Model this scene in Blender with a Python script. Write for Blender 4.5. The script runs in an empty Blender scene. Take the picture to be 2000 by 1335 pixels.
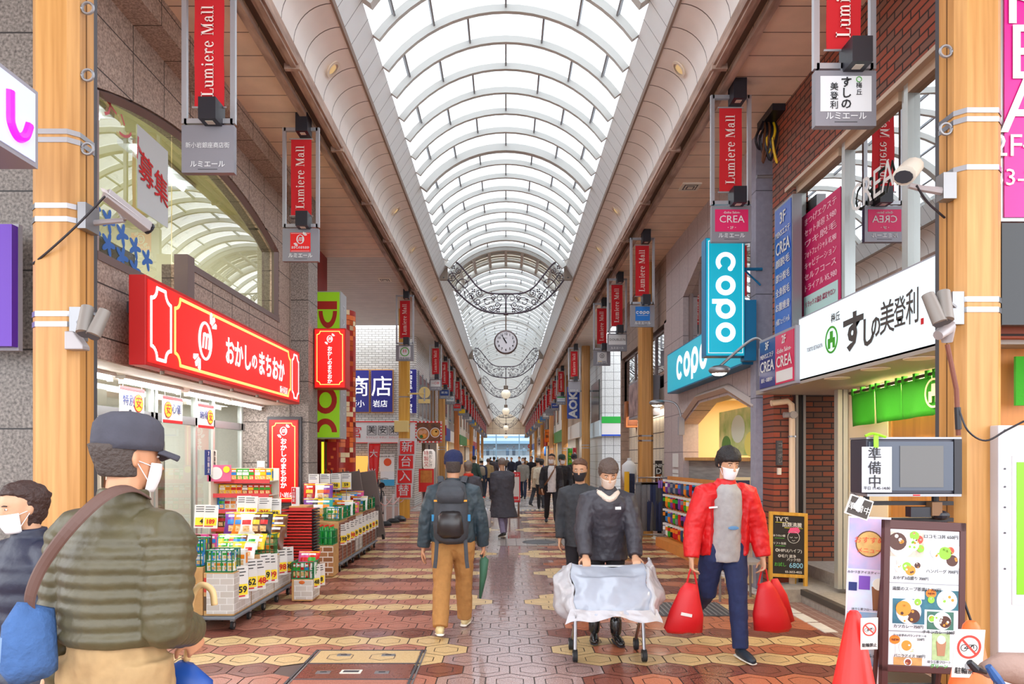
import bpy, math, random
from mathutils import Vector, Matrix
R=random.Random(7)
SC=bpy.context.scene; COL=SC.collection
# ---------- camera, sky, exposure ----------
F=1400.0; CX,CY=988.0,893.0; EYE=1.65
cam=bpy.data.cameras.new('camera'); cam.sensor_width=36; cam.lens=F/2000*36
cam.shift_x=(1000-CX)/2000; cam.shift_y=(CY-667.5)/2000; cam.clip_end=500; cam.clip_start=.05
camo=bpy.data.objects.new('camera',cam); COL.objects.link(camo)
camo.location=(0,0,EYE); camo.rotation_euler=(math.pi/2,0,0); SC.camera=camo
w=bpy.data.worlds.new('overcast_sky'); SC.world=w; w.use_nodes=True
nt=w.node_tree; bg=nt.nodes['Background']
tc=nt.nodes.new('ShaderNodeTexCoord'); nz=nt.nodes.new('ShaderNodeTexNoise'); nz.inputs['Scale'].default_value=2.2; nz.inputs['Detail'].default_value=5
cr=nt.nodes.new('ShaderNodeValToRGB'); cr.color_ramp.elements[0].color=(.80,.88,1,1); cr.color_ramp.elements[1].color=(1,1,1,1); cr.color_ramp.elements[0].position=.35; cr.color_ramp.elements[1].position=.65
nt.links.new(tc.outputs['Generated'],nz.inputs['Vector']); nt.links.new(nz.outputs['Fac'],cr.inputs['Fac']); nt.links.new(cr.outputs['Color'],bg.inputs['Color'])
bg.inputs['Strength'].default_value=2.3
vs=SC.view_settings; vs.view_transform='Standard'; vs.look='None'; vs.gamma=1; vs.use_curve_mapping=False; vs.exposure=1.0
SC.display_settings.display_device='sRGB'
cy=SC.cycles
cy.max_bounces=8; cy.diffuse_bounces=5; cy.glossy_bounces=3; cy.transmission_bounces=4; cy.transparent_max_bounces=12
cy.caustics_reflective=False; cy.caustics_refractive=False; cy.use_denoising=True; cy.sample_clamp_indirect=6
def area(name,loc,rot,sx,sy,power,col=(1,1,1)):
    l=bpy.data.lights.new(name,'AREA'); l.shape='RECTANGLE'; l.size=sx; l.size_y=sy; l.energy=power; l.color=col
    o=bpy.data.objects.new(name,l); COL.objects.link(o); o.location=loc; o.rotation_euler=rot; return o
# ---------- helpers ----------
def V(*a): return Vector(a)
def W(px,py,Y): return Vector(((px-CX)/F*Y, Y, EYE-(py-CY)/F*Y))
def onX(px,X): return X*F/(px-CX)
def lin(c):
    if isinstance(c,str):
        c=[int(c[i:i+2],16)/255 for i in (0,2,4)]
    return tuple((x/12.92 if x<=.04045 else ((x+.055)/1.055)**2.4) for x in c)+(1,)
MATS={}
def mat(name,c='808080',rough=.6,metal=0,noise=0,scale=8,bump=0,bscale=None,emit=0,spec=.5,stretch=None,c2=None,det=4,coat=0):
    if name in MATS: return MATS[name]
    m=bpy.data.materials.new(name); MATS[name]=m; m.use_nodes=True; n=m.node_tree; b=n.nodes['Principled BSDF']; L=n.links.new
    c=lin(c); b.inputs['Base Color'].default_value=c; b.inputs['Roughness'].default_value=rough; b.inputs['Metallic'].default_value=metal
    b.inputs['Specular IOR Level'].default_value=spec
    if coat: b.inputs['Coat Weight'].default_value=coat; b.inputs['Coat Roughness'].default_value=.1
    if noise or bump:
        t=n.nodes.new('ShaderNodeTexCoord'); vec=t.outputs['Object']
        if stretch:
            mp=n.nodes.new('ShaderNodeMapping'); mp.inputs['Scale'].default_value=stretch; L(vec,mp.inputs['Vector']); vec=mp.outputs['Vector']
    if noise:
        z=n.nodes.new('ShaderNodeTexNoise'); z.inputs['Scale'].default_value=scale; z.inputs['Detail'].default_value=det; L(vec,z.inputs['Vector'])
        r=n.nodes.new('ShaderNodeValToRGB'); r.color_ramp.elements[0].position=.3; r.color_ramp.elements[1].position=.7
        d=lin(c2) if c2 else tuple(x*(1-noise) for x in c[:3])+(1,)
        r.color_ramp.elements[0].color=d; r.color_ramp.elements[1].color=c if c2 else tuple(min(1,x*(1+noise*.5)) for x in c[:3])+(1,)
        L(z.outputs['Fac'],r.inputs['Fac']); L(r.outputs['Color'],b.inputs['Base Color'])
    if bump:
        z2=n.nodes.new('ShaderNodeTexNoise'); z2.inputs['Scale'].default_value=bscale or scale; z2.inputs['Detail'].default_value=3; L(vec,z2.inputs['Vector'])
        bp=n.nodes.new('ShaderNodeBump'); bp.inputs['Strength'].default_value=bump; bp.inputs['Distance'].default_value=.02
        L(z2.outputs['Fac'],bp.inputs['Height']); L(bp.outputs['Normal'],b.inputs['Normal'])
    if emit: b.inputs['Emission Color'].default_value=c; b.inputs['Emission Strength'].default_value=emit
    return m
def glassmat(name,tint='f0f6f6',trans=.93,rough=.02,refl=1.0):
    if name in MATS: return MATS[name]
    m=bpy.data.materials.new(name); MATS[name]=m; m.use_nodes=True; n=m.node_tree; n.nodes.clear(); L=n.links.new
    out=n.nodes.new('ShaderNodeOutputMaterial'); mx=n.nodes.new('ShaderNodeMixShader'); tr=n.nodes.new('ShaderNodeBsdfTransparent'); gl=n.nodes.new('ShaderNodeBsdfGlossy'); fr=n.nodes.new('ShaderNodeFresnel')
    tr.inputs['Color'].default_value=tuple(x*trans for x in lin(tint)[:3])+(1,); gl.inputs['Roughness'].default_value=rough; fr.inputs['IOR'].default_value=1.5
    ml=n.nodes.new('ShaderNodeMath'); ml.operation='MULTIPLY'; ml.inputs[1].default_value=refl; ml.use_clamp=True
    L(fr.outputs['Fac'],ml.inputs[0]); L(ml.outputs[0],mx.inputs['Fac']); L(tr.outputs[0],mx.inputs[1]); L(gl.outputs[0],mx.inputs[2]); L(mx.outputs[0],out.inputs['Surface'])
    return m
class MB:
    def __init__(s): s.v=[]; s.f=[]; s.m=[]; s.mats=[]
    def mi(s,m):
        if m not in s.mats: s.mats.append(m)
        return s.mats.index(m)
    def add(s,vs,fs,m):
        k=len(s.v); s.v.extend([tuple(v) for v in vs]); i=s.mi(m)
        for f in fs: s.f.append([a+k for a in f]); s.m.append(i)
        return s
    def box(s,x0,x1,y0,y1,z0,z1,m,M=None):
        vs=[Vector((x,y,z)) for z in (z0,z1) for y in (y0,y1) for x in (x0,x1)]
        if M: vs=[M@v for v in vs]
        return s.add(vs,[(0,2,3,1),(4,5,7,6),(0,1,5,4),(2,6,7,3),(0,4,6,2),(1,3,7,5)],m)
    def quad(s,a,b,c,d,m): return s.add([a,b,c,d],[(0,1,2,3)],m)
    def prism(s,poly,d,m,M=None,d0=0):
        n=len(poly); vs=[Vector((p[0],p[1],d0)) for p in poly]+[Vector((p[0],p[1],d)) for p in poly]
        if M: vs=[M@v for v in vs]
        return s.add(vs,[list(range(n))[::-1],list(range(n,2*n))]+[(i,(i+1)%n,(i+1)%n+n,i+n) for i in range(n)],m)
    def rings(s,rs,m,cap=True,closed=True):
        n=len(rs[0]); vs=[v for r in rs for v in r]; fs=[]
        for k in range(len(rs)-1):
            for i in range(n if closed else n-1):
                j=(i+1)%n; fs.append((k*n+i,k*n+j,(k+1)*n+j,(k+1)*n+i))
        if cap: fs+= [list(range(n))[::-1],[len(vs)-n+i for i in range(n)]]
        return s.add(vs,fs,m)
    def tube(s,pts,r,m,n=8,cap=True,side=None,closed=False):
        pts=[Vector(p) for p in pts]; K=len(pts); rs=[]
        sd=None
        for k,p in enumerate(pts):
            if closed: t=pts[(k+1)%K]-pts[k-1]
            else: t=pts[min(k+1,K-1)]-pts[max(k-1,0)]
            if t.length<1e-9: t=Vector((0,0,1))
            t.normalize()
            if sd is None: sd=Vector(side) if side else (Vector((1,0,0)) if abs(t.x)<.8 else Vector((0,1,0)))
            if side: sd=Vector(side)
            a=(sd-t*sd.dot(t))
            if a.length<1e-4: a=t.orthogonal()
            a.normalize(); sd=a; b=t.cross(a)
            q=r[k] if isinstance(r,(list,tuple)) else r
            ra,rb=q if isinstance(q,(list,tuple)) else (q,q)
            rs.append([p+a*ra*math.cos(2*math.pi*i/n)+b*rb*math.sin(2*math.pi*i/n) for i in range(n)])
        if closed: rs.append(rs[0]); cap=False
        return s.rings(rs,m,cap)
    def lathe(s,prof,m,n=16,M=None,cap=True):
        rs=[[Vector((r*math.cos(2*math.pi*i/n),r*math.sin(2*math.pi*i/n),z)) for i in range(n)] for r,z in prof]
        if M: rs=[[M@v for v in r] for r in rs]
        return s.rings(rs,m,cap)
    def sph(s,c,r,m,n=12,k=8,M=None):
        c=Vector(c); r=r if isinstance(r,(list,tuple)) else (r,r,r)
        rs=[]
        for j in range(k+1):
            th=math.pi*(j/k*.998+.001)
            q=[Vector((r[0]*math.sin(th)*math.cos(2*math.pi*i/n),r[1]*math.sin(th)*math.sin(2*math.pi*i/n),-r[2]*math.cos(th))) for i in range(n)]
            if M: q=[M@v for v in q]
            rs.append([c+v for v in q])
        return s.rings(rs,m)
    def grid(s,fn,nu,nv,m):
        vs=[fn(i/nu,j/nv) for j in range(nv+1) for i in range(nu+1)]
        return s.add(vs,[(j*(nu+1)+i,j*(nu+1)+i+1,(j+1)*(nu+1)+i+1,(j+1)*(nu+1)+i) for j in range(nv) for i in range(nu)],m)
    def build(s,name,parent=None,smooth=0,bevel=0,solid=0,remesh=0,disp=0,dscale=.1,sub=0):
        me=bpy.data.meshes.new(name); me.from_pydata(s.v,[],s.f)
        for m in s.mats: me.materials.append(m)
        me.polygons.foreach_set('material_index',s.m)
        o=bpy.data.objects.new(name,me); COL.objects.link(o)
        if smooth:
            me.polygons.foreach_set('use_smooth',[True]*len(me.polygons))
            if smooth<180: me.set_sharp_from_angle(angle=math.radians(smooth))
        if remesh:
            d=o.modifiers.new('remesh','REMESH'); d.mode='VOXEL'; d.voxel_size=remesh; d.use_smooth_shade=True
            q=o.modifiers.new('relax','SMOOTH'); q.iterations=3; q.factor=.5
        if sub: q=o.modifiers.new('sub','SUBSURF'); q.levels=sub; q.render_levels=sub
        if disp:
            key='wr%g'%dscale; t=bpy.data.textures.get(key) or bpy.data.textures.new(key,'CLOUDS'); t.noise_scale=dscale; t.noise_depth=2
            d=o.modifiers.new('wrinkle','DISPLACE'); d.texture=t; d.strength=disp; d.mid_level=.5; d.texture_coords='LOCAL'
        if solid: q=o.modifiers.new('thick','SOLIDIFY'); q.thickness=solid; q.offset=0
        if bevel: q=o.modifiers.new('edge','BEVEL'); q.width=bevel; q.segments=2; q.limit_method='ANGLE'; q.angle_limit=.6
        if parent is not None:
            o.parent=parent
            o.matrix_parent_inverse=Matrix.Translation(-parent.location) if parent.type=='EMPTY' else Matrix()
        return o
def tag(o,label,cat,group=None,kind=None):
    o['label']=label; o['category']=cat
    if group: o['group']=group
    if kind: o['kind']=kind
    return o
def thing(name,label,cat,loc=(0,0,0),group=None,kind=None):
    o=bpy.data.objects.new(name,None); COL.objects.link(o); o.location=loc; o.empty_display_size=.1
    return tag(o,label,cat,group,kind)
def solo(mb,name,label,cat,group=None,kind=None,**k): return tag(mb.build(name,**k),label,cat,group,kind)
def struct(mb,name,**k):
    o=mb.build(name,**k)
    if not k.get('parent'): o['kind']='structure'
    return o
KIDS={}
def dup(root,loc=None,label=None,rz=None,scale=None,group=None):
    def cp(o,par):
        c=o.copy(); COL.objects.link(c); c.parent=par
        if o in KIDS: ch=KIDS[o]
        else: ch=KIDS[o]=list(o.children)
        for x in ch: cp(x,c)
        return c
    r=cp(root,None)
    if loc is not None: r.location=loc
    if rz is not None: r.rotation_euler=(0,0,rz)
    if scale is not None: r.scale=(scale,)*3 if not isinstance(scale,(tuple,list)) else scale
    if label: r['label']=label
    if group: r['group']=group
    return r
TXT=[]
def T(parent,s,o,ux,uy,size,m,al='CENTER',name='lettering',bold=0,width=None,vert=False,sx=1,gap=1.08,lift=.003):
    """writing on a sign: origin o, ux reading direction, uy up; vert stacks the characters"""
    ux=Vector(ux).normalized(); uy=Vector(uy).normalized(); o=Vector(o)
    if vert:
        for i,ch in enumerate(s):
            if ch==' ': continue
            T(parent,ch,o-uy*(i*size*gap),ux,uy,size,m,'CENTER',name,bold,None,False,sx,1,lift)
        return
    if any(ord(q)>0x3400 for q in s): bold=min(bold,.004)
    c=bpy.data.curves.new('t','FONT'); c.body=s; c.size=size; c.align_x=al; c.align_y='CENTER'; c.offset=bold*size; c.extrude=lift*.3; c.resolution_u=2
    ob=bpy.data.objects.new('t',c); COL.objects.link(ob)
    uz=ux.cross(uy)
    M=Matrix((ux*sx,uy,uz)).transposed().to_4x4(); M.translation=o+uz*lift
    TXT.append((parent,name,m,ob,M,width))
def finish_text():
    bpy.context.view_layer.update(); dg=bpy.context.evaluated_depsgraph_get(); acc={}
    for parent,name,m,ob,M,width in TXT:
        me=ob.evaluated_get(dg).to_mesh(); mb=acc.setdefault((parent.name,name),(MB(),parent))[0]
        vs=[v.co.copy() for v in me.vertices]
        if width and vs:
            a=min(v.x for v in vs); b=max(v.x for v in vs); k=width/max(b-a,1e-6); vs=[Vector((v.x*k,v.y,v.z)) for v in vs]
        mb.add([M@v for v in vs],[tuple(p.vertices) for p in me.polygons],m)
        ob.evaluated_get(dg).to_mesh_clear()
    for _,_,_,ob,_,_ in TXT:
        c=ob.data; bpy.data.objects.remove(ob); bpy.data.curves.remove(c)
    TXT.clear(); out={}
    for (pn,name),(mb,parent) in acc.items(): out[(pn,name)]=mb.build(name,parent)
    return out
def ring(r0,r1,a0=0,a1=360,n=24,cx=0,cy=0,kx=1):
    A=[math.radians(a0+(a1-a0)*i/n) for i in range(n+1)]
    return [(cx+kx*r1*math.cos(a),cy+r1*math.sin(a)) for a in A]+[(cx+kx*r0*math.cos(a),cy+r0*math.sin(a)) for a in reversed(A)]
def disc(r,n=24,cx=0,cy=0,kx=1): return [(cx+kx*r*math.cos(2*math.pi*i/n),cy+r*math.sin(2*math.pi*i/n)) for i in range(n)]
def frame(o,ux,uy):
    ux=Vector(ux).normalized(); uy=Vector(uy).normalized(); M=Matrix((ux,uy,ux.cross(uy))).transposed().to_4x4(); M.translation=Vector(o); return M
# ---------- shared materials ----------
wood=mat('honey_wood','d09a58',.45,noise=.35,scale=3,stretch=(9,9,.35),c2='b27c3c',bump=.05)
wood2=mat('amber_wood','e2b04c',.45,noise=.3,scale=3,stretch=(9,9,.35),c2='cf962f')
wood3=mat('orange_wood','d98a4e',.45,noise=.3,scale=3,stretch=(9,9,.35),c2='c87438')
steel=mat('brushed_steel','a9a9ad',.28,1); zinc=mat('galvanised','9a9a9c',.45,.8); grey=mat('painted_grey','98959c',.5); dkgrey=mat('dark_grey','4a4a4e',.5)
white=mat('white_paint','dcdcdc',.5); offw=mat('ivory','e9e2d2',.5); black=mat('black_plastic','1c1a22',.4); blackm=mat('black_metal','241f20',.45,.3); rubber=mat('rubber','1b1b1d',.7)
red=mat('sign_red','e01412',.4); cloth_red=mat('cloth_red','c4161f',.8); card=mat('cardboard','c79a62',.85,noise=.15,scale=12); paper=mat('paper','dddbd6',.7)
ink=mat('ink','1d1c20',.6); redink=mat('red_ink','c9161c',.6); blueink=mat('blue_ink','20306e',.6); yel=mat('bright_yellow','f4c81c',.5); greenp=mat('vivid_green','3fa51c',.5); pink=mat('hot_pink','d8195e',.5); orange=mat('orange','ee7d1c',.5)
lampw=mat('lamp_white','fff6e4',.5,emit=4); tubew=mat('tube_white','ffffff',.5,emit=9)
def seam_mat(name,c,axes,line='3a3430',noise=.2,scale=30,rough=.6,c2=None,spec=.4,bump=0):
    m=mat(name,c,rough,noise=noise,scale=scale,c2=c2,spec=spec,bump=bump); n=m.node_tree; L=n.links.new; b=n.nodes['Principled BSDF']
    tc=n.nodes.new('ShaderNodeTexCoord'); sp=n.nodes.new('ShaderNodeSeparateXYZ'); L(tc.outputs['Object'],sp.inputs[0]); acc=None
    for ax,per,off,wd in axes:
        a=n.nodes.new('ShaderNodeMath'); a.operation='ADD'; a.inputs[1].default_value=-off+wd/2; L(sp.outputs[ax],a.inputs[0])
        f=n.nodes.new('ShaderNodeMath'); f.operation='FLOORED_MODULO'; f.inputs[1].default_value=per; L(a.outputs[0],f.inputs[0])
        l=n.nodes.new('ShaderNodeMath'); l.operation='LESS_THAN'; l.inputs[1].default_value=wd; L(f.outputs[0],l.inputs[0])
        if acc is None: acc=l.outputs[0]
        else:
            x=n.nodes.new('ShaderNodeMath'); x.operation='MAXIMUM'; L(acc,x.inputs[0]); L(l.outputs[0],x.inputs[1]); acc=x.outputs[0]
    mx=n.nodes.new('ShaderNodeMix'); mx.data_type='RGBA'; src=b.inputs['Base Color']
    if src.links: L(src.links[0].from_socket,mx.inputs[6])
    else: mx.inputs[6].default_value=src.default_value
    mx.inputs[7].default_value=lin(line); L(acc,mx.inputs[0]); L(mx.outputs[2],src); return m
def brick_mat(name,cols,mortar,bw,bh,plane,offs=.5,ms=.008,rough=.7,bias=0,noise=.25):
    """running bond bricks laid in a plane: 'YZ' or 'XZ'"""
    m=mat(name,cols[0],rough); n=m.node_tree; L=n.links.new; b=n.nodes['Principled BSDF']
    tc=n.nodes.new('ShaderNodeTexCoord'); sp=n.nodes.new('ShaderNodeSeparateXYZ'); cb=n.nodes.new('ShaderNodeCombineXYZ'); L(tc.outputs['Object'],sp.inputs[0])
    L(sp.outputs[plane[0]],cb.inputs['X']); L(sp.outputs[plane[1]],cb.inputs['Y'])
    br=n.nodes.new('ShaderNodeTexBrick'); br.offset=offs; L(cb.outputs[0],br.inputs['Vector'])
    br.inputs['Scale'].default_value=1; br.inputs['Brick Width'].default_value=bw; br.inputs['Row Height'].default_value=bh; br.inputs['Mortar Size'].default_value=ms; br.inputs['Mortar Smooth'].default_value=.1; br.inputs['Bias'].default_value=bias
    br.inputs['Color1'].default_value=lin(cols[0]); br.inputs['Color2'].default_value=lin(cols[1]); br.inputs['Mortar'].default_value=lin(mortar)
    L(br.outputs['Color'],b.inputs['Base Color'])
    bp=n.nodes.new('ShaderNodeBump'); bp.inputs['Strength'].default_value=.5; bp.inputs['Distance'].default_value=.006; bp.invert=True; L(br.outputs['Fac'],bp.inputs['Height']); L(bp.outputs['Normal'],b.inputs['Normal'])
    return m
granite=seam_mat('speckled_granite','c4ae9f',[('Z',.43,.48,.012),('Y',.57,.04,.012)],'3b332f',c2='7d6a60',scale=55,rough=.55)
granite2=seam_mat('granite_facing','b8aaa0',[('Z',.62,.33,.012)],'3b332f',c2='625a55',scale=55,rough=.55)
grey_granite=seam_mat('grey_granite','938b83',[('Z',.55,.2,.012)],'2d2a28',c2='4d4742',scale=50,rough=.5)
soffit=seam_mat('soffit_panels','f0d6bd',[('Y',.396,.1,.012)],'4a382c',noise=.12,scale=3,rough=.42)
soffit2=seam_mat('pale_soffit','cfc6bb',[('Y',.2,.1,.014)],'6a6058',noise=.1,scale=3,rough=.4)
covem=seam_mat('cove_panels','f2ece6',[('Y',.396,.1,.014)],'5d5148',noise=.05,scale=3,rough=.35)
bandm=seam_mat('band_panels','edf2f3',[('Y',.33,.1,.01)],'6d7274',noise=.04,scale=3,rough=.4)
beamm=mat('gutter_beam','c6aa98',.5,noise=.35,scale=4,stretch=(3,.6,3),c2='8b6f60'); ribm=mat('rib_paint','c9c9c3',.45); darkgap=mat('dark_gap','6a574c',.7)
whitetile=brick_mat('white_glazed_tile',('cdcbc6','bebbb4'),'77746f',.23,.075,'XZ',rough=.25)
whitetileY=brick_mat('white_glazed_tile_side',('dddad5','cfcbc3'),'85827d',.23,.075,'YZ',rough=.25)
redbrickY=brick_mat('red_brick_facade',('a5492f','7d5545'),'2a1c18',.236,.07,'YZ',bias=.1)
redbrickX=brick_mat('red_brick_pier',('a5462c','7d4a38'),'3a2824',.236,.07,'XZ')
brownbrick=brick_mat('brown_brick',('a04a22','6e4a35'),'2c2019',.236,.07,'XZ',bias=.15)
copostone=seam_mat('pink_concrete','b9aaa8',[('Y',.62,.2,.01),('Z',.7,.35,.01)],'5d5354',noise=.12,scale=20)
vaultglass=glassmat('vault_glazing','f3f7fb',.95,.05,.6); shopglass=glassmat('shop_glass','eef4f2',.93); tintglass=glassmat('window_glass','dcebea',.78,.01,2.6)
# ---------- floor ----------
def wet(name,c,c2,r0,r1,scale=70):
    m=mat(name,c,r0,noise=.3,scale=scale,c2=c2,spec=.5); n=m.node_tree; b=n.nodes['Principled BSDF']; L=n.links.new
    tc=n.nodes.new('ShaderNodeTexCoord'); z=n.nodes.new('ShaderNodeTexNoise'); z.inputs['Scale'].default_value=1.1; z.inputs['Detail'].default_value=4; L(tc.outputs['Object'],z.inputs[0])
    mr=n.nodes.new('ShaderNodeMapRange'); mr.inputs[1].default_value=.35; mr.inputs[2].default_value=.65; mr.inputs[3].default_value=r0; mr.inputs[4].default_value=r1; L(z.outputs['Fac'],mr.inputs[0]); L(mr.outputs[0],b.inputs['Roughness'])
    z3=n.nodes.new('ShaderNodeTexNoise'); z3.inputs['Scale'].default_value=9; L(tc.outputs['Object'],z3.inputs[0])
    bp=n.nodes.new('ShaderNodeBump'); bp.inputs['Strength'].default_value=.08; bp.inputs['Distance'].default_value=.02; L(z3.outputs['Fac'],bp.inputs['Height']); L(bp.outputs['Normal'],b.inputs['Normal']); return m
f_cream=wet('cream_paver','dcbf8c','c9a672',.28,.5); f_dark=wet('dark_brown_paver','5e2f27','94594a',.16,.42,90); f_salm=wet('salmon_paver','9a5a48','c2836e',.22,.5,90); f_oran=wet('orange_paver','a2553a','c67f5e',.18,.45,90); f_mid=wet('reflection_toned_paver','8a6a64','b89e9a',.05,.16,90)  # centre strip: paler, greyer colour imitates the bright roof's reflection
grout=mat('grout','5a4a44',.5); f_grey=wet('grey_sett','9a9089','b9b0aa',.15,.4); 
m=MB(); m.box(-30,30,-8,140,-.25,-.006,grout); struct(m,'floor')
HW,HP=.362,.2914
def hexpoly(cx,cy,k,z=0.0):
    w=HW/2*k; h=HP*2/3*k; s=h/2
    return [(cx+x,cy+y,z) for x,y in ((0,-h),(w,-s),(w,s),(0,h),(-w,s),(-w,-s))]
m=MB()
for row in range(-16,296):
    y=5.87+row*HP; t=row%7
    for i in range(-9,10):
        x=i*HW+(row%2)*HW/2+.03
        if not -3.1<x<3.15: continue
        ccrm=.62 if t==0 or t==2 else .55
        mt=f_mid if abs(x-.05)<.58 else None
        if t in (0,2) and abs(x-.05)>.5: mt=f_cream
        elif t==1 and .33<abs(x-.05)<.62: mt=f_cream
        if mt is None:
            mt=f_dark if t in (3,6) else (f_oran if x>0 else f_salm)
            if R.random()<.15: mt=f_dark if x>0 else f_salm
        elif mt is f_mid and abs(x)>.4 and R.random()<.45: mt=f_dark
        if 22<y<30: mt=f_grey
        if -1.62<x<-.7 and 5.1<y<6.14: continue
        o=hexpoly(x,y,.972)
        if y<26:
            a=hexpoly(x,y,.57); b=hexpoly(x,y,.53)
            m.add(o+a,[(q,(q+1)%6,(q+1)%6+6,q+6) for q in range(6)],mt); m.add(b,[range(6)],mt)
        else: m.add(o,[range(6)],mt)
struct(m,'floor_hexagon_paving')
sideb=seam_mat('side_paving','8d6a60',[('X',.1,.0,.006),('Y',.2,.05,.006)],'b9a79c',noise=.2,scale=20)
m=MB()
for x0,x1 in ((-12,-3.0),(3.05,12)): m.box(x0,x1,-4,130,-.2,.004,sideb)
struct(m,'floor_side_paving')
m=MB(); wl=mat('white_stone','dcd8d0',.5,noise=.1)
for k in range(22): m.box(3.0,3.13,6.75+k*.42,7.13+k*.42,-.02,.008,wl)
struct(m,'trim_1')
# access hatch, drain, manhole
t=thing('access_hatch','paver filled metal access hatch set in the floor left of centre','hatch',(-1.16,5.6,0))
m=MB()
for x in (-1.62,-.72): m.box(x,x+.018,5.0,6.14,0,.006,dkgrey); m.box(x+.03,x+.042,5.0,6.14,0,.006,zinc)
for y in (6.12,5.73,5.32): m.box(-1.62,-.68,y,y+.014,0,.006,dkgrey)
m.build('hatch_frame',t)
for (y0,y1,c) in ((5.745,6.12,f_cream),(5.334,5.73,f_dark),(5.0,5.32,f_salm)):
    m=MB(); m.box(-1.59,-.73,y0,y1,-.02,.002,c)
    for x in (-1.37,-1.02):
        if c is f_cream: m.add(hexpoly(x,(y0+y1)/2,.57,.003)+hexpoly(x,(y0+y1)/2,.53,.003),[(q,(q+1)%6,(q+1)%6+6,q+6) for q in range(6)],grout)
    m.build('cover_panel',t)
for x,y in ((-1.35,5.98),(-.98,5.98),(-1.4,5.5),(-.95,5.5)):
    m=MB(); m.box(x-.055,x+.055,y-.03,y+.03,0,.006,zinc); m.box(x-.025,x+.025,y-.008,y+.008,.005,.008,black); m.build('lifting_plate',t)
m=MB(); m.box(-1.27,-1.11,5.47,5.56,0,.006,offw); m.box(-1.25,-1.13,5.49,5.54,.004,.008,dkgrey); m.build('name_plate',t)
m=MB(); m.box(1.62,2.4,7.45,8.15,-.02,.006,dkgrey)
for k in range(14): m.box(1.64+k*.055,1.66+k*.055,7.47,8.13,.0,.012,zinc)
solo(m,'drain_grating','grey steel drain grating in the pavement by the red bag','grating')
m=MB(); m.lathe([(.33,0),(.33,.008),(.3,.008),(.3,.005),(.2,.009),(.19,.005),(0.1,.009),(.001,.009)],dkgrey,28,Matrix.Translation((.65,13.97,0))); solo(m,'manhole_cover','round dark manhole cover in the grey paving strip','manhole cover')
m=MB(); sett=seam_mat('grey_setts','a79d96',[('X',.2,0,.01),('Y',.2,0,.01)],'5e5650',noise=.15,scale=20,rough=.25); m.box(-.15,1.5,13.4,14.6,-.02,.003,sett); struct(m,'floor_sett_strip')
m=MB(); tact=mat('tactile_yellow','d9c59a',.5)
for yy in (20.5,22.3,29.2):
    for k in range(30): m.box(-2.2+k*.15,-2.13+k*.15,yy,yy+.28,-.01,.012,tact)
struct(m,'trim_2')
# ---------- arcade roof ----------
Z0=EYE; YA,YB=-2.5,92.0
for s,nm in ((-1,'left'),(1,'right')):
    m=MB(); so=soffit
    if s<0:
        m.box(-7,-2.36,YA,14.5,Z0+4.05,Z0+4.15,soffit); m.box(-3.3,-2.36,14.5,YB,Z0+4.05,Z0+4.15,soffit2); m.box(-7,-3.3,14.5,22,Z0+4.05,Z0+4.15,soffit2)
    else: m.box(2.36,5.5,YA,20,Z0+4.05,Z0+4.15,soffit); m.box(2.36,3.3,20,YB,Z0+4.05,Z0+4.15,soffit2)
    struct(m,'ceiling_'+nm)
    m=MB(); a,b=sorted((s*2.14,s*2.26)); m.box(a,b,YA,YB,Z0+4.05,Z0+4.2,beamm)
    a,b=sorted((s*2.165,s*2.215)); m.box(a,b,YA,YB,Z0+4.02,Z0+4.05,beamm)
    a,b=sorted((s*2.26,s*2.36)); m.box(a,b,YA,YB,Z0+4.12,Z0+4.2,darkgap)
    a,b=sorted((s*2.34,s*2.42)); m.box(a,b,YA,YB,Z0+4.0,Z0+4.06,beamm)
    y=YA
    while y<YB:
        a,b=sorted((s*2.13,s*2.29)); m.box(a,b,y,y+.05,Z0+4.01,Z0+4.07,beamm); y+=1.98
    struct(m,'trim_gutter_'+nm)
    m=MB(); P=[(2.14-.39*(1-math.cos(q)),4.185+.391*math.sin(q)) for q in [math.pi/2*i/10 for i in range(11)]]
    pr=[(s*x,Z0+z) for x,z in P]
    m.grid(lambda u,v:Vector((pr[round(u*10)][0],YA+(YB-YA)*v,pr[round(u*10)][1])),10,1,covem); struct(m,'ceiling_cove_'+nm,smooth=180)
    m=MB(); edge=mat('edge_trim','8d7768',.5); m.prism([(s*1.76,Z0+4.56),(s*1.735,Z0+4.56),(s*1.72,Z0+4.60),(s*1.76,Z0+4.6)],YB,edge,Matrix(((1,0,0,0),(0,0,1,0),(0,1,0,0),(0,0,0,1))),YA)
    q=[(s*1.745,Z0+4.59),(s*1.543,Z0+4.9),(s*1.60,Z0+4.92),(s*1.82,Z0+4.6)]
    m.prism(q,YB,bandm,Matrix(((1,0,0,0),(0,0,1,0),(0,1,0,0),(0,0,0,1))),YA); struct(m,'ceiling_band_'+nm)
    m=MB(); a,b=sorted((s*1.6,s*2.5)); m.box(a,b,YA,YB,Z0+4.92,Z0+5.0,ribm); a,b=sorted((s*2.2,s*2.5)); m.box(a,b,YA,YB,Z0+4.2,Z0+4.95,ribm); struct(m,'ceiling_eaves_'+nm)
RR=(1.543**2+.78**2)/(2*.78); ZC=Z0+4.9+.78-RR; A0=math.asin(1.543/RR)
def varc(a,r,y): return Vector((r*math.sin(a),y,ZC+r*math.cos(a)))
def rib(m,y,w,d,mt=ribm,n=20):
    m.rings([[varc(A0*(2*i/n-1),r,yy) for r,yy in ((RR,y-w/2),(RR,y+w/2),(RR-d,y+w/2),(RR-d,y-w/2))] for i in range(n+1)],mt)
m=MB(); y=-2.33; k=0; mul=mat('mullion_grey','8f9296',.5)
bigs=[]; RIBY=[]
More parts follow.
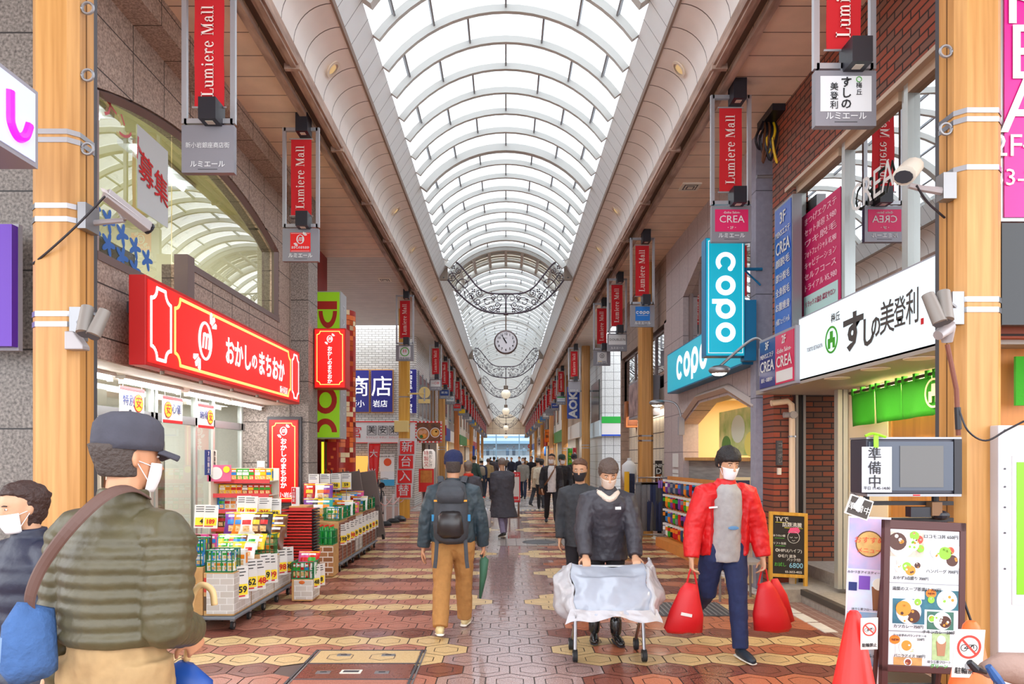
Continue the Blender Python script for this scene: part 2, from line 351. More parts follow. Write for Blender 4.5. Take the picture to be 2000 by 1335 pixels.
while y<91.5:
    RIBY.append(y); big=k%8==7; rib(m,y,.06 if not big else .12,.09 if not big else .13)
    if y+.667<91:
        angs=(0,.5,-.5) if k%2==0 else (.26,-.26,.76,-.76)
        for a in angs:
            if y<40: m.rings([[varc(a+da,r,yy) for da,r in ((-.006,RR),(.006,RR),(.006,RR-.05),(-.006,RR-.05))] for yy in (y,y+.667)],mul)
    y+=.667; k+=1
struct(m,'ceiling_vault_ribs')
m=MB()
for (a,b) in ((YA,19.3),(20.8,YB)): m.grid(lambda u,v:varc(A0*(2*u-1),RR+.01,a+(b-a)*v),24,1,vaultglass)
struct(m,'window_vault',smooth=180)
m=MB(); lou=mat('louvre_panel','b9b6a8',.5)
for k in range(6): rib(m,19.35+k*.26,.2,.03,lou)
for a in (-.75,-.5,-.25,0,.25,.5,.75): m.rings([[varc(a+da,r,yy) for da,r in ((-.02,RR-.02),(.02,RR-.02),(.02,RR-.12),(-.02,RR-.12))] for yy in (19.2,20.9)],ribm)
rib(m,19.15,.12,.16); rib(m,20.9,.12,.16); struct(m,'ceiling_louvre_band')
# end wall above the far opening
m=MB(); pan=seam_mat('end_wall_panels','d8c8ae',[('X',.9,.1,.03),('Z',1.0,.4,.03)],'9c8d78',noise=.05); m.box(-7,7,YB,YB+.4,Z0+2.96,9,pan); struct(m,'wall_end')
# downlights in the cove, both sides
m=MB(); dl=mat('downlight_well','c9b083',.4,emit=.3); rot=Matrix.Rotation(math.radians(-48),4,'Y')
root=thing('cove_downlight','round recessed downlight in the left ceiling cove, nearest one','downlight',(0,0,0),'cove downlights')
m.lathe([(.07,0),(.1,0),(.1,-.014),(.07,-.014)],mat('ring_ivory','e3d4c2',.4),20,rot,cap=False); m.build('ring',root); m=MB(); m.lathe([(.001,.006),(.07,.006)],dl,20,rot); m.build('lens',root)
ys=[8.25,13.0,15.4,20.2,25,30,36]
for s in (-1,1):
    for i,yy in enumerate(ys):
        side='left' if s<0 else 'right'
        lb='round recessed downlight in the %s ceiling cove, %s from the camera'%(side,('nearest','second','third','fourth','fifth','sixth','seventh')[i])
        loc=(s*(2.14-.39*(1-math.cos(.86)))-s*.012,yy,Z0+4.185+.391*math.sin(.86)-.012)
        if s<0 and i==0: root.location=loc; root['label']=lb
        else: dup(root,loc,lb,rz=math.pi if s>0 else 0)
for (x,y,lb) in ((2.75,10.7,'square recessed ceiling vent in the right soffit before the teal sign'),(-2.75,16.3,'small square ceiling vent in the left soffit behind the red pillar')):
    t=thing('ceiling_vent',lb,'vent',(x,y,Z0+4.05)); m=MB(); m.box(x-.14,x+.14,y-.14,y+.14,Z0+4.03,Z0+4.055,offw); m.build('vent_frame',t); m=MB()
    for k in range(4): m.box(x-.1+k*.02,x+.1-k*.02,y-.1+k*.02,y+.1-k*.02,Z0+4.028-k*.003,Z0+4.03,(dkgrey,offw)[k%2])
    m.build('vent_louvre',t)
# ---------- left side: granite sweet-shop building ----------
def archz(y,y0,y1,zs,za):
    c=(y0+y1)/2; h=(y1-y0)/2; r=za-zs; Rr=(h*h+r*r)/(2*r); return zs-(Rr-r)+math.sqrt(max(0,Rr*Rr-(y-c)**2))
frm=mat('bronze_frame','7d6a66',.4,.3); cream=mat('cream_wall','efe6cf',.7); bright=mat('shop_wall','dedcd2',.6); shopfloor=mat('shop_floor','cfc9bd',.4)
m=MB(); X0,X1=-3.53,-3.28
m.box(X0,X1,5.2,5.75,2.45,5.5,granite); m.box(X0,X1,10.37,10.95,2.45,5.5,granite)
N=28
for i in range(N):
    a=5.75+4.62*i/N; b=5.75+4.62*(i+1)/N; za=archz(a,5.75,10.37,4.62,5.0); zb=archz(b,5.75,10.37,4.62,5.0)
    m.rings([[V(X0,y,z),V(X1,y,z),V(X1,y,5.5),V(X0,y,5.5)] for y,z in ((a,za),(b,zb))],granite,cap=False)
m.box(X0,X1,5.75,7.35,2.45,3.27,granite); m.box(X0,X1,7.35,10.37,2.45,3.63,granite)
m.box(-3.6,-3.03,5.2,10.95,5.45,5.75,granite); struct(m,'wall_left')
m=MB(); m.box(-9,-3.27,4.98,5.32,0,5.75,grey_granite); struct(m,'wall_left_pier')
m=MB(); m.box(-3.3,-3.01,10.93,11.45,0,5.75,granite2); struct(m,'wall_left_shop_pier')
# arched window
wn=struct(MB().box(-3.42,-3.4,5.8,5.85,3.3,4.6,frm),'window_1')
def tubeM(pts,m,w=.03): return MB().tube(pts,w,m,4,side=(1,0,0))
pts=[(-3.33,5.78,3.3)]+[(-3.33,5.78+4.56*i/24,archz(5.78+4.56*i/24,5.75,10.37,4.6,4.97)) for i in range(25)]+[(-3.33,10.34,3.66)]
m=MB(); m.tube(pts,.05,frm,4,side=(1,0,0)); m.box(-3.36,-3.27,5.75,7.35,3.24,3.31,frm); m.box(-3.36,-3.27,7.4,10.37,3.6,3.67,frm); m.box(-3.38,-3.24,7.3,7.46,3.2,3.72,frm); m.build('window_frame',wn)
m=MB()
for ya,yb,zs in ((5.8,7.28,3.28),(7.3,10.34,3.64)):
    n=16
    for i in range(n):
        a=ya+(yb-ya)*i/n; b=ya+(yb-ya)*(i+1)/n
        m.quad(V(-3.4,a,zs),V(-3.4,b,zs),V(-3.4,b,archz(b,5.75,10.37,4.6,4.97)),V(-3.4,a,archz(a,5.75,10.37,4.6,4.97)),tintglass)
m.build('pane',wn)
# room behind the arched window
m=MB(); yw=mat('upper_ceiling','e6dfb0',.7); m.box(-7,-3.55,5.3,10.9,5.3,5.4,yw); m.box(-7,-6.9,5.3,10.9,3,5.3,mat('upper_wall','cfd6c4',.7)); m.box(-7,-3.55,5.3,10.9,2.95,3.05,shopfloor); m.box(-7,-3.6,10.8,10.9,3,5.3,cream); m.box(-7,-3.55,5.3,5.4,3,5.3,cream); struct(m,'wall_left_upper_room')
for i,yy in enumerate((6.9,8.9)):
    t=thing('fluorescent_lamp','white fluorescent ceiling lamp behind the arched window, '+('nearer one' if i==0 else 'farther one'),'ceiling lamp',(-4.3,yy,5.2))
    m=MB(); m.box(-4.45,-4.15,yy-.7,yy+.7,5.24,5.295,white); m.build('housing',t); m=MB(); m.tube([(-4.3,yy-.65,5.22),(-4.3,yy+.65,5.22)],.025,tubew); m.build('tube',t)
area('upper_room_light',(-5,8,5.2),(0,0,0),2,4,70,(1,.97,.85))
t=thing('window_notice','white tenant wanted notice with red writing behind the arched window','notice',(-3.45,7,4.2))
m=MB(); m.box(-3.396,-3.393,6.6,7.2,3.95,4.72,mat('sheet_grey_white','c9cfd0',.7)); m.build('sheet',t)
T(t,'テナント',(-3.39,6.25,4.58),(0,1,-.28),(0,.1,1),.26,mat('faded_red','cf6a70',.6)); T(t,'募集',(-3.388,6.9,4.3),(0,1,-.18),(0,0,1),.3,redink,bold=.02)
t=thing('window_sticker','blue flower shaped stickers on the lower corner of the arched window','sticker',(-3.43,6.2,3.5)); 
for i in range(9):
    m=MB(); cx,cz=5.9+(i%5)*.22,3.72-(i//5)*.2-(i%5)*.05
    m.prism([((.075+.035*math.cos(5*a))*math.cos(a),(.075+.035*math.cos(5*a))*math.sin(a)) for a in [math.pi*2*q/40 for q in range(40)]],.003,mat('sticker_blue','3f6fb8',.6),frame((-3.396,cx,cz),(0,1,0),(0,0,1)))
    m.build('flower',t)
m=MB(); m.box(-3.75,-3.57,5.75,6.9,3.06,3.6,mat('beige_blind','d9c9a4',.7)); solo(m,'beige_cabinet','beige cabinet standing behind the blue stickers','cabinet')
# shop recess and interior
m=MB(); m.box(-7.2,X1-.01,5.25,10.92,2.44,2.449,mat('recess_ceiling','cfc8bb',.6)); struct(m,'ceiling_shop')
m=MB(); m.box(-4.06,-3.29,10.9,11.4,0,2.5,granite2); m.box(-7.2,-4.06,10.9,11.4,0,2.5,bright); m.box(-7.3,-7.2,5.3,11,0,2.5,bright); m.box(-7.2,-4.1,5.3,5.35,0,2.5,bright); struct(m,'wall_left_shop_interior')
m=MB(); m.box(-7.2,-4.0,5.3,10.9,-.01,.012,shopfloor); struct(m,'floor_shop')
d=struct(MB().box(-4.03,-3.97,5.35,10.9,2.06,2.16,zinc),'door_1'); alu=mat('aluminium','c9cdc8',.35,.6)
m=MB()
for yy in (5.5,6.9,8.05,8.15,9.2,9.75,10.8): m.box(-4.03,-3.97,yy-.03,yy+.03,0,2.44,alu)
m.box(-4.03,-3.97,5.35,10.9,0,.08,alu); m.build('door_frame',d)
for ya,yb in ((5.53,6.87),(8.18,9.17),(9.23,10.77)): MB().quad(V(-4,ya,.1),V(-4,yb,.1),V(-4,yb,2.06),V(-4,ya,2.06),shopglass).build('pane',d)
MB().quad(V(-4,5.4,2.16),V(-4,10.8,2.16),V(-4,10.8,2.44),V(-4,5.4,2.44),shopglass).build('transom_pane',d)
for i,yy in enumerate((6.1,7.5,8.9,10.2)):
    t=thing('fluorescent_tube','bare white fluorescent tube in the shop front recess, '+('nearest','second','third','farthest')[i]+' of the row','tube light',(-3.7,yy,2.44),'shop front tubes')
    m=MB(); m.box(-3.75,-3.65,yy-.62,yy+.62,2.41,2.44,white); m.build('housing',t); m=MB(); m.tube([(-3.7,yy-.58,2.385),(-3.7,yy+.58,2.385)],.018,tubew); m.build('tube',t)
    for e in (-.6,.6): MB().box(-3.72,-3.68,yy+e-.015,yy+e+.015,2.36,2.42,offw).build('socket',t)
area('shop_front_light',(-3.75,8.1,2.4),(0,0,0),.3,5,36); area('shop_light',(-5.6,8,2.42),(0,0,0),2.4,5,60)
# red mosaic pachinko front
rw=mat('dark_red_wall','8f1f1c',.5,noise=.2,scale=3); m=MB(); m.box(-7,-3.64,11.45,14.6,0,5.75,rw); struct(m,'wall_left_red')
# white tile building across the side street
m=MB(); m.box(-9,-3.05,24,26,0,6.0,whitetile); m.box(-9.2,-3.0,24.02,33,2.3,5.9,whitetileY); struct(m,'wall_left_tiled_building')
m=MB(); m.box(-20,-8.5,14,26,0,8,mat('side_street_house','cfcac2',.7)); struct(m,'wall_left_side_street')
# ---------- right side: brick building ----------
m=MB(); BX=3.2
m.box(BX,BX+.3,4.68,8.6,4.68,5.75,redbrickY); m.box(BX,BX+.3,7.97,8.6,2.43,4.68,redbrickY); m.box(BX,BX+.3,4.68,4.85,2.43,4.68,redbrickY); m.box(BX,BX+.3,4.85,7.97,2.43,3.1,redbrickY); struct(m,'wall_right')
m=MB(); sill=mat('window_head','c9b39c',.5); m.box(BX-.03,BX+.1,4.6,8.15,4.66,4.70,sill); struct(m,'trim_window_head')
for i,(a,b) in enumerate(((6.96,7.95),(5.9,6.83),(4.87,5.76))):
    wv=struct(MB().box(BX+.06,BX+.1,a-.05,a,3.1,4.66,alu),'window_%d'%(i+2))
    m=MB(); m.box(BX+.03,BX+.1,b,b+.06,3.1,4.66,alu); m.box(BX+.03,BX+.1,a,b,4.58,4.66,mat('tan_frame','b99d82',.5)); m.box(BX+.03,BX+.1,a,b,3.1,3.16,alu); m.build('window_frame',wv)
    MB().quad(V(BX+.08,a,3.1),V(BX+.08,b,3.1),V(BX+.08,b,4.6),V(BX+.08,a,4.6),tintglass).build('pane',wv)
m=MB(); m.box(5.4,5.5,4.5,8.5,2.5,5.6,mat('salon_wall','8d9098',.7)); m.box(3.5,5.5,4.5,8.5,2.9,3.0,dkgrey); m.box(3.5,5.5,4.5,8.5,5.55,5.6,mat('salon_ceiling','b8b4ae',.7)); m.box(3.5,5.5,8.45,8.5,3,5.6,mat('salon_side','77726e',.7)); struct(m,'wall_right_upper_room')
m=MB(); cu=mat('grey_curtain','9a938a',.8)
def curtain(mb,x,y0,y1,z0,z1,mt,amp=.04,n=40): mb.grid(lambda u,v:Vector((x+amp*math.sin(u*n),y0+(y1-y0)*u,z0+(z1-z0)*v)),int(n*2.5),1,mt)
curtain(m,3.55,5.9,6.85,3.1,4.6,cu,.03,30); solo(m,'window_curtain','grey curtain hanging behind the middle upper window','curtain',solid=.005,smooth=180)
m=MB(); curtain(m,3.57,4.9,5.7,3.1,4.6,cu,.03,30); solo(m,'window_curtain','grey curtain hanging behind the upper window nearest the wooden column','curtain',solid=.005,smooth=180)
area('salon_light',(4.4,6.4,5.5),(0,0,0),1,3,25,(1,.95,.9))
# ground floor recess under the sushi sign
m=MB(); m.box(3.0,4.8,4.75,8.6,2.40,2.45,mat('sign_soffit','a39a90',.5)); m.box(3.25,5,8.6,9.4,2.45,2.55,dkgrey); struct(m,'ceiling_right_entrance')
m=MB(); m.box(3.22,3.44,8.62,8.98,0,2.45,redbrickX); struct(m,'wall_right_brick_pier')
m=MB(); m.box(3.5,5.3,9.35,9.43,0,2.6,brownbrick); struct(m,'wall_right_recess')
m=MB(); m.box(3.48,3.51,8.6,8.68,.0,2.42,zinc); m.box(3.52,3.56,8.62,8.7,.0,2.42,blackm); m.box(3.57,3.6,8.6,8.68,.0,2.42,zinc); struct(m,'trim_shutter_rail')
m=MB(); m.box(3.66,3.71,7.9,7.99,.2,2.42,alu); m.box(3.72,3.77,7.9,7.99,.2,2.42,alu); struct(m,'trim_aluminium_post')
sus=mat('sushi_wall','ead6b4',.6); m=MB(); m.box(3.78,3.9,7.1,7.99,.2,2.42,sus); m.box(3.78,3.9,4.2,7.1,2.28,2.42,sus); m.box(3.79,3.85,7.82,7.9,.2,2.42,wood); m.box(5.4,5.5,4,8,.2,2.45,sus); m.box(3.9,5.5,7.8,7.9,.2,2.45,sus); struct(m,'wall_right_sushi_front')
dr=struct(MB().box(3.8,3.86,6.3,7.08,.3,2.2,mat('door_wood','b77b3d',.5,noise=.2,scale=3,stretch=(6,6,.4))),'door_2')
for yy in (7.08,6.28,5.5,4.9): MB().box(3.79,3.87,yy-.03,yy+.03,.3,2.3,wood).build('door_frame',dr)
MB().quad(V(3.84,4.9,.3),V(3.84,6.25,.3),V(3.84,6.25,2.2),V(3.84,4.9,2.2),shopglass).build('pane',dr)
for yy in (5.2,5.8): MB().box(3.85,3.88,yy-.015,yy+.015,.3,2.2,wood).build('lattice_bar',dr)
area('sushi_light',(4.5,6,2.36),(0,0,0),1,3,50,(1,.78,.45)); area('noren_light',(3.7,6.2,2.39),(0,0,0),.2,2.4,14,(1,.82,.55))
stp=mat('step_concrete','a59d92',.6,noise=.2,scale=20); m=MB(); m.box(3.36,5.2,4.5,9.35,0,.15,stp); m.box(3.82,5.2,4.5,9.35,.14,.3,stp); m.box(3.06,3.36,8.15,8.6,0,.15,stp); m.box(3.35,3.42,4.5,8.15,.09,.155,mat('step_nosing','4a443e',.5)); struct(m,'floor_step')
m=MB(); m.box(3.45,3.8,6.2,7.1,.15,.165,mat('door_mat','4c4a46',.9,noise=.4,scale=90)); solo(m,'door_mat','dark grey doormat on the concrete step of the sushi shop','doormat')
# ---------- teal-sign building ----------
m=MB(); CXW=3.2
def octz(y,y0,y1,zs,za):
    w=y1-y0; t=(y-y0)/w; t=min(t,1-t); return zs+(za-zs)*min(1,t/.3)
for z0,z1,ya,yb in ((0,5.75,12.95,14.3),(0,5.75,9.2,9.24)): m.box(CXW,CXW+.28,ya,yb,z0,z1,copostone)
for y0,y1,zs,za,zt in ((9.2,12.95,2.25,2.55,3.5),(9.2,12.95,4.55,4.95,5.75)):
    for i in range(20):
        a=y0+(y1-y0)*i/20; b=y0+(y1-y0)*(i+1)/20
        m.rings([[V(CXW,y,z),V(CXW+.28,y,z),V(CXW+.28,y,zt),V(CXW,y,zt)] for y,z in ((a,octz(a,y0,y1,zs,za)),(b,octz(b,y0,y1,zs,za)))],copostone,cap=False)
struct(m,'wall_right_concrete')
m=MB(); pst=[(CXW-.02,9.05,1.5)]+[(CXW-.02,y,octz(y,9.1,13.05,2.3,2.65)) for y in (9.1,10.285,11.865,13.05)]+[(CXW-.02,13.1,1.5)]
m.tube(pst[1:5],.06,mat('arch_trim','b9a89e',.6),4,side=(1,0,0)); struct(m,'trim_arch')
m=MB(); pil=seam_mat('blue_grey_pillar','9a99a8',[('Z',1.3,1.1,.012)],'5a5a62',noise=.12,scale=15); m.box(3.14,3.48,9.0,9.2,0,5.75,pil); struct(m,'wall_right_pillar')
wv=struct(MB().box(3.3,3.36,12.85,12.95,3.5,4.6,frm),'window_5'); m=MB()
for yy in (12.2,9.3): m.box(3.3,3.36,yy,yy+.06,3.5,4.9,frm)
m.build('window_frame',wv); MB().quad(V(3.33,9.2,3.5),V(3.33,12.95,3.5),V(3.33,12.95,4.95),V(3.33,9.2,4.95),shopglass).build('pane',wv)
m=MB(); cpw=mat('copo_wall','e2c694',.6); m.box(5.6,5.7,9.45,14,0,5.6,cpw); m.box(3.5,5.7,13.9,14,0,5.6,cpw); m.box(3.5,5.7,9.45,9.5,0,5.6,cpw); m.box(3.5,5.7,9.45,14,2.75,2.85,bright); m.box(3.5,5.7,9.45,14,5.5,5.6,bright); m.box(3.5,5.7,9.45,14,0,.02,shopfloor); struct(m,'wall_right_shop_interior')
area('arched_shop_light',(4.5,11.5,2.7),(0,0,0),1.4,3.5,60,(1,.85,.6)); area('arched_shop_upper_light',(4.4,11.5,5.4),(0,0,0),1.2,3,40,(1,.85,.65))
m=MB(); curtain(m,3.55,9.55,10.3,1.68,2.5,mat('clear_sheet','e9dcc8',.15,spec=.8),.03,22); solo(m,'plastic_sheet','wrinkled clear plastic sheet hanging in the arched shop opening','sheet',smooth=180)
t=thing('shop_display','bright lit green landscape poster panel inside the arched opening','poster',(3.7,11.4,1.6))
MB().box(3.66,3.7,10.3,12.3,1.68,2.42,mat('poster_green','9ac25a',.5,noise=.6,scale=3,c2='f3efb0',emit=.0)).build('panel',t)
for i,(yy,zz,c) in enumerate(((11.3,2.1,'dfe9d8'),(10.7,1.85,'f2ea7a'),(11.9,1.85,'4c8f3a'))):
    m=MB(); m.prism(disc(.22-.03*i,20,0,0,1.5),.006,mat('poster_c%d'%i,c,.5),frame((3.655,yy,zz),(0,1,0),(0,0,1))); m.build('picture_patch',t)
m=MB(); m.box(3.22,3.75,9.46,12.92,1.60,1.65,wood); m.box(3.3,3.34,9.3,12.92,1.0,1.6,mat('grey_boarding','9b9792',.7,noise=.3,scale=3,stretch=(1,.5,9))); m.box(3.22,3.36,9.3,12.92,0.01,1.0,copostone); solo(m,'shop_counter','wooden counter with grey boarding under the arched opening','counter')
# building beyond with brown window frames
m=MB(); stonec=seam_mat('brown_cladding','9c8577',[('Y',.5,.1,.012),('Z',.25,.1,.01)],'5f4f46',noise=.2,scale=8); m.box(3.2,3.5,14.3,20,4.35,5.75,stonec); m.box(3.25,3.6,14.3,20,2.75,3.1,mat('concrete_beam','9b948e',.7)); m.box(3.2,3.5,14.3,14.5,0,4.4,copostone); m.box(5,5.1,14.3,20,0,5.7,dkgrey); m.box(3.2,5,19.8,20,0,5.75,stonec); struct(m,'wall_right_clad')
wv=struct(MB().box(3.28,3.34,14.5,19.9,4.27,4.36,frm),'window_6'); m=MB()
for yy in (14.5,15.7,16.9,18.2,19.8): m.box(3.28,3.34,yy,yy+.07,3.1,4.3,frm)
m.build('window_frame',wv); MB().quad(V(3.31,14.5,3.1),V(3.31,19.8,3.1),V(3.31,19.8,4.3),V(3.31,14.5,4.3),tintglass).build('pane',wv)
m=MB(); gp=seam_mat('grid_partition','e9dcc6',[('Z',.35,.1,.02),('Y',.35,.1,.02)],'4a443e'); m.box(3.4,3.5,15,19.8,0,2.75,gp); struct(m,'wall_right_partition')
area('partition_light',(3.3,17,2.7),(0,0,0),.3,4,25,(1,.9,.75))
# white tiled corner with convenience-store fascia
tg=seam_mat('white_panel_grid',"c9cdcd",[('X',.3,.1,.012),('Z',.28,.1,.012),('Y',.3,.1,.012)],'4a5050',rough=.3); m=MB(); m.box(3.3,9,24.6,31,0,5.9,tg); struct(m,'wall_right_tiled_building')
wv=struct(MB().box(3.27,3.31,25.2,27.5,2.9,4.4,mat('dark_pane','3a3f3c',.15)),'window_7'); MB().box(3.24,3.3,25.1,27.6,2.8,2.9,alu).build('window_sill',wv)
m=MB(); m.box(9,20,19,26,0,8,mat('side_street_house')); struct(m,'wall_right_side_street')
# ---------- shop fronts down the street ----------
pal=['c9c2b8','8f8a86','d8d2c6','b7a08c','e4e0da','a9b0b4','7f746c','cdb9a0']
def shop(side,y0,y1,i,lb):
    s=-1 if side=='left' else 1; xf=s*(3.2+.12*(i%2)); x2=s*8
    t=thing('shop_building',lb,'building',(xf,(y0+y1)/2,0),'shops down the '+side)
    a,b=sorted((xf,x2)); wm=mat('shopwall%d'%(i%8),pal[i%8],.7,noise=.1,scale=2)
    MB().box(a,b,y0,y1,2.9,5.8,wm).build('upper_wall',t)
    a2,b2=sorted((xf+s*.5,x2)); MB().box(a2,b2,y0,y1,0,2.9,mat('shopin%d'%(i%4),('8a7a66','b79a6a','d9cdb4','6f6a68')[i%4],.6)).build('shop_front',t)
    c=('2a4fa0','d9d7d0','b8302a','e3a52a','3f8a4a','ece9e2')[(i*5+(s>0)*2)%6]; a,b=sorted((xf,xf-s*.12)); MB().box(a,b,y0+.2,y1-.2,2.55,3.2,mat('fascia_'+c,c,.5)).build('fascia_board',t)
    area('shop_front_fill',(xf-s*.05,(y0+y1)/2,2.5),(0,s*-.5,0),.3,(y1-y0)*.8,45,(1,.92,.8))  # unseen area light added to brighten the far stretch of street
    for k in range(2):
        yy=y0+(y1-y0)*(.28+.44*k); a,b=sorted((xf-s*.03,xf+s*.02)); f=MB().box(a,b,yy-.7,yy+.7,3.7,5.0,alu).build('window',t)
        a,b=sorted((xf-s*.04,xf-s*.03)); MB().box(a,b,yy-.62,yy+.62,3.78,4.92,mat('far_pane','5d6a72',.1)).build('pane',f)
    MB().box(*sorted((xf,xf+s*.5)),y0,y0+.3,0,2.9,wm).build('end_pier',t)
ordn=('nearest','second','third','fourth','fifth','sixth','seventh','eighth')
for i,(a,b) in enumerate(((33,40),(40,48),(48,57),(57,66),(66,78),(78,91.5))): shop('left',a,b,i,'shop building down the left side of the arcade, %s past the white tiled corner'%ordn[i])
for i,(a,b) in enumerate(((31,38),(38,46),(46,55),(55,66),(66,78),(78,91.5))): shop('right',a,b,i+3,'shop building down the right side of the arcade, %s past the tiled corner shop'%ordn[i])
# ---------- station square at the far end ----------
pb=mat('pale_blue','cfe0ea',.6); m=MB(); m.box(-40,40,132,134,0,16,mat('station_white','a9bac6',.6,noise=.15,scale=.3)); m.box(-40,40,128,132,4.1,4.6,mat('rail_blue','5f8298',.5)); m.box(-40,40,129,130,5.2,5.5,mat('rail_blue')); m.box(-40,40,124,125,0,.95,mat('hoarding','b9c4cc',.5)); m.box(-40,40,125,129,1.0,2.0,mat('bridge_grey','7f888c',.7)); m.box(-40,40,125.4,125.5,2.9,2.98,mat('rail_blue')); struct(m,'backdrop_station')
m=MB()
for x in (-7.5,-4,-1.6,2.2,5.5,8.2): m.box(x-.09,x+.09,118,118.2,0,12,mat('pole_blue','4f6a7a',.5))
struct(m,'backdrop_poles')
m=MB(); m.box(-6,-4.6,98,99,0,3.3,mat('brick_kiosk','c98a72',.7)); m.box(-5.6,-4.9,97.9,98,0,2.1,pb); struct(m,'backdrop_kiosk')
for i,(x,z) in enumerate(((-5,4.2),(-3.2,4.2),(-2,4.2),(0.3,4.2),(1.4,4.2),(3.2,4.2))):
    m=MB(); m.tube([(x,126.5,2.0),(x,126.5,3.1),(x,126.5,3.4)],[.25,.28,.12],mat('far_coat%d'%(i%3),('33475a','24323f','50606a')[i%3]),8); m.sph((x,126.5,3.56),.13,mat('far_hair','3a3030')); solo(m,'distant_person','far pedestrian in dark coat on the footbridge, %s from the left'%ordn[i].replace('nearest','first'),'person',group='people on the footbridge')
# ---------- columns ----------
def col_proto(wd,label,straps,bolts=()):
    t=thing('arcade_column',label,'column',(0,0,0),None,'thing')
    a,b,c=.145,.125,.05
    poly=[(-a+c,-b),(a-c,-b),(a,-b+c),(a,b-c),(a-c,b),(-a+c,b),(-a,b-c),(-a,-b+c)]
    m=MB(); m.prism(poly,5.7,wd); 
    for s in (-1,1): x0,x1=sorted((s*(a-.002),s*(a+.002))); m.box(x0,x1,-.012,-.002,0,5.7,mat('groove_brown','6b4620',.8))
    m.box(-.11,.11,b,b+.05,0,5.7,dkgrey); m.build('shaft',t)
    for z in straps:
        m=MB(); q=[(x*1.03,y*1.03) for x,y in poly]; m.rings([[V(x,y,z+dz) for x,y in q] for dz in (-.016,.016)],steel,cap=False); m.build('strap',t)
    for z,s in bolts:
        m=MB(); M=Matrix.Translation((s*(a+.04),-.06,z)); K=16
        m.tube([M@V(.035*math.cos(2*math.pi*i/K),0,.035*math.sin(2*math.pi*i/K)) for i in range(K)],.009,zinc,6,closed=True); m.tube([(s*a,-.06,z),(s*(a+.01),-.06,z)],.012,zinc); m.build('eye_bolt',t)
    return t
def zat(py,Y): return EYE-(py-CY)/F*Y
cL=col_proto(wood,'honey wood clad column at the left edge carrying a security camera',[zat(y,4.42) for y in (263,279,406,432,615,635)],[(zat(y,4.4),1) for y in (8,140,285)]); cL.location=(-2.775,4.5,0)
cR=col_proto(wood,'honey wood clad column at the right edge beside the menu board',[zat(y,4.42) for y in (222,239,332,587,607)],[(zat(y,4.4),-1) for y in (93,246)]); cR.location=(2.91,4.5,0)
base=col_proto(wood,'honey wood clad column behind the trouser rack, right side',[2.0,2.1]); base.location=(2.91,14.95,0)
am=col_proto(wood2,'amber yellow column with a round sign arm, beside the white nobori banner',[2.45,2.55,3.3]); am.location=(-2.775,19.6,0)
org=col_proto(wood3,'orange toned column on the left side, behind the amber one',[2.0]); org.location=(-2.775,40.5,0)
pch=col_proto(mat('peach_wood','e0a878',.45,noise=.2,scale=3,stretch=(9,9,.35),c2='d09866'),'peach toned column far down the right side',[2.2]); pch.location=(2.91,45.8,0)
for x,y,lb in ((2.91,26.1,'slim honey column standing before the white tiled corner on the right'),(2.91,35.4,'honey column behind the blue letter banner on the right side'),(2.91,57.4,'honey column on the right side just past the peach one'),(2.91,69.5,'second farthest honey column on the right side'),(2.91,84,'farthest honey column on the right side'),
  (-2.775,31,'honey column behind the noodle photo sign on the left side'),(-2.775,57.5,'honey column on the left side beyond the orange one'),(-2.775,72,'second farthest honey column on the left side'),(-2.775,84,'farthest honey column on the left side')): dup(base,(x,y,0),lb)
# ---------- serif lettering for the mall banners ----------
def ecr(cx,cy,rx,ry,tx,ty,a0,a1,n=18):
    A=[math.radians(a0+(a1-a0)*i/n) for i in range(n+1)]
    return [(cx+rx*math.cos(a),cy+ry*math.sin(a)) for a in A]+[(cx+(rx-tx)*math.cos(a),cy+(ry-ty)*math.sin(a)) for a in reversed(A)]
def rc(x0,x1,y0,y1): return [(x0,y0),(x1,y0),(x1,y1),(x0,y1)]
G={'L':(.8,[rc(.14,.32,0,1),rc(.02,.44,.95,1),rc(.02,.7,0,.05),[(.66,0),(.76,0),(.8,.3),(.75,.3)]]),
'u':(.8,[rc(.12,.27,.16,.68),rc(.02,.27,.64,.68),ecr(.36,.2,.24,.21,.15,.07,180,330),rc(.52,.67,0,.68),rc(.42,.67,.64,.68),rc(.6,.77,0,.04)]),
'm':(1.15,[rc(.12,.26,0,.68),rc(.02,.26,.64,.68),rc(.02,.36,0,.04),ecr(.4,.45,.2,.25,.13,.06,0,150),rc(.47,.61,0,.47),rc(.38,.7,0,.04),ecr(.75,.45,.2,.25,.13,.06,0,150),rc(.82,.96,0,.47),rc(.73,1.06,0,.04)]),
'i':(.42,[rc(.14,.28,0,.68),rc(.04,.28,.64,.68),rc(.04,.38,0,.04),disc(.09,14,.21,.88)]),
'e':(.7,[ecr(.34,.34,.3,.36,.15,.05,0,318),rc(.1,.62,.34,.39)]),
'r':(.6,[rc(.12,.26,0,.68),rc(.02,.26,.64,.68),rc(.02,.38,0,.04),ecr(.42,.45,.2,.25,.12,.07,50,160),disc(.085,12,.5,.57)]),
'M':(1.2,[rc(.12,.17,0,1),rc(.02,.28,0,.05),rc(.02,.26,.95,1),[(.12,1),(.32,1),(.66,.12),(.56,0)],[(.56,0),(.62,0),(.98,1),(.9,1)],rc(.88,1.04,0,1),rc(.78,1.14,0,.05),rc(.88,1.12,.95,1)]),
'a':(.72,[rc(.42,.56,.06,.5),ecr(.34,.48,.22,.22,.13,.06,0,165),disc(.08,12,.17,.5),ecr(.28,.2,.22,.2,.13,.06,60,330),[(.28,.36),(.45,.42),(.45,.36),(.28,.32)],ecr(.64,.1,.1,.1,.05,.05,180,320)]),
'l':(.42,[rc(.14,.28,0,1),rc(.03,.28,.96,1),rc(.04,.38,0,.04)]),' ':(.4,[])}
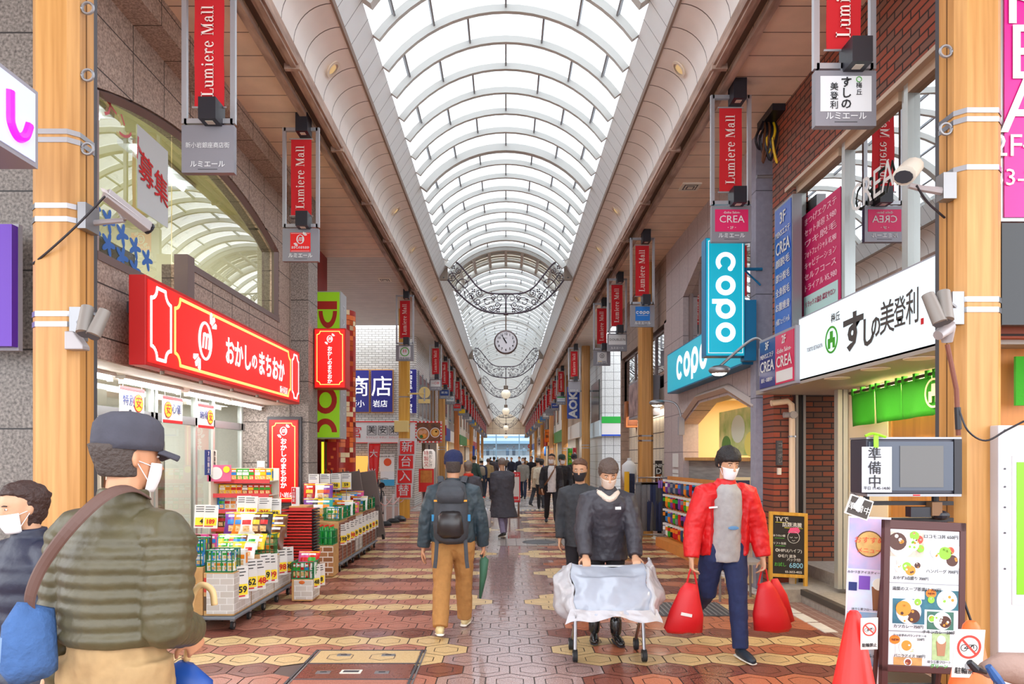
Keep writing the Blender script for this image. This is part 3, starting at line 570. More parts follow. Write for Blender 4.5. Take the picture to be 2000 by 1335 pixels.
def serif(mb,s,M,m,k,track=.04):
    x=0
    for ch in s:
        adv,ps=G[ch]
        for p in ps: mb.prism([(k*.84*(x+a),k*b) for a,b in p],.003,m,M)
        x+=adv+track
    return x*k
def serif_len(s,k,track=.04): return sum(G[c][0]+track for c in s)*k
# ---------- banners ----------
silver=mat('frame_silver','b4b4b8',.35,.6); plateg=mat('plate_grey','8b898f',.45,.3)
def banner(label,panel):
    t=thing('mall_banner',label,'banner',(0,0,0),'hanging mall banners')
    m=MB()
    for x in (-.2,.2): m.box(x-.02,x+.02,-.02,.02,-1.30,-.11,silver)
    m.box(-.2,.2,-.02,.02,-.15,-.11,silver); m.box(-.2,.2,-.02,.02,-1.30,-1.26,silver); m.box(-.03,.03,-.02,.02,-1.34,-1.26,silver); m.box(-.02,.02,-.015,.015,-.15,0,silver); m.build('frame',t)
    m=MB(); m.grid(lambda u,v:V(-.122+.244*u,.006*math.sin(v*9),-1.16+.92*v),2,16,cloth_red); m.grid(lambda u,v:V(.122-.244*u,.006*math.sin(v*9)+.004,-1.16+.92*v),2,16,cloth_red); c=m.build('banner_cloth',t,smooth=180)
    k=.102; L=serif_len('Lumiere Mall',k)*.84; m=MB(); serif(m,'Lumiere Mall',frame((.04,-.012,-.7-L/2),(0,0,1),(-1,0,0)),mat('cream_print','f0dcd2',.6),k); m.build('lettering',c)
    for z0,z1 in ((-.22,-.0),(-1.33,-1.155)):
        m=MB(); m.box(-.02,.12,-.17,.03,z0,z1,black); l=m.build('spot_lamp_box',t); m=MB(); m.box(.02,.08,-.13,-.07,z0-.004,z0+.01,mat('lamp_lens','d8d0c0',.3)); m.build('lens',l)
    for z in (-.24,-1.16): m=MB(); m.tube([(-.14,0,z),(.14,0,z)],.008,silver,6); m.build('rod',t)
    m=MB(); m.box(-.215,.215,-.03,.03,-1.71,-1.32,plateg); p=m.build('shop_plate',t)
    T(p,'ルミエール',(0,-.032,-1.645),(1,0,0),(0,0,1),.058,white,bold=.015); m=MB(); m.box(-.08,.08,-.033,-.03,-1.685,-1.68,dkgrey); m.build('underline',p)
    if panel: panel(p)
    return t
def pn(p,x0,x1,z0,z1,c): m=MB(); m.box(x0,x1,-.034,-.029,z0,z1,c); m.build('shop_panel',p)
u_,v_=(1,0,0),(0,0,1)
candym=None
def candy(mb,c,ux,uy,k,m):
    """twisted sweet outline with an m inside"""
    M=frame(c,ux,uy)
    mb.prism([(k*a,k*b) for a,b in ecr(0,0,.42,.5,.13,.07,0,360,30)],.004,m,M)
    for s in (1,-1):
        for a in (20,50,80):
            q=math.radians(a); cx,cy=s*(.3+.28*math.cos(q)),s*(.36+.28*math.sin(q)); d=V(math.cos(q)*s,math.sin(q)*s); n=V(-d.y,d.x)
            e=V(cx,cy); mb.prism([(k*v.x,k*v.y) for v in (e-d*.14-n*.02,e+d*.12-n*.08,e+d*.17+n*.02,e+d*.1+n*.08,e-d*.14+n*.03)],.004,m,M)
    for x in (-.2,-.02,.16): mb.prism([(k*a,k*b) for a,b in ((x,-.2),(x+.08,-.2),(x+.16,.2),(x+.08,.2))],.005,m,M)
    for x in (-.06,.12): mb.prism([(k*a,k*b) for a,b in ecr(x+.03,.1,.11,.12,.07,.07,10,170,10)],.005,m,M)
def p_street(p): T(p,'新小岩銀座商店街',(0,-.032,-1.49),u_,v_,.05,white,bold=.02,width=.36)
def p_candy(p):
    pn(p,-.12,.12,-1.6,-1.37,red); m=MB(); candy(m,(0,-.035,-1.45),u_,v_,.11,white); m.build('sweet_emblem',p); T(p,'おかしのまちおか',(0,-.035,-1.55),u_,v_,.035,white,width=.21,bold=.02)
    m=MB()
    for a in ((-.11,.11,-1.592,-1.588),(-.11,.11,-1.382,-1.378)): m.box(a[0],a[1],-.037,-.034,a[2],a[3],white)
    m.build('panel_border',p)
def p_sushi(p):
    pn(p,-.18,.18,-1.61,-1.36,white); 
    T(p,'すしの',(.0,-.035,-1.41),u_,v_,.08,ink,vert=True,bold=.02,gap=.95); T(p,'美登利',(-.085,-.035,-1.44),u_,v_,.06,ink,vert=True,bold=.01); T(p,'梅丘',(.09,-.035,-1.43),u_,v_,.045,ink,vert=True)
    m=MB(); m.prism(ring(.016,.02),.003,greenp,frame((.09,-.035,-1.385),u_,v_)); m.build('green_ring',p)
def p_crea(p):
    pn(p,-.18,.18,-1.60,-1.36,pink); T(p,'CREA',(0,-.035,-1.47),u_,v_,.11,paper,width=.27); T(p,'-Esthe Salon-',(0,-.035,-1.395),u_,v_,.035,paper); T(p,'・2F・',(0,-.035,-1.56),u_,v_,.04,paper)
def copo_text(mb,M,k,m,down=False):
    x=0
    for ch in 'copo':
        c=(x,0)
        if ch=='c': mb.prism([(k*a,k*b) for a,b in ring(.27,.5,48,318,26,x,0)],.004,m,M); mb.prism([(k*a,k*b) for a,b in disc(.13,16,x+.33,.24)],.004,m,M)
        else: mb.prism([(k*a,k*b) for a,b in ring(.24,.5,0,360,30,x,0)],.004,m,M)
        if ch=='p': mb.prism([(k*a,k*b) for a,b in rc(x-.5,x-.26,-.68,.1)],.004,m,M)
        x+=1.18
def p_copo(p):
    pn(p,-.13,.13,-1.6,-1.35,mat('copo_blue','0f6fc4',.4)); m=MB(); copo_text(m,frame((-.092,-.035,-1.455),u_,v_),.052,white); m.build('lettering',p); m=MB(); m.box(-.1,.1,-.036,-.034,-1.51,-1.505,white); m.build('underline',p)
def p_double(p): pn(p,-.19,.19,-1.57,-1.35,white); T(p,'DOUBLE.N',(0,-.035,-1.46),u_,v_,.07,mat('warm_grey_ink','5d5650',.6),width=.34)
def p_ring(p):
    pn(p,-.12,.12,-1.62,-1.37,white); m=MB(); m.prism(ring(.05,.06),.003,ink,frame((0,-.035,-1.46),u_,v_)); 
    for i in range(3): m.box(-.03,.03,-.037,-.034,-1.49+i*.022,-1.48+i*.022,ink)
    m.box(-.1,0,-.037,-.034,-1.605,-1.595,yel); m.box(0,.1,-.037,-.034,-1.605,-1.595,blueink); m.build('round_mark',p)
def p_green(p):
    pn(p,-.14,.14,-1.62,-1.36,white); m=MB(); m.prism(ring(.09,.11),.003,greenp,frame((0,-.035,-1.49),u_,v_)); m.build('green_ring',p); T(p,'11',(0,-.035,-1.475),u_,v_,.1,redink,bold=.03)
def p_band(c,s=None,tc=white):
    def f(p):
        pn(p,-.17,.17,-1.58,-1.36,c)
        if s: T(p,s,(0,-.035,-1.47),u_,v_,.1,tc,width=.26,bold=.02)
    return f
def p_fm(p):
    pn(p,-.17,.17,-1.58,-1.36,white); m=MB(); m.box(-.17,.17,-.037,-.034,-1.41,-1.36,mat('fm_green','2f9a44',.5)); m.box(-.17,.17,-.037,-.034,-1.58,-1.565,mat('fm_blue','1f5fb4',.5)); m.build('stripe',p); T(p,'FamilyMart',(0,-.037,-1.48),u_,v_,.06,mat('fm_blue'),width=.3)
def p_aoki(p): p_band(mat('aoki_blue','1b3f9c',.4),'AOKI')(p)
SPEC=[(2.40,5.09,p_sushi,'right','beside the brick wall, with a brush written plate'),(2.45,7.81,p_crea,'right','with a pink salon plate below it'),(2.45,12.87,p_copo,'right','with a blue plate below, before a column'),(2.45,15.8,p_double,'right','with a white plate reading in thin capitals'),(2.45,18.3,p_ring,'right','with a white plate showing a black circle'),(2.45,25.7,None,'right','with a plain plate beside the blue letter banner'),(2.45,31.8,p_fm,'right','with a white plate crossed by a green stripe'),(2.45,35.7,p_aoki,'right','with a blue plate reading in white capitals'),
(-2.45,5.92,p_street,'left','with one line of white characters on grey'),(-2.45,8.58,p_candy,'left','with a red sweet shop plate below it'),(-2.45,17.4,p_green,'left','with a white plate showing a green ring'),(-2.45,25.0,p_band(white,'一〇亭',redink),'left','with a white plate showing red characters'),(-2.45,28.6,p_band(mat('navy_panel','1d3d86',.5),'薬局'),'left','with a navy plate below it'),(-2.45,31.6,p_band(white,'UQ',mat('aqua','1f9fb8',.5)),'left','with a white plate showing aqua letters'),(-2.45,36.0,p_band(red,'りらく'),'left','with a red plate, fifth behind the side street')]
BN={}
for x,y,pf,sd,lb in SPEC:
    b=banner('red hanging mall banner on the %s '%sd+lb,pf); b.location=(x,y,Z0+4.05); BN[(sd,y)]=b
FAR=[None,p_band(yel),None,p_band(mat('sky_panel','3f86c8',.5)),p_band(white)]
protos=[]
for i,f in enumerate(FAR[:1]+FAR[1:2]+FAR[3:]):
    b=banner('x',f); protos.append(b)
nm=('first','second','third','fourth','fifth','sixth','seventh','eighth','ninth','tenth','eleventh','twelfth','thirteenth')
FARB=[]
for sd,x,y0 in (('right',2.45,40),('left',-2.45,40)):
    for i in range(13): FARB.append((protos[(i*3+(sd=='left'))%4],(x,y0+i*3.8,Z0+4.05),'red hanging mall banner in the distant %s row, %s of that far stretch'%(sd,nm[i])))
# ---------- wrought iron garlands, clock and globe lamps ----------
iron=mat('wrought_iron','4c4048',.45,.5); brz=mat('bracket_bronze','8a7b6e',.45,.4)
def spiral(cx,cz,r,st,turns,sg,n=30):
    out=[]
    for i in range(n+1):
        q=i/n; a=st+sg*turns*2*math.pi*q; rr=r*(1-.82*q); out.append((cx+rr*math.cos(a),0,cz+rr*math.sin(a)))
    return out
def cr(pts,n=6):
    P=[Vector(p) for p in pts]; o=[]
    for i in range(len(P)-1):
        a,b,c,d=P[max(0,i-1)],P[i],P[i+1],P[min(len(P)-1,i+2)]
        for k in range(n):
            t=k/n; o.append(.5*((2*b)+(c-a)*t+(2*a-5*b+4*c-d)*t*t+(3*b-a-3*c+d)*t**3))
    return o+[P[-1]]
def garland(label):
    t=thing('iron_garland',label,'ironwork',(0,0,0),'wrought iron garlands')
    m=MB()
    for s in (-1,1):
        m.tube(cr([(s*x,0,z) for x,z in ((1.51,1.375),(1.24,1.3),(.96,.97),(.74,.7),(.51,.555),(.29,.515),(0,.51))]),.022,iron,6)
        m.tube(cr([(s*x,0,z) for x,z in ((1.51,.89),(1.29,.61),(1.01,.33),(.68,.11),(.35,.02),(0,0))]),.022,iron,6)
    m.tube([(0,0,0),(0,0,.51)],.02,iron,6); m.tube([(-.06,0,-.01),(.06,0,-.01)],.03,iron,8); m.build('hoop_frame',t,smooth=180)
    for s,nmv in ((-1,'left'),(1,'right')):
        m=MB()
        for cx,cz,r,st,tn,sg in ((1.375,.93,.13,2.6,1.6,-1),(1.09,.74,.21,-.5,.95,1),(.68,.53,.11,3.6,1.7,1),(.735,.31,.1,1.0,1.5,-1),(.9,.44,.1,.2,1.4,1),(.375,.14,.09,2.2,1.7,1),(.22,.22,.09,-1,1.5,-1),(.46,.3,.14,2.5,.9,-1),(.15,.4,.12,3.3,1.2,-1),(1.42,1.25,.09,0,1.3,1),(1.22,1.1,.08,1.5,1.5,-1),(.56,.12,.07,0,1.4,1),(1.2,.55,.1,4,1.2,1),(.33,.41,.08,.6,1.4,1)):
            m.tube([(s*x,y,z) for x,y,z in spiral(cx,cz,r,st,tn,sg)],.011,iron,5)
        for x,z in ((1.36,1.2),(.84,.6),(.2,.08)):
            for q in range(4): m.sph((s*(x+.035*math.cos(q*1.57+.78)),0,z+.035*math.sin(q*1.57+.78)),.022,iron,6,4)
        for x,z,a in ((1.05,.78,2.2),(.98,.9,1.8),(1.1,.6,4),(.85,.4,.9),(.6,.35,2.6),(.3,.3,1.2)):
            m.tube([(s*x,0,z),(s*(x+.06*math.cos(a)),0,z+.06*math.sin(a)),(s*(x+.13*math.cos(a+.5)),0,z+.13*math.sin(a+.5))],[.008,.022,.003],iron,5)
        m.tube(cr([(s*x,0,z) for x,z in ((1.42,1.1),(1.25,.85),(1.0,.6),(.8,.3),(.5,.08),(.28,.06),(.1,.25))]),.012,iron,5); m.build('scrollwork',t,smooth=180)
        m=MB(); a,b=sorted((s*1.5,s*1.70)); m.box(a,b,-.05,.05,.86,1.42,brz); b_=m.build('bracket',t)
        m=MB()
        for z in (.92,1.14,1.36): m.sph((s*1.6,-.055,z),.018,dkgrey,8,5)
        m.build('bolt_head',b_)
    return t
g0=garland('wrought iron scroll garland spanning the vault, nearest, carrying the clock'); g0.location=(0,18.5,5.36)
for Y,k in ((32.8,'second, carrying the largest globe lamp'),(44,'third from the camera'),(66,'fourth from the camera'),(89,'last, before the end wall')): dup(g0,(0,Y,5.3),'wrought iron scroll garland spanning the vault, '+k)
t=thing('hanging_clock','round white clock hanging from the nearest iron garland','clock',(0,18.5,4.62)); c0=V(0,18.5,4.62)
m=MB(); m.lathe([(.001,.08),(.28,.08),(.305,.06),(.305,-.07),(.285,-.08),(.275,-.045),(.001,-.045)],mat('clock_rim','6a5a58',.35,.5),36,Matrix.Translation(c0)@Matrix.Rotation(math.pi/2,4,'X')@Matrix.Scale(-1,4,(0,0,1))); m.build('rim',t,smooth=40)
m=MB(); m.prism(disc(.275,36),.01,mat('clock_face','e9e8ec',.4),frame(c0+V(0,-.055,0),u_,v_)); fc=m.build('dial',t)
for i in range(1,13): a=math.pi/2-i*math.pi/6; T(fc,str(i),c0+V(.205*math.cos(a),-.067,.205*math.sin(a)),u_,v_,.085,ink,bold=.02)
T(fc,'SEIKO',c0+V(0,-.067,.1),u_,v_,.03,ink)
m=MB()
for i in range(60): a=i*math.pi/30; m.box(-.002,.002,-.067,-.064,.255,.268,ink,Matrix.Translation(c0)@Matrix.Rotation(a,4,'Y'))
m.build('minute_mark',fc)
for nmv,a,l,wd in (('hour_hand',math.radians(-32),.13,.014),('minute_hand',math.radians(-30),.2,.009)):
    m=MB(); m.box(-wd,wd,-.074,-.07,-.04,l,ink,Matrix.Translation(c0)@Matrix.Rotation(a,4,'Y')); m.build(nmv,t)
m=MB(); m.tube([(0,18.5,4.9),(0,18.5,5.36)],.018,brz); m.build('hanging_pipe',t)
globe=mat('opal_globe','f3ead2',.25,emit=.25)
for i,(Y,z,r) in enumerate(((32.8,4.55,.22),(44,4.49,.23),(66,4.38,.25),(89,4.28,.25))):
    t=thing('globe_lamp','opal globe lamp hanging under an iron garland, %s along the arcade'%('nearest','second','third','farthest')[i],'pendant lamp',(0,Y,z),'globe lamps')
    MB().sph((0,Y,z),r,globe,20,12).build('globe',t,smooth=180); m=MB(); m.lathe([(.1,r-.03),(.1,r+.16),(.05,r+.18),(.02,r+.2),(.02,5.3-z)],brz,14,Matrix.Translation((0,Y,z))); m.build('stem',t,smooth=40); m=MB(); m.lathe([(.001,-r-.06),(.05,-r-.03),(.06,-r+.03)],brz,12,Matrix.Translation((0,Y,z))); m.build('finial',t)
# ---------- signs, left ----------
rs=mat('sign_red','e01412',.4); redface=mat('red_lightbox','e2140f',.35,emit=.45); redside=mat('red_side','c01210',.45); wface=mat('white_lightbox','dcebf0',.35,emit=.3); yface=mat('yellow_line','ffe07a',.4,emit=.4); wlet=mat('lit_white','f6f6f6',.4,emit=.35)
YZ=((0,1,0),(0,0,1)); RY=((0,-1,0),(0,0,1))   # street-facing axes: left wall signs read along +Y? seen from the street
def plaque(x0,x1,z0,z1,c,w):
    """outline with scooped corners, as closed strip polygons"""
    P=[]
    for cx,cz,a0 in ((x1,z1,270),(x0,z1,360),(x0,z0,90),(x1,z0,180)):
        A=[math.radians(a0-90*i/6) for i in range(7)]
        P+= [(cx+c*math.cos(a),cz+c*math.sin(a)) for a in A]
    return P
def outline(mb,P,w,d,m,M):
    n=len(P); c=V(sum(p[0] for p in P)/n,sum(p[1] for p in P)/n)
    for i in range(n):
        a=V(*P[i]); b=V(*P[(i+1)%n]); t=(b-a); 
        if t.length<1e-6: continue
        t.normalize(); nn=V(-t.y,t.x)*w/2; a=a-t*w*.25; b=b+t*w*.25
        mb.prism([tuple(a-nn),tuple(b-nn),tuple(b+nn),tuple(a+nn)],d,m,M)
# main red sweet shop sign: faces the street (+X); reads along +Y when seen from the street on its right
X=-2.95; t=thing('shop_sign','long red illuminated sweet shop sign with a white sweet emblem above the shop front','sign',(-3.05,8.06,2.41))
m=MB(); m.box(-3.09,X,5.87,10.25,2.41,3.15,redside); m.build('sign_box',t,bevel=.006)
m=MB(); m.box(X-.005,X+.004,5.9,10.22,2.44,3.12,redface); f=m.build('sign_face',t)
M=frame((X+.005,0,0),*YZ); m=MB(); outline(m,plaque(6.38,9.8,2.48,3.08,.1,0),.028,.004,yface,M); m.build('yellow_border',f)
m=MB(); outline(m,plaque(5.95,6.3,2.48,3.08,.1,0),.03,.004,wlet,M); m.build('white_border',f); m=MB(); outline(m,plaque(9.88,10.18,2.48,3.08,.08,0),.025,.004,wlet,M); m.build('white_border',f)
m=MB(); candy(m,(X+.006,7.02,2.79),*YZ,.38,wlet); m.build('sweet_emblem',f)
T(f,'おかし',(X+.006,7.9,2.76),*YZ,.31,wlet,bold=.03,width=.74); T(f,'の',(X+.006,8.39,2.76),*YZ,.2,wlet,bold=.03); T(f,'まちおか',(X+.006,9.02,2.76),*YZ,.31,wlet,bold=.03,width=.98); T(f,'新小岩店',(X+.006,9.5,2.535),*YZ,.1,wlet,bold=.02,width=.32)
for i,yy in enumerate((6.3,7.1,7.9,8.7,9.5)): m=MB(); m.tube([(-3.02,yy,2.41),(-3.02,yy,2.38)],.02,brz); m.build('bolt',t)
m=MB(); m.box(-3.3,-3.09,6.2,6.3,2.9,3.0,dkgrey); m.box(-3.3,-3.09,9.6,9.7,2.9,3.0,dkgrey); m.build('mounting_arm',t)
def vsign(t,x0,x1,y,z0,z1,s,k,f=redface,sub=None,em=.13):
    cx=(x0+x1)/2; M=frame((0,y-.004,0),u_,v_)
    m=MB(); m.box(x0+.02,x1-.02,y-.004,y,z0+.02,z1-.02,f); fc=m.build('sign_face',t)
    m=MB(); outline(m,plaque(x0+.05,x1-.05,z0+.06,z1-.05,.05,0),.012,.004,yface,M); m.build('yellow_border',fc)
    m=MB(); candy(m,(cx,y-.006,z1-.17),u_,v_,em,wlet); m.build('sweet_emblem',fc)
    n=len(s); T(fc,s,(cx,y-.006,z1-.31-k*.2),u_,v_,k,wlet,vert=True,bold=.03,gap=.93 if not sub else .97)
    if sub: T(fc,sub,(cx,y-.006,z0+.11),u_,v_,.085,wlet,bold=.02)
t=thing('projecting_sign','red illuminated projecting sweet shop sign fixed high on the granite pier','sign',(-2.75,11.2,2.75))
MB().box(-3.0,-2.5,11.2,11.5,2.73,3.67,redside).build('sign_box',t,bevel=.008); vsign(t,-3.0,-2.5,11.2,2.73,3.67,'おかしのまちおか',.078,em=.11)
t=thing('wall_sign','tall red sweet shop sign in a dark frame low on the recess wall','sign',(-3.35,10.9,.98))
m=MB(); m.box(-3.62,-3.10,10.86,10.93,.92,2.27,dkgrey); m.build('dark_frame',t,bevel=.01); m=MB(); m.box(-3.58,-3.14,10.84,10.86,.97,2.22,redside); m.build('sign_box',t); vsign(t,-3.58,-3.14,10.84,.97,2.22,'おかしのまちおか',.098,sub='新小岩店',em=.13)
# white / magenta lightbox at the left edge
t=thing('lightbox_sign','white lightbox with a magenta stroke letter at the left edge of the street','sign',(-2.7,3.2,3.2))
MB().box(-2.85,-2.5,2.3,3.83,3.19,3.6,grey).build('sign_box',t); m=MB(); m.box(-2.505,-2.494,2.33,3.8,3.215,3.575,mat('lilac_lightbox','c3cdf0',.4,emit=.22)); m.build('sign_face',t)
m=MB(); m.tube(cr([(-2.492,y,z) for y,z in ((3.60,3.49),(3.60,3.4),(3.605,3.33),(3.65,3.285),(3.71,3.31),(3.745,3.385))]),(.024),mat('magenta_lit','f012d0',.4,emit=.9),8); m.build('lettering',t)
m=MB(); m.box(-3.7,-3.24,4.7,4.76,2.38,3.18,mat('violet_panel','5a17a8',.4)); m.box(-3.72,-3.235,4.76,4.8,2.36,3.2,grey); solo(m,'violet_sign','violet sign panel half hidden behind the lightbox at the left edge','sign')
# green pachinko sign and mosaic pillar
gs=mat('lime_sign','8cc21a',.4,emit=.15); t=thing('parlour_sign','tall lime green sign with big red letters turned sideways behind the granite pier','sign',(-3.05,12.5,2))
m=MB(); m.box(-3.32,-2.88,12.5,12.95,1.98,4.55,mat('sign_edge_grey','a7a6a8',.4)); m.build('sign_box',t); m=MB(); m.box(-3.66,-3.32,12.7,12.76,4.1,4.16,dkgrey); m.box(-3.66,-3.32,12.7,12.76,2.3,2.36,dkgrey); m.build('bracket',t); m=MB(); m.box(-3.31,-2.9,12.485,12.5,2.0,4.53,gs); f=m.build('sign_face',t)
m=MB(); M=frame((-3.1,12.483,4.15),(0,0,-1),(1,0,0)); rl=mat('parlour_red','b8291f',.4)
m.prism(rc(-.22,-.08,-.18,.16),.006,rl,M); m.prism(ecr(-.05,.0,.3,.16,.1,.07,-90,90),.006,rl,M); 
M2=frame((-3.14,12.483,2.95),(0,0,-1),(1,0,0)); m.prism(rc(-.1,0,-.16,.2),.006,rl,M2); m.prism(ecr(.3,0,.24,.2,.1,.09,0,360),.006,rl,M2); m.prism(ecr(.86,0,.24,.2,.1,.09,90,270),.006,rl,M2); m.build('lettering',f)
for i,ch in enumerate('PACHISLOT'): T(t,ch,(-2.878,12.72,4.3-i*.26),(0,0,-1),(0,1,0),.2,mat('sign_edge_ink','cfcfd2',.4))
t=thing('mosaic_pillar','round red pillar clad in orange and cream mosaic squares','pillar',(-3.3,14.3,0),kind='thing'); rp=mat('mosaic_red','b5281c',.4,noise=.2,scale=6)
m=MB(); m.lathe([(.3,0),(.3,4.55)],rp,40,Matrix.Translation((-3.3,14.3,0))); m.build('shaft',t,smooth=40)
m=MB(); m2=MB(); m3=MB()
for k in range(230):
    a=math.radians(R.uniform(190,350)); z=R.choice([R.uniform(1.2,3.2),R.uniform(2.9,4.5)]); z=round(z/.1)*.1; a=round(a/.3)*.3; s=.045
    (m,m2,m3)[R.choice((0,0,1,2))].box(-s,s,-.306,-.29,-s,s,(mat('tile_orange','ef7a3c',.4),mat('tile_cream','f2dcae',.4),mat('tile_dark','8e1c14',.4))[0],Matrix.Translation((-3.3,14.3,z))@Matrix.Rotation(a+math.pi/2,4,'Z'))
m.build('orange_tiles',t); m2.mats=[mat('tile_cream')]; m2.build('cream_tiles',t); m3.mats=[mat('tile_dark')]; m3.build('dark_tiles',t)
t=thing('parlour_frontage','red parlour mural with scattered orange squares above the folded tables','frontage',(-3.1,13.0,0)); m=MB(); m.box(-3.54,-3.24,13.75,13.9,0,1.95,mat('parlour_wall','b3241c',.45)); m.build('wall_panel',t); m=MB()  # low red wall of the parlour front with orange squares
for k in range(14): a=R.uniform(-3.5,-3.3); b=R.uniform(.9,1.85); m.box(a,a+.05,13.74,13.75,b,b+.05,mat('tile_orange'))
m.build('orange_tiles',t); m=MB(); m.box(-3.53,-3.49,13.72,13.75,.5,1.95,mat('neon_lime','e8f23a',.4,emit=.5)); m.box(-3.46,-3.44,13.72,13.75,.5,1.95,mat('dark_green','2b5a20',.5)); m.build('neon_strip',t)
# white tiled corner: navy panels, wide white sign
def px(px_,Y): return (px_-CX)/F*Y
def pz(py,Y): return EYE-(py-CY)/F*Y
nav=mat('navy_sign','2a2a86',.35)
for (a,b,ch,sub,lb) in ((680,722,'商','新小','navy sign panel with a big white character on the tiled corner building, left one'),(724,768,'店','岩店','navy sign panel with a big white character on the tiled corner building, right one')):
    t=thing('navy_sign_panel',lb,'sign',(px((a+b)/2,23.9),23.9,pz(805,23.9)),'navy panels'); m=MB(); m.box(px(a,23.9),px(b,23.9),23.9,24,pz(806,23.9),pz(721,23.9),wood); m.build('panel_frame',t); m=MB(); m.box(px(a+1,23.9),px(b-1.5,23.9),23.88,23.9,pz(804,23.9),pz(723,23.9),nav); m.build('sign_face',t)
    T(t,ch,(px((a+b)/2,23.9),23.87,pz(757,23.9)),u_,v_,.72,wlet,bold=.03); T(t,sub,(px((a+b)/2-3,23.9),23.87,pz(789,23.9)),u_,v_,.25,wlet,bold=.02)
t=thing('navy_sign_panel','narrow navy panel with a column of small white characters behind the amber column','sign',(px(805,23.9),23.9,3)); m=MB(); m.box(px(790,23.9),px(813,23.9),23.9,24,pz(806,23.9),pz(721,23.9),nav); m.build('sign_face',t); T(t,'中国食品・卸・野菜',(px(801,23.9),23.87,pz(728,23.9)),u_,v_,.16,wlet,vert=True,gap=1.0)
m=MB()
for k in range(5): m.box(-3.0,-2.97,24.5+k*1.2,25.4+k*1.2,3.1,4.5,mat('dark_pane_l','39333d',.15)); m.box(-3.0,-2.95,24.4+k*1.2,24.48+k*1.2,3.0,4.6,zinc)
struct(m,'window_8')
t=thing('shop_sign','wide white sign with boxed black characters and red trim on the tiled corner','sign',(px(745,23.7),23.7,2.2)); m=MB(); m.box(px(660,23.7),px(812,23.7),23.7,23.98,pz(865,23.7),pz(822,23.7),white); m.build('sign_box',t); m=MB(); m.box(px(660,23.7),px(812,23.7),23.68,23.7,pz(824,23.7),pz(822,23.7),red); m.box(px(660,23.7),px(812,23.7),23.68,23.7,pz(865,23.7),pz(863.5,23.7),red); m.build('red_trim',t)
for x,ch,sub in ((725,'美','うつくしい'),(747,'安','やすい'),(768,'楽','たのしい')):
    T(t,ch,(px(x,23.6),23.68,pz(840,23.6)),u_,v_,.27,ink,bold=.03); T(t,sub,(px(x,23.6),23.68,pz(854,23.6)),u_,v_,.08,redink); m=MB(); cx,cz=px(x,23.6),pz(840,23.6)
    for a in ((-.155,.155,.14,.155),(-.155,.155,-.155,-.14),(-.155,-.14,-.155,.155),(.14,.155,-.155,.155)): m.box(cx+a[0],cx+a[1],23.675,23.68,cz+a[2],cz+a[3],ink)
    m.build('letter_box',t)
T(t,'宮',(px(694,23.6),23.68,pz(845,23.6)),u_,v_,.42,redink,bold=.03)
struct(MB().box(px(690,23.7),px(727,23.7),23.8,24,.0,1.7,mat('amber_interior','e8a24a',.5,emit=.6)),'window_9')
m=MB()
for i,x in enumerate((745,748)): pass
for i,(x0,x1,y0,y1,c) in enumerate(((741,770,887,920,'f2f2f0'),(743,770,920,936,'e9eef2'),(743,770,936,948,'3fa6d8'))):
    t=thing('wall_poster',('white poster with an orange dot','pale blue poster','sea view poster')[i]+' on the white tiles behind the bicycle','poster',(px(755,23.9),23.95,1)); Y=23.95; MB().box(px(x0,Y),px(x1,Y),Y,Y+.03,pz(y1,Y),pz(y0,Y),mat('poster_l%d'%i,c,.6)).build('sheet',t)
    if i==0: m=MB(); m.prism(disc(.13,20),.01,mat('dot_orange','e85a2a',.6),frame((px(757,Y),Y-.001,pz(902,Y)),u_,v_)); m.build('orange_dot',t); T(t,'日本の味 第一号',(px(755,Y),Y-.01,pz(891,Y)),u_,v_,.07,ink)
# noodle photo sign, lantern, nobori banners
Y=21.5; t=thing('photo_sign','noodle bowl photo sign framed by red and white checks beside the amber column','sign',(px(838,Y),Y,pz(863,Y))); x0,x1,z0,z1=px(811,Y),px(863,Y),pz(864,Y),pz(822,Y)
MB().box(x0,x1,Y,Y+.12,z0,z1,red).build('sign_box',t); MB().box(x0+.05,x1-.05,Y-.01,Y,z0+.05,z1-.05,mat('photo_dark','4a2f22',.5,noise=.5,scale=6,c2='8f4f24')).build('photo',t)
m=MB()
n=14
for i in range(n):
    for zz in (z0+.005,z1-.04): 
        if i%2: m.box(x0+(x1-x0)*i/n,x0+(x1-x0)*(i+1)/n,Y-.008,Y,zz,zz+.035,white)
    for xx in (x0+.005,x1-.04):
        if i%2==0: m.box(xx,xx+.035,Y-.008,Y,z0+(z1-z0)*i/n,z0+(z1-z0)*(i+1)/n,white)
m.build('check_border',t)
def bowl(mb,c,r,M,soup,tops):
    mb.prism(disc(r,24),.006,white,M@Matrix.Translation(c)); mb.prism(disc(r*.85,24),.009,soup,M@Matrix.Translation(c))
    for x,y,rr,mm in tops: mb.prism(disc(rr*r,12),.013,mm,M@Matrix.Translation(Vector(c)+V(x*r,y*r,0)))
broth=mat('broth','c07a3a',.4); pork=mat('pork','d9a07a',.5); egg=mat('egg_orange','f0a030',.4); nori=mat('leaf_green','3d7a34',.6); choc=mat('dark_sauce','4a2416',.4); gold=mat('golden_fry','d08a2e',.6); rice=mat('rice','f3efe4',.7); tomato=mat('tomato','d8402a',.4); lettuce=mat('lettuce','86b83a',.6); bwhite=mat('plate_white','eeeeea',.35)
M=frame(((x0+x1)/2,Y-.011,(z0+z1)/2),u_,v_); m=MB(); bowl(m,(-.17,-.06,0),.2,M,broth,[(-.3,.2,.35,pork),(.2,-.3,.3,egg),(.3,.3,.3,pork),(-.2,-.4,.25,nori)]); bowl(m,(.2,-.02,0),.15,M,gold,[(0,0,.6,mat('noodle','e3b25a',.6)),(.2,.2,.2,broth)]); m.build('food_bowls',t)
m=MB(); m.box(-.02,.02,0,.02,0,0,black)
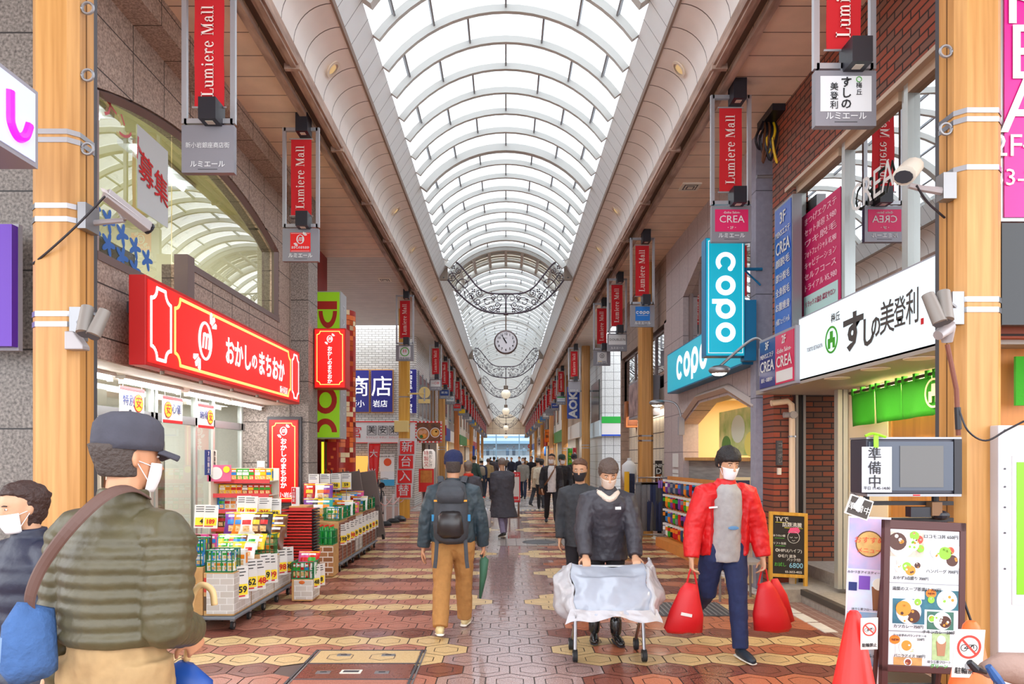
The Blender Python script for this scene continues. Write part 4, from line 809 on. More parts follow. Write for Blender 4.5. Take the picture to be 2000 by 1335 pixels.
Y=22.5; t=thing('paper_lantern','white standing lantern sign with red and black brush characters','lantern',(px(836,Y),Y,0)); m=MB(); c=V(px(838,Y),Y,0); m.lathe([(.12,pz(918,Y)),(.19,pz(912,Y)),(.2,pz(896,Y)),(.19,pz(882,Y)),(.12,pz(877,Y))],mat('lantern_paper','f2ece2',.7,emit=.1),18,Matrix.Translation(c)); m.build('shade',t,smooth=40); m=MB(); m.tube([c+V(0,0,pz(877,Y)),c+V(0,0,pz(868,Y))],.02,black); m.tube([c,c+V(0,0,pz(918,Y))],.05,black); m.build('stand',t); T(t,'特製又',c+V(-.07,-.205,pz(885,Y)),u_,v_,.16,redink,vert=True); T(t,'鳥だし汁',c+V(.07,-.205,pz(884,Y)),u_,v_,.12,ink,vert=True)
Y=21; t=thing('menu_poster','orange food poster in a red frame below the lantern','poster',(px(830,Y),Y,.6)); MB().box(px(818,Y),px(847,Y),Y,Y+.05,pz(960,Y),pz(915,Y),red).build('poster_frame',t); MB().box(px(821,Y),px(844,Y),Y-.01,Y,pz(942,Y),pz(918,Y),mat('poster_food','e39a3a',.5,noise=.5,scale=5,c2='b5521e')).build('photo',t); MB().box(px(826,Y),px(838,Y),Y+.05,Y+.1,0,pz(958,Y),black).build('stand',t)
def nobori(label,cx,y,ztop,w,h,lean,cloth,chars,boxm,tm,poleh,loc):
    t=thing('nobori_banner',label,'banner',loc)
    m=MB(); m.tube([loc,(cx-w/2-.03,y,ztop+.03)],.014,white,6); m.tube([(cx-w/2-.03,y,ztop+.02),(cx+w/2,y,ztop+.02)],.009,white,6); m.build('pole',t)
    m=MB(); m.lathe([(.19,0),(.19,.07),(.12,.13),(.03,.15)],black,16,Matrix.Translation(loc)); m.build('weight_base',t,smooth=40)
    m=MB(); g=lambda u,v:V(cx-w/2+w*u-lean*(1-v),y+.02*math.sin(u*5+v*3),ztop-h+h*v); m.grid(g,8,16,cloth); fl=m.build('flag_cloth',t,solid=.004,smooth=180)
    n=len(chars); k=h/(n+.15)
    for i,ch in enumerate(chars):
        v=1-(i+.55)/(n+.12); p=g(.5,v)+V(0,-.028,0)
        if boxm: m=MB(); m.box(p.x-w*.4,p.x+w*.4,p.y,p.y+.004,p.z-k*.45,p.z+k*.45,boxm); m.build('character_square',fl)
        T(fl,ch,p+V(0,-.004,0),u_,v_,min(k*.8,w*.75),tm,bold=.03)
nobori('white nobori banner with four red squared characters in front of the amber column',px(797,18.6),18.6,pz(858,18.6),.46,1.55,.13,white,'新台入替',red,white,2.2,(px(779,18.6),18.6,0))
nobori('red nobori banner leaning behind the folded tables',px(732,19.5),19.5,pz(866,19.5),.3,1.6,.12,red,'大当り',None,white,2.2,(px(722,19.5),19.5,0))
# yellow things on the amber column
am_=mat('cream_yellow','e8cf86',.5); t=thing('round_sign_back','round yellow traffic sign seen from behind on an arm of the amber column','traffic sign',(px(829,19.4),19.4,3.3)); Y=19.4; m=MB(); m.tube([(-2.7,Y+.12,pz(768,Y)),(px(829,Y),Y,pz(768,Y))],.025,am_); m.build('arm',t); m=MB(); m.prism(disc(.155,26),.02,am_,frame((px(829,Y),Y+.03,pz(766,Y)),u_,v_)); m.build('disc',t); m=MB(); m.box(px(829,Y)-.02,px(829,Y)+.02,Y-.01,Y+.01,pz(783,Y),pz(758,Y),zinc); m.box(px(817,Y),px(840,Y),Y,Y+.02,pz(787,Y),pz(779,Y),am_); m.build('plate',t)
m=MB(); m.box(px(770,19.3),px(797,19.3),19.28,19.48,pz(843,19.3),pz(821,19.3),am_); solo(m,'junction_box','square cream junction box strapped to the amber column','box',bevel=.01)
# posts with chains, bicycle
for i,(x,y) in enumerate(((752,1026),(768,1020),(736,1030))):
    Y=2310/(y-893); c=W(x,y,Y); t=thing('barrier_post','white barrier post on a black rubber base, '+('middle one of three','nearest the amber column','hidden close to the folded tables')[i],'barrier post',c,'white barrier posts'); m=MB(); m.tube([c,c+V(0,0,.72)],.03,white,10); m.build('post',t); m=MB(); m.lathe([(.16,0),(.16,.05),(.1,.1),(.04,.11)],rubber,16,Matrix.Translation(c)); m.build('base',t,smooth=40); m=MB(); m.tube(cr([c+V(.02,0,.66),c+V(.14,.3,.5),c+V(.26,.6,.66)]),.012,mat('chain_pink','d9a9a4',.5),5); m.build('chain',t)
def bicycle(label,base,yaw,col):
    t=thing('bicycle',label,'bicycle',base); M=Matrix.Translation(base)@Matrix.Rotation(yaw,4,'Z')
    for x in (-.52,.52):
        m=MB(); K=26; m.tube([M@V(x+.33*math.cos(2*math.pi*i/K),0,.34+.33*math.sin(2*math.pi*i/K)) for i in range(K)],.018,rubber,6,closed=True)
        for i in range(10): a=math.pi*2*i/10; m.tube([M@V(x,0,.34),M@V(x+.32*math.cos(a),0,.34+.32*math.sin(a))],.003,zinc,4)
        m.build('wheel',t)
    m=MB(); P=lambda *a:M@V(*a)
    for a,b in (((-.52,0,.34),(-.15,0,.32)),((-.15,0,.32),(-.25,0,.8)),((-.52,0,.34),(-.23,0,.72)),((-.15,0,.32),(.38,0,.72)),((-.22,0,.7),(.36,0,.82)),((.52,0,.34),(.33,0,.98))): m.tube([P(*a),P(*b)],.018,col,6)
    m.build('frame',t); m=MB(); m.tube([P(.2,-.28,1.0),P(.33,-.2,1.02),P(.34,0,.99),P(.33,.2,1.02),P(.2,.28,1.0)],.014,zinc,6); m.build('handlebar',t); m=MB(); m.tube([P(-.38,0,.83),P(-.2,0,.85),P(-.12,0,.84)],[.09,.07,.03],black,8); m.build('saddle',t)
    m=MB()
    for k in range(5): m.tube([P(.42,-.15+.075*k,.75),P(.46,-.17+.085*k,.98)],.005,zinc,4); m.tube([P(.72,-.15+.075*k,.75),P(.76,-.17+.085*k,.98)],.005,zinc,4)
    for z in (.75,.87,.98): m.tube([P(.42,-.16,z),P(.74,-.16,z),P(.74,.16,z),P(.42,.16,z)],.006,zinc,4,closed=True)
    m.build('basket',t)
bicycle('bicycle parked by the white tiled wall behind the barrier posts',(px(742,21.5),21.5,0),1.9,mat('bike_dark','3a3f4a',.4,.4))
# ---------- signs, right ----------
X=3.0; t=thing('shop_sign','long white illuminated sushi shop sign with black brush characters','sign',(3.1,6.1,2.43)); m=MB(); m.box(X,3.2,4.7,7.34,2.43,3.07,grey); m.build('sign_box',t); m=MB(); m.box(X-.006,X+.002,4.71,7.32,2.445,3.055,wface); f=m.build('sign_face',t)
def sx(p): return onX(p,X)
def T3(s,pxx,pyy,k,m,**a): Y=sx(pxx); T(f,s,(X-.008,Y,pz(pyy,Y)),*RY,k,m,**a)
dk=mat('brush_ink','46403c',.6)
T3('す',1668,652,.36,dk,bold=.035,width=.36); T3('し',1697,652,.26,dk,bold=.03,width=.17); T3('の',1713,640,.2,dk,bold=.025,width=.14); T3('美',1735,624,.28,dk,bold=.02,width=.21); T3('登',1760,613,.25,dk,bold=.02,width=.16); T3('利',1785,603,.28,dk,bold=.015,width=.16); T3('梅丘',1634,620,.09,dk,bold=.01); T3('TOKYO SETAGAYA',1593,679,.055,grey,bold=.01,width=.35)
def mark(fobj,c,ux,uy,k,m1,nm='shop_mark',back=None):
    m=MB(); M=frame(c,ux,uy); m.prism([(k*a,k*b) for a,b in ring(.86,1,0,360,36)],.004,m1,M)
    for x,y in ((-.25,-.5),(.25,-.5),(0,0)): 
        pass
    for x0,x1,y0,y1 in ((-.22,.22,.12,.62),(-.55,-.1,-.2,.12),(.1,.55,-.2,.12),(-.55,-.2,-.62,-.2),(.2,.55,-.62,-.2),(-.1,.1,-.2,.12)): m.prism([(k*a,k*b) for a,b in rc(x0,x1,y0,y1)],.004,m1,M)
    return m.build(nm,fobj)
Y=sx(1626); mark(f,(X-.009,Y,pz(663,Y)),*RY,.125,greenp); m=MB(); Y=sx(1804); m.prism(rc(-.016,.016,-.022,.022),.003,redink,frame((X-.009,Y,pz(627,Y)),*RY)); m.build('seal',f)
for i,yy in enumerate((6.75,6.05,5.4)): 
    t=thing('downlight','warm round downlight under the sushi sign, %s'%('farthest','middle','nearest')[i],'downlight',(3.12,yy,2.42),'sign downlights'); m=MB(); m.lathe([(.09,-.006),(.115,-.002),(.115,.004)],offw,20,Matrix.Translation((3.12,yy,2.395))); m.build('ring',t); m=MB(); m.lathe([(.001,-.004),(.09,-.004)],lampw,20,Matrix.Translation((3.12,yy,2.395))); m.build('lens',t)
area('sign_downlights',(3.12,6.1,2.37),(0,0,0),.15,2,16,(1,.85,.6))
# noren curtain
t=thing('noren_curtain','green split noren curtain with a round cream mark hanging under the sushi sign','curtain',(3.62,6.7,2.3)); gn=mat('noren_green','2f9a12',.8,bump=.1,scale=60); m=MB(); m.tube([(3.6,5.6,2.37),(3.6,7.5,2.32)],.016,mat('dark_rod','3a2a20',.5),8); m.build('rod',t)
for i in range(4):
    y1=7.46-i*.47; y0=y1-.455; zt=lambda y:2.335+(7.5-y)*.026
    m=MB(); m.grid(lambda u,v:V(3.6+.02*math.sin(u*7+i)*(1-v),y0+(y1-y0)*u,zt(y0+(y1-y0)*u)-.035-.33*(1-v)),14,6,gn); m.build('curtain_panel',t,solid=.006,smooth=180)
    for q in (.1,.5,.9): m=MB(); yy=y0+(y1-y0)*q; m.box(3.58,3.62,yy-.018,yy+.018,zt(yy)-.05,zt(yy)+.02,gn); m.build('loop',t)
Y=5.99; mark(t,(3.575,Y,2.19),*RY,.125,mat('noren_cream','e9e4b0',.8))
t=thing('celebration_poster','white poster with bold red and green characters inside the sushi shop window','poster',(3.78,5.75,1.9)); MB().box(3.76,3.785,5.5,6.0,1.35,1.98,paper).build('sheet',t); T(t,'祝',(3.755,5.92,1.8),*RY,.24,mat('coral','ee5a3c',.6),bold=.03); T(t,'お',(3.755,5.9,1.6),*RY,.18,mat('coral'),bold=.03); T(t,'入園入',(3.755,5.7,1.85),*RY,.16,mat('lime_ink','a8c81e',.6),vert=True,bold=.03)
# salon signs
X=2.95; t=thing('salon_sign','double panel salon lightbox, navy and pink halves, left of the sushi sign','sign',(2.98,7.8,2.41)); MB().box(2.95,3.2,7.3,8.34,2.41,3.0,grey).build('sign_box',t)
MB().box(2.943,2.95,7.83,8.31,2.44,2.97,mat('salon_navy','1d2a78',.3)).build('navy_panel',t); MB().box(2.943,2.95,7.33,7.83,2.44,2.97,mat('salon_pink','d3124e',.3)).build('pink_panel',t)
for yy,fl,a,b,c in ((8.07,'3F','MEN\'Sエステ','CREA','脱毛・お腹痩せ'),(7.58,'2F','-Esthe Salon-','CREA','')):
    T(t,fl,(2.94,yy,2.9),*RY,.12,paper,bold=.01); T(t,a,(2.94,yy,2.79),*RY,.07,paper,width=.4); T(t,b,(2.94,yy,2.67),*RY,.17,paper,width=.42,bold=.01); T(t,c,(2.94,yy,2.52),*RY,.05,paper)
MB().box(2.94,2.943,7.36,7.8,2.46,2.58,paper).build('white_strip',t)
t=thing('wall_sign','tall blue men\'s salon sign on the brick above the double salon lightbox','sign',(3.1,8.0,3.1)); MB().box(3.1,3.2,7.75,8.27,3.02,4.5,zinc).build('sign_box',t); bl=mat('sign_blue_fade','1b4fb0',.3); MB().box(3.094,3.1,7.78,8.24,3.05,4.47,bl).build('sign_face',t)
for i,(s,k) in enumerate((('3F',.18),("MEN'Sエステ",.09),('CREA',.2),('顔脱毛',.1),('部分脱毛',.1),('全身脱毛',.1),('お腹痩身',.1),('小顔フェイシャル',.08))): T(t,s,(3.09,8.0,4.33-i*.165),*RY,k,paper,bold=.01,width=.4 if k!=.18 else None)
# pink poster in the window
t=thing('window_poster','large pink salon price poster inside the farthest upper window','poster',(3.3,7.4,3.2)); MB().box(3.27,3.275,7.0,7.93,3.12,4.3,mat('poster_pink','c31c5c',.5)).build('sheet',t)
for i,s in enumerate(('まつげエクステ','セット美容 3,980','ワキ脱毛','フォトフェイシャル ¥5,980','キャビテーション','セルフコース','トライアル ¥5,980')): T(t,s,(3.268,7.46,4.2-i*.12),*RY,.085,mat('pale_pink','f6c9d6',.6),width=.75)
MB().box(3.264,3.268,7.05,7.85,3.14,3.4,mat('mint_strip','b9dcd6',.6)).build('mint_strip',t); T(t,'リラックス協会 認定サロン',(3.262,7.45,3.3),*RY,.07,mat('rose_ink','a02050',.6),width=.7)
m=MB(); m.box(0,.0,0,0,0,0,ink)
wd=thing('window_lettering','white hairline capitals stuck on the middle upper window','lettering',(3.26,6.4,4.1)); T(wd,'CREA',(3.262,6.4,4.05),*RY,.36,paper,width=.75,name='lettering')
# banner at the right edge
Y=4.56; t=thing('salon_banner','tall magenta salon banner at the right edge beyond the wooden column','banner',(3.6,4.56,3.2)); MB().box(3.15,4.2,Y,Y+.06,pz(432,Y),5.7,mat('frame_silver')).build('frame',t); MB().box(3.165,4.19,Y-.01,Y,pz(425,Y),5.68,mat('banner_magenta','d9168c',.4)).build('sign_face',t)
for i,(s,z) in enumerate((('C',5.0),('R',4.55),('E',4.2),('A',3.86))): T(t,s,(3.3,Y-.015,z),u_,v_,.5,paper)
T(t,'2F―',(3.28,Y-.015,3.62),u_,v_,.2,paper); T(t,'53-2022',(3.34,Y-.015,3.42),u_,v_,.15,paper,width=.5)
m=MB(); m.box(3.1,4.2,4.48,4.54,pz(635,4.5),pz(437,4.5),mat('black_glass','17181c',.2)); solo(m,'black_panel','black glossy sign panel below the magenta banner at the right edge','panel')
m=MB(); m.box(3.4,4.4,4.95,5.1,0,2.45,mat('orange_door','c9823e',.5,noise=.2,scale=3,stretch=(6,6,.5))); m.box(3.3,4.5,4.9,5.05,2.45,2.6,mat('brown_fascia','8a5a3c',.6)); struct(m,'door_3')
m=MB(); m.box(3.43,3.6,4.82,4.84,2.0,2.33,gn); solo(m,'noren_curtain','green noren curtain end showing right of the wooden column','curtain')
Y=4.3; t=thing('notice_board','white notice board with a lime green panel at the right edge','notice board',(3.3,4.3,0)); MB().box(px(1950,Y),3.9,Y,Y+.08,0.01,pz(830,Y),mat('board_white','cdcbd0',.4)).build('board',t,bevel=.006); MB().box(px(1976,Y),3.8,Y-.006,Y,pz(1180,Y),pz(890,Y),paper).build('white_border',t); MB().box(px(1984,Y),3.8,Y-.01,Y-.005,pz(1160,Y),pz(902,Y),mat('lime_panel','7cc20f',.4)).build('lime_panel',t)
for i,y in enumerate((840,915,950,990,1040,1110)): m=MB(); m.prism(disc(.006,8),.004,dkgrey,frame((px(1962,Y),Y-.002,pz(y,Y)),u_,v_)); m.build('screw',t)
# teal signs
teal=mat('teal_sign','0c9db4',.35,emit=.35); teald=mat('teal_dark','1572a0',.4); X=3.0
t=thing('shop_sign','wide teal fascia sign with white rounded letters above the arched opening','sign',(3.1,11,2.8)); MB().box(X,3.2,9.1,13.3,2.83,3.55,teald).build('sign_box',t); m=MB(); m.box(X-.006,X+.002,9.12,13.28,2.85,3.53,teal); f=m.build('sign_face',t); m=MB(); copo_text(m,frame((X-.008,12.35,3.2),*RY),.42,wlet); m.build('lettering',f)
Y=8.85; t=thing('projecting_sign','tall teal projecting sign with white letters running downwards','sign',(2.7,8.85,2.9)); MB().box(2.465,2.95,Y,Y+.18,2.9,4.36,teald).build('sign_box',t); m=MB(); m.box(2.475,2.94,Y-.008,Y,2.91,4.35,teal); f=m.build('sign_face',t); m=MB(); outline(m,[(2.5,2.94),(2.92,2.94),(2.92,4.32),(2.5,4.32)],.006,.004,wlet,frame((0,Y-.008,0),u_,v_)); m.build('border_line',f)
m=MB(); copo_text(m,frame((2.71,Y-.01,4.06),(0,0,-1),(1,0,0)),.245,wlet); m.build('lettering',f)
m=MB(); m.box(2.95,3.1,Y+.02,Y+.16,2.85,3.6,teald); m.tube([(2.95,Y+.1,4.0),(3.2,Y+.1,4.0)],.02,teald,6); m.tube([(2.98,Y+.1,3.99),(3.18,Y+.1,3.8)],.012,teald,6); m.build('bracket',t)
# lamps over the fascia
def arm_lamp(label,p,q):
    t=thing('arm_lamp',label,'wall lamp',p); p=V(*p); q=V(*q); m=MB(); m.tube(cr([p,p+V(-.02,0,.25),p+(q-p)*.3+V(0,0,.3),q+V(0,0,.04)]),.018,zinc,8); m.box(p.x-.05,p.x+.05,p.y-.05,p.y+.05,p.z-.15,p.z+.18,grey); m.build('arm',t)
    m=MB(); d=(q-p); d.z=0; d.normalize(); m.sph(q,(.14,.1,.06),zinc,12,6,Matrix.Rotation(math.atan2(d.y,d.x),4,'Z')); h=m.build('lamp_head',t,smooth=180); m=MB(); m.sph(q+V(0,0,-.03),(.1,.07,.045),lampw,10,6,Matrix.Rotation(math.atan2(d.y,d.x),4,'Z')); m.build('bulb_cover',h,smooth=180)
arm_lamp('lit arm lamp reaching over the teal fascia sign',(3.1,8.6,2.78),tuple(W(1405,722,8.9))); arm_lamp('lit arm lamp beside the clad column right of the trouser rack',(3.13,12.8,2.2),tuple(W(1283,786,12.9)))
m=MB(); m.tube(cr([W(1478,345,8.6),W(1520,345,8.6),W(1528,352,8.6),W(1527,378,8.6)]),.022,zinc,8); solo(m,'vent_pipe','short grey pipe hooked out of the blue grey pillar near the soffit','pipe')
# convenience store fascia, flags, far signs right
Y=24.5; t=thing('store_fascia','white convenience store fascia with a green band and blue line on the tiled corner','sign',(4,Y,2.5)); MB().box(3.28,9,Y-.04,Y+.09,pz(851,Y),pz(813,Y),white).build('fascia_board',t); MB().box(3.27,9,Y-.05,Y,pz(826,Y),pz(813,Y),mat('store_green','17a83a',.4)).build('green_band',t); MB().box(3.27,9,Y-.05,Y,pz(851,Y),pz(848,Y),mat('store_blue','1d52c8',.4)).build('blue_line',t)
MB().box(3.2,3.3,24.55,28,pz(851,Y),pz(820,Y),mat('store_side','d7ecf4',.4)).build('side_board',t)
Y=27; t=thing('letter_banner','blue vertical banner with big white sideways letters on the right side','banner',(px(1120,Y),Y,2.5)); MB().box(px(1108,Y),px(1132,Y),Y,Y+.1,pz(817,Y),pz(755,Y),mat('aoki_blue')).build('sign_face',t); MB().box(px(1132,Y),3.32,Y+.03,Y+.07,pz(763,Y)-.03,pz(763,Y)+.03,zinc).build('bracket',t); m=T(t,'AOKI',(px(1120,Y),Y-.01,pz(787,Y)),(0,0,1),(-1,0,0),.42,white,bold=.04,width=1.1)
Y=15.6; t=thing('display_poster','dark display poster with orange artwork behind the hanging trousers','poster',(px(1293,Y),Y,.9)); MB().box(px(1280,Y),px(1306,Y),Y,Y+.05,pz(950,Y),pz(899,Y),mat('poster_black','2a1d18',.5)).build('board',t); MB().box(px(1281,Y),px(1305,Y),Y-.005,Y,pz(948,Y),pz(926,Y),mat('poster_fire','d8761c',.5,noise=.8,scale=9,c2='2a0f08')).build('artwork',t); T(t,'INING',(px(1291,Y),Y-.01,pz(909,Y)),u_,v_,.1,paper,bold=.02); T(t,'DE',(px(1290,Y),Y-.01,pz(920,Y)),u_,v_,.17,paper,bold=.02); T(t,'41',(px(1293,Y),Y-.01,pz(930,Y)),u_,v_,.08,paper,bold=.03); MB().box(px(1285,Y),px(1300,Y),Y+.05,Y+.08,0.0,pz(945,Y),black).build('stand',t)  # poster board on a stand
t=thing('photo_sign','slanted dark photo sign with portraits behind the honey column','sign',(3.1,15.5,2.8)); MB().box(2.95,3.27,15.2,17.2,2.55,3.4,grey).build('sign_box',t); MB().box(2.94,2.95,15.05,17.15,2.6,3.35,mat('photo_maroon','4a2a30',.4,noise=.6,scale=4,c2='c9a9a4')).build('sign_face',t)
t=thing('wooden_sign_box','open wooden sign box fixed on the wall left of the honey column','sign',(2.9,18.5,2.6)); Y=18.5; m=MB(); m.box(px(1223,Y),px(1250,Y),Y,Y+.3,pz(834,Y),pz(783,Y),mat('sign_timber','a9622f',.6)); m.build('box',t); m=MB(); m.box(px(1226,Y),px(1248,Y),Y-.01,Y,pz(830,Y),pz(788,Y),mat('sign_timber_dark','6e3a1c',.7)); m.build('panel',t)
def flag(label,px0,px1,py0,py1,Y,c,pole=True,txt=None,tm=white):
    t=thing('street_flag',label,'banner',(px(px0,Y),Y,0)); a,b=px(px0,Y),px(px1,Y); m=MB(); m.grid(lambda u,v:V(a+(b-a)*u,Y+.03*math.sin(u*5),pz(py1,Y)+(pz(py0,Y)-pz(py1,Y))*v),6,8,c); fl=m.build('flag_cloth',t,solid=.006,smooth=180)
    if pole: m=MB(); m.tube([(a-.03,Y,0),(a-.03,Y,pz(py0,Y)+.05)],.02,white,6); m.lathe([(.2,0),(.2,.06),(.03,.1)],black,12,Matrix.Translation((a-.03,Y,0))); m.build('pole',t)
    else: m=MB(); m.tube([(a,Y,pz(py0,Y)),(math.copysign(3.35,a),Y,pz(py0,Y))],.015,zinc,6); m.build('arm',t)
    if txt: T(fl,txt,((a+b)/2,Y-.05,pz(py0,Y)-.25),u_,v_,abs(b-a)*.75,tm,vert=True,bold=.03)
flag('green nobori flag with yellow characters right of the suited man',1109,1118,875,935,30,greenp,True,'セール',yel)
flag('red nobori flag leaning beside the green one',1119,1126,874,940,31,mat('flag_red','c92a30',.7),True,'お得',white)
flag('orange hanging sign with black characters in the right far row',1064,1073,838,863,50,mat('flag_orange','ee7a18',.6),False,'一番',ink)
flag('blue and white vertical sign in the right far row',1061,1066,850,890,60,mat('flag_blue','2a6fd0',.6),False)
flag('white vertical sign with black letters in the right far row',1049,1057,855,890,62,paper,False,'スタ',ink)
flag('blue vertical sign in the left far row',923,927,870,902,52,mat('flag_navy','1f46b4',.6),False)
flag('yellow sign in the left far row',907,913,899,907,45,yel,False)
flag('red round topped flag at the left far row',868,872,830,850,34,mat('flag_pinkred','ee3a5a',.6),False)
Y=48; t=thing('sail_flag','blue sail shaped advertising flag beside the far right columns','banner',(px(1046,Y),Y,0)); m=MB(); m.prism([(px(1046,Y),pz(893,Y)),(px(1047,Y),pz(897,Y)),(px(1050,Y),pz(915,Y)),(px(1064,Y),pz(914,Y)),(px(1060,Y),pz(903,Y)),(px(1054,Y),pz(896,Y))],.02,mat('flag_blue2','1565cf',.6),frame((0,Y,0),u_,v_)); m.build('sail',t); m=MB(); m.tube([(px(1049,Y),Y,0),(px(1049,Y),Y,pz(912,Y))],.03,black,6); m.build('pole',t)
Y=86; t=thing('no_entry_sign','round red no entry sign at the far end of the arcade','traffic sign',(px(1035,Y),Y,pz(882,Y))); m=MB(); m.prism(disc(.28,24),.02,white,frame((px(1035,Y),Y,pz(871,Y)),u_,v_)); m.prism(disc(.26,24),.03,mat('no_entry_red','d81e24',.4),frame((px(1035,Y),Y,pz(871,Y)),u_,v_)); m.build('disc',t); MB().box(px(1035,Y)-.17,px(1035,Y)+.17,Y-.04,Y-.03,pz(871,Y)-.04,pz(871,Y)+.04,white).build('bar',t); MB().box(px(1030,Y),px(1040,Y),Y,Y+.02,pz(881,Y),pz(877.5,Y),paper).build('sub_plate',t); m=MB(); m.tube([(px(1035,Y)+.1,Y+.1,0),(px(1035,Y)+.1,Y+.1,pz(868,Y))],.05,zinc); m.build('pole',t)
# ---------- cameras, speakers, wires on the columns ----------
def P2(x,y,Y): return W(x,y,Y)
cg=mat('camera_grey','a7a0a0',.4,.2); cgy=mat('lamp_taupe','8a837c',.45,.2)
Y=4.5; t=thing('security_camera','grey bullet security camera on an arm at the left column','camera',W(165,440,Y)); m=MB(); m.box(-2.63,-2.58,4.4,4.55,zat(455,Y),zat(405,Y),zinc); m.build('mount_plate',t); m=MB(); m.tube([W(168,437,Y),W(205,433,Y),W(243,430,Y)],[.022,.018,.016],cg,8); m.tube([W(243,430,Y),W(232,410,Y)],.014,cg); m.build('arm',t)
m=MB(); m.tube([W(205,378,4.3),W(290,445,4.55)],[(.045,.05),(.045,.05)],cg,4,side=(1,0,1)); m.tube([W(200,370,4.28),W(296,440,4.58)],[(.052,.012),(.052,.012)],mat('camera_hood','c9c2c0',.4),4,side=(0,1,0)); m.build('housing',t,bevel=.008); m=MB(); m.tube([W(290,445,4.55),W(293,447.5,4.56)],.04,black,12); m.build('lens',t)
m=MB(); m.tube(cr([W(205,383,4.25),W(150,440,4.3),W(95,490,4.35),W(64,515,4.4)]),.007,black,6); m.build('cable',t)
def twin(label,A,B,mnt,Y,box):
    t=thing('twin_floodlight',label,'floodlight',W(mnt[0],mnt[1],Y)); m=MB(); p=W(mnt[0],mnt[1],Y); m.box(p.x-.035,p.x+.035,Y-.02,Y+.06,p.z-.1,p.z+.1,zinc); m.build('mount_plate',t)
    for q in (A,B): m=MB(); m.tube([W(q[0],q[1],Y-.1),W(q[2],q[3],Y-.16)],[.036,.042],cgy,14); h=m.build('lamp_barrel',t,smooth=50); m=MB(); m.tube([W(q[2],q[3],Y-.16),W(q[2],q[3],Y-.16)+V(0,-.003,-.004)],.036,dkgrey,14); m.build('lens',h)
    m=MB(); m.tube([p,W(A[0],A[1]+10,Y-.1),W(B[0],B[1]+10,Y-.1)],.012,zinc,6); m.build('cross_arm',t)
    if box: m=MB(); c=W(box[0],box[1],Y-.03); m.prism([(-.05,-.055),(.06,-.055),(.06,-.03),(0,.055),(-.05,.055)],.08,cg,frame(c,u_,v_)); m.build('sensor_box',t,bevel=.006)
twin('pair of taupe spot floodlights on the left column above the shop door',(171,600,163,650),(205,607,182,655),(150,632),4.4,(157,668))
twin('pair of taupe spot floodlights on the right column in front of the sushi sign',(1843,570,1848,625),(1812,575,1836,630),(1868,602),4.4,None)
Y=4.42; t=thing('security_camera','beige box security camera on an arm at the right column','camera',W(1850,365,Y)); m=MB(); p=W(1850,365,Y); m.box(p.x-.04,p.x+.04,Y-.03,Y+.05,p.z-.08,p.z+.08,zinc); m.build('mount_plate',t); m=MB(); m.tube([W(1850,375,Y),W(1800,368,Y),W(1775,362,Y)],[.028,.02,.018],cg,8); m.build('arm',t)
bg_=mat('camera_beige','d2c8b8',.45); m=MB(); m.tube([W(1766,343,4.15),W(1783,325,4.5)],[(.062,.055),(.062,.055)],bg_,12,side=(1,0,0)); m.build('housing',t,smooth=40); m=MB(); m.tube([W(1765,345,4.14),W(1764.5,345.5,4.13)],[(.05,.035),(.05,.035)],black,12,side=(1,0,0)); m.build('lens',t); m=MB(); m.tube(cr([W(1790,362,4.4),W(1812,395,4.45),W(1845,425,4.5)]),.007,black,6); m.build('cable',t)
t=thing('conduit_lamp','grey junction lamp with a brown conduit and a drooping wire on the right column','conduit',W(1848,650,4.38)); m=MB(); m.tube([W(1850,672,4.36),W(1868,760,4.36),W(1872,850,4.36)],.014,mat('rust_conduit','7a4434',.6),8); m.build('conduit',t); m=MB(); m.tube([W(1832,655,4.3),W(1850,640,4.34),W(1850,668,4.36)],[.03,.05,.03],cg,10); m.build('lamp_hood',t,smooth=50); m=MB(); m.tube(cr([W(1872,795,4.34),W(1890,840,4.3),W(1925,860,4.28),W(1965,840,4.26),W(2000,822,4.25)]),.006,black,6); m.tube([W(1870,795,4.35),W(1872,838,4.35)],.018,black,8); m.build('cable',t)
t=thing('cable_bundle','tangle of black and yellow cables in a black soffit hole above the pillar','cables',W(1500,240,8.6)); m=MB()
for i in range(8):
    x=1490+i*5; m.tube(cr([W(x,238+i*2,8.5),W(x-10+R.uniform(-8,8),270,8.4),W(x-5,300+R.uniform(-10,20),8.45),W(x+8,260,8.4),W(x+6,240,8.5)]),.016,(black,mat('cable_brown','6a3f22',.6),black,yel)[i%4],6)
m.build('cable',t); m=MB(); m.box(3.05,3.25,8.2,8.7,5.62,5.7,black); m.build('hatch',t)
# drain pipe and wall plaques
t=thing('drain_pipe','cream drain pipe with an elbow and grey valve on the brick pier','pipe',(3.41,8.54,0)); pc=mat('pipe_cream','e3c8a8',.45); Y=8.54; m=MB(); m.tube([W(1506,787,Y),W(1538,783,Y),W(1546,790,Y),W(1547,812,Y),W(1547,1000,Y),(W(1547,1000,Y).x,Y,.02)],.036,pc,12); m.build('pipe',t,smooth=60); m=MB(); p=W(1547,810,Y); m.tube([p+V(-.1,0,0),p+V(.06,0,0)],.035,cg,10); m.tube([p+V(0,-.06,0),p+V(0,.02,0)],.045,cg,10); m.build('valve',t); 
for yv in (852,): m=MB(); p=W(1547,yv,Y); m.tube([p+V(0,0,-.01),p+V(0,0,.01)],.045,zinc,10); m.build('clip',t)
t=thing('name_plaque','dark vertical name plaque on the red brick pier','plaque',W(1523,885,8.58)); p=W(1523,885,8.58); MB().box(p.x-.035,p.x+.03,8.57,8.62,zat(908,8.58),zat(860,8.58),dkgrey).build('plate',t); T(t,'コーポレ',p+V(0,-.015,.1),u_,v_,.06,zinc,vert=True)
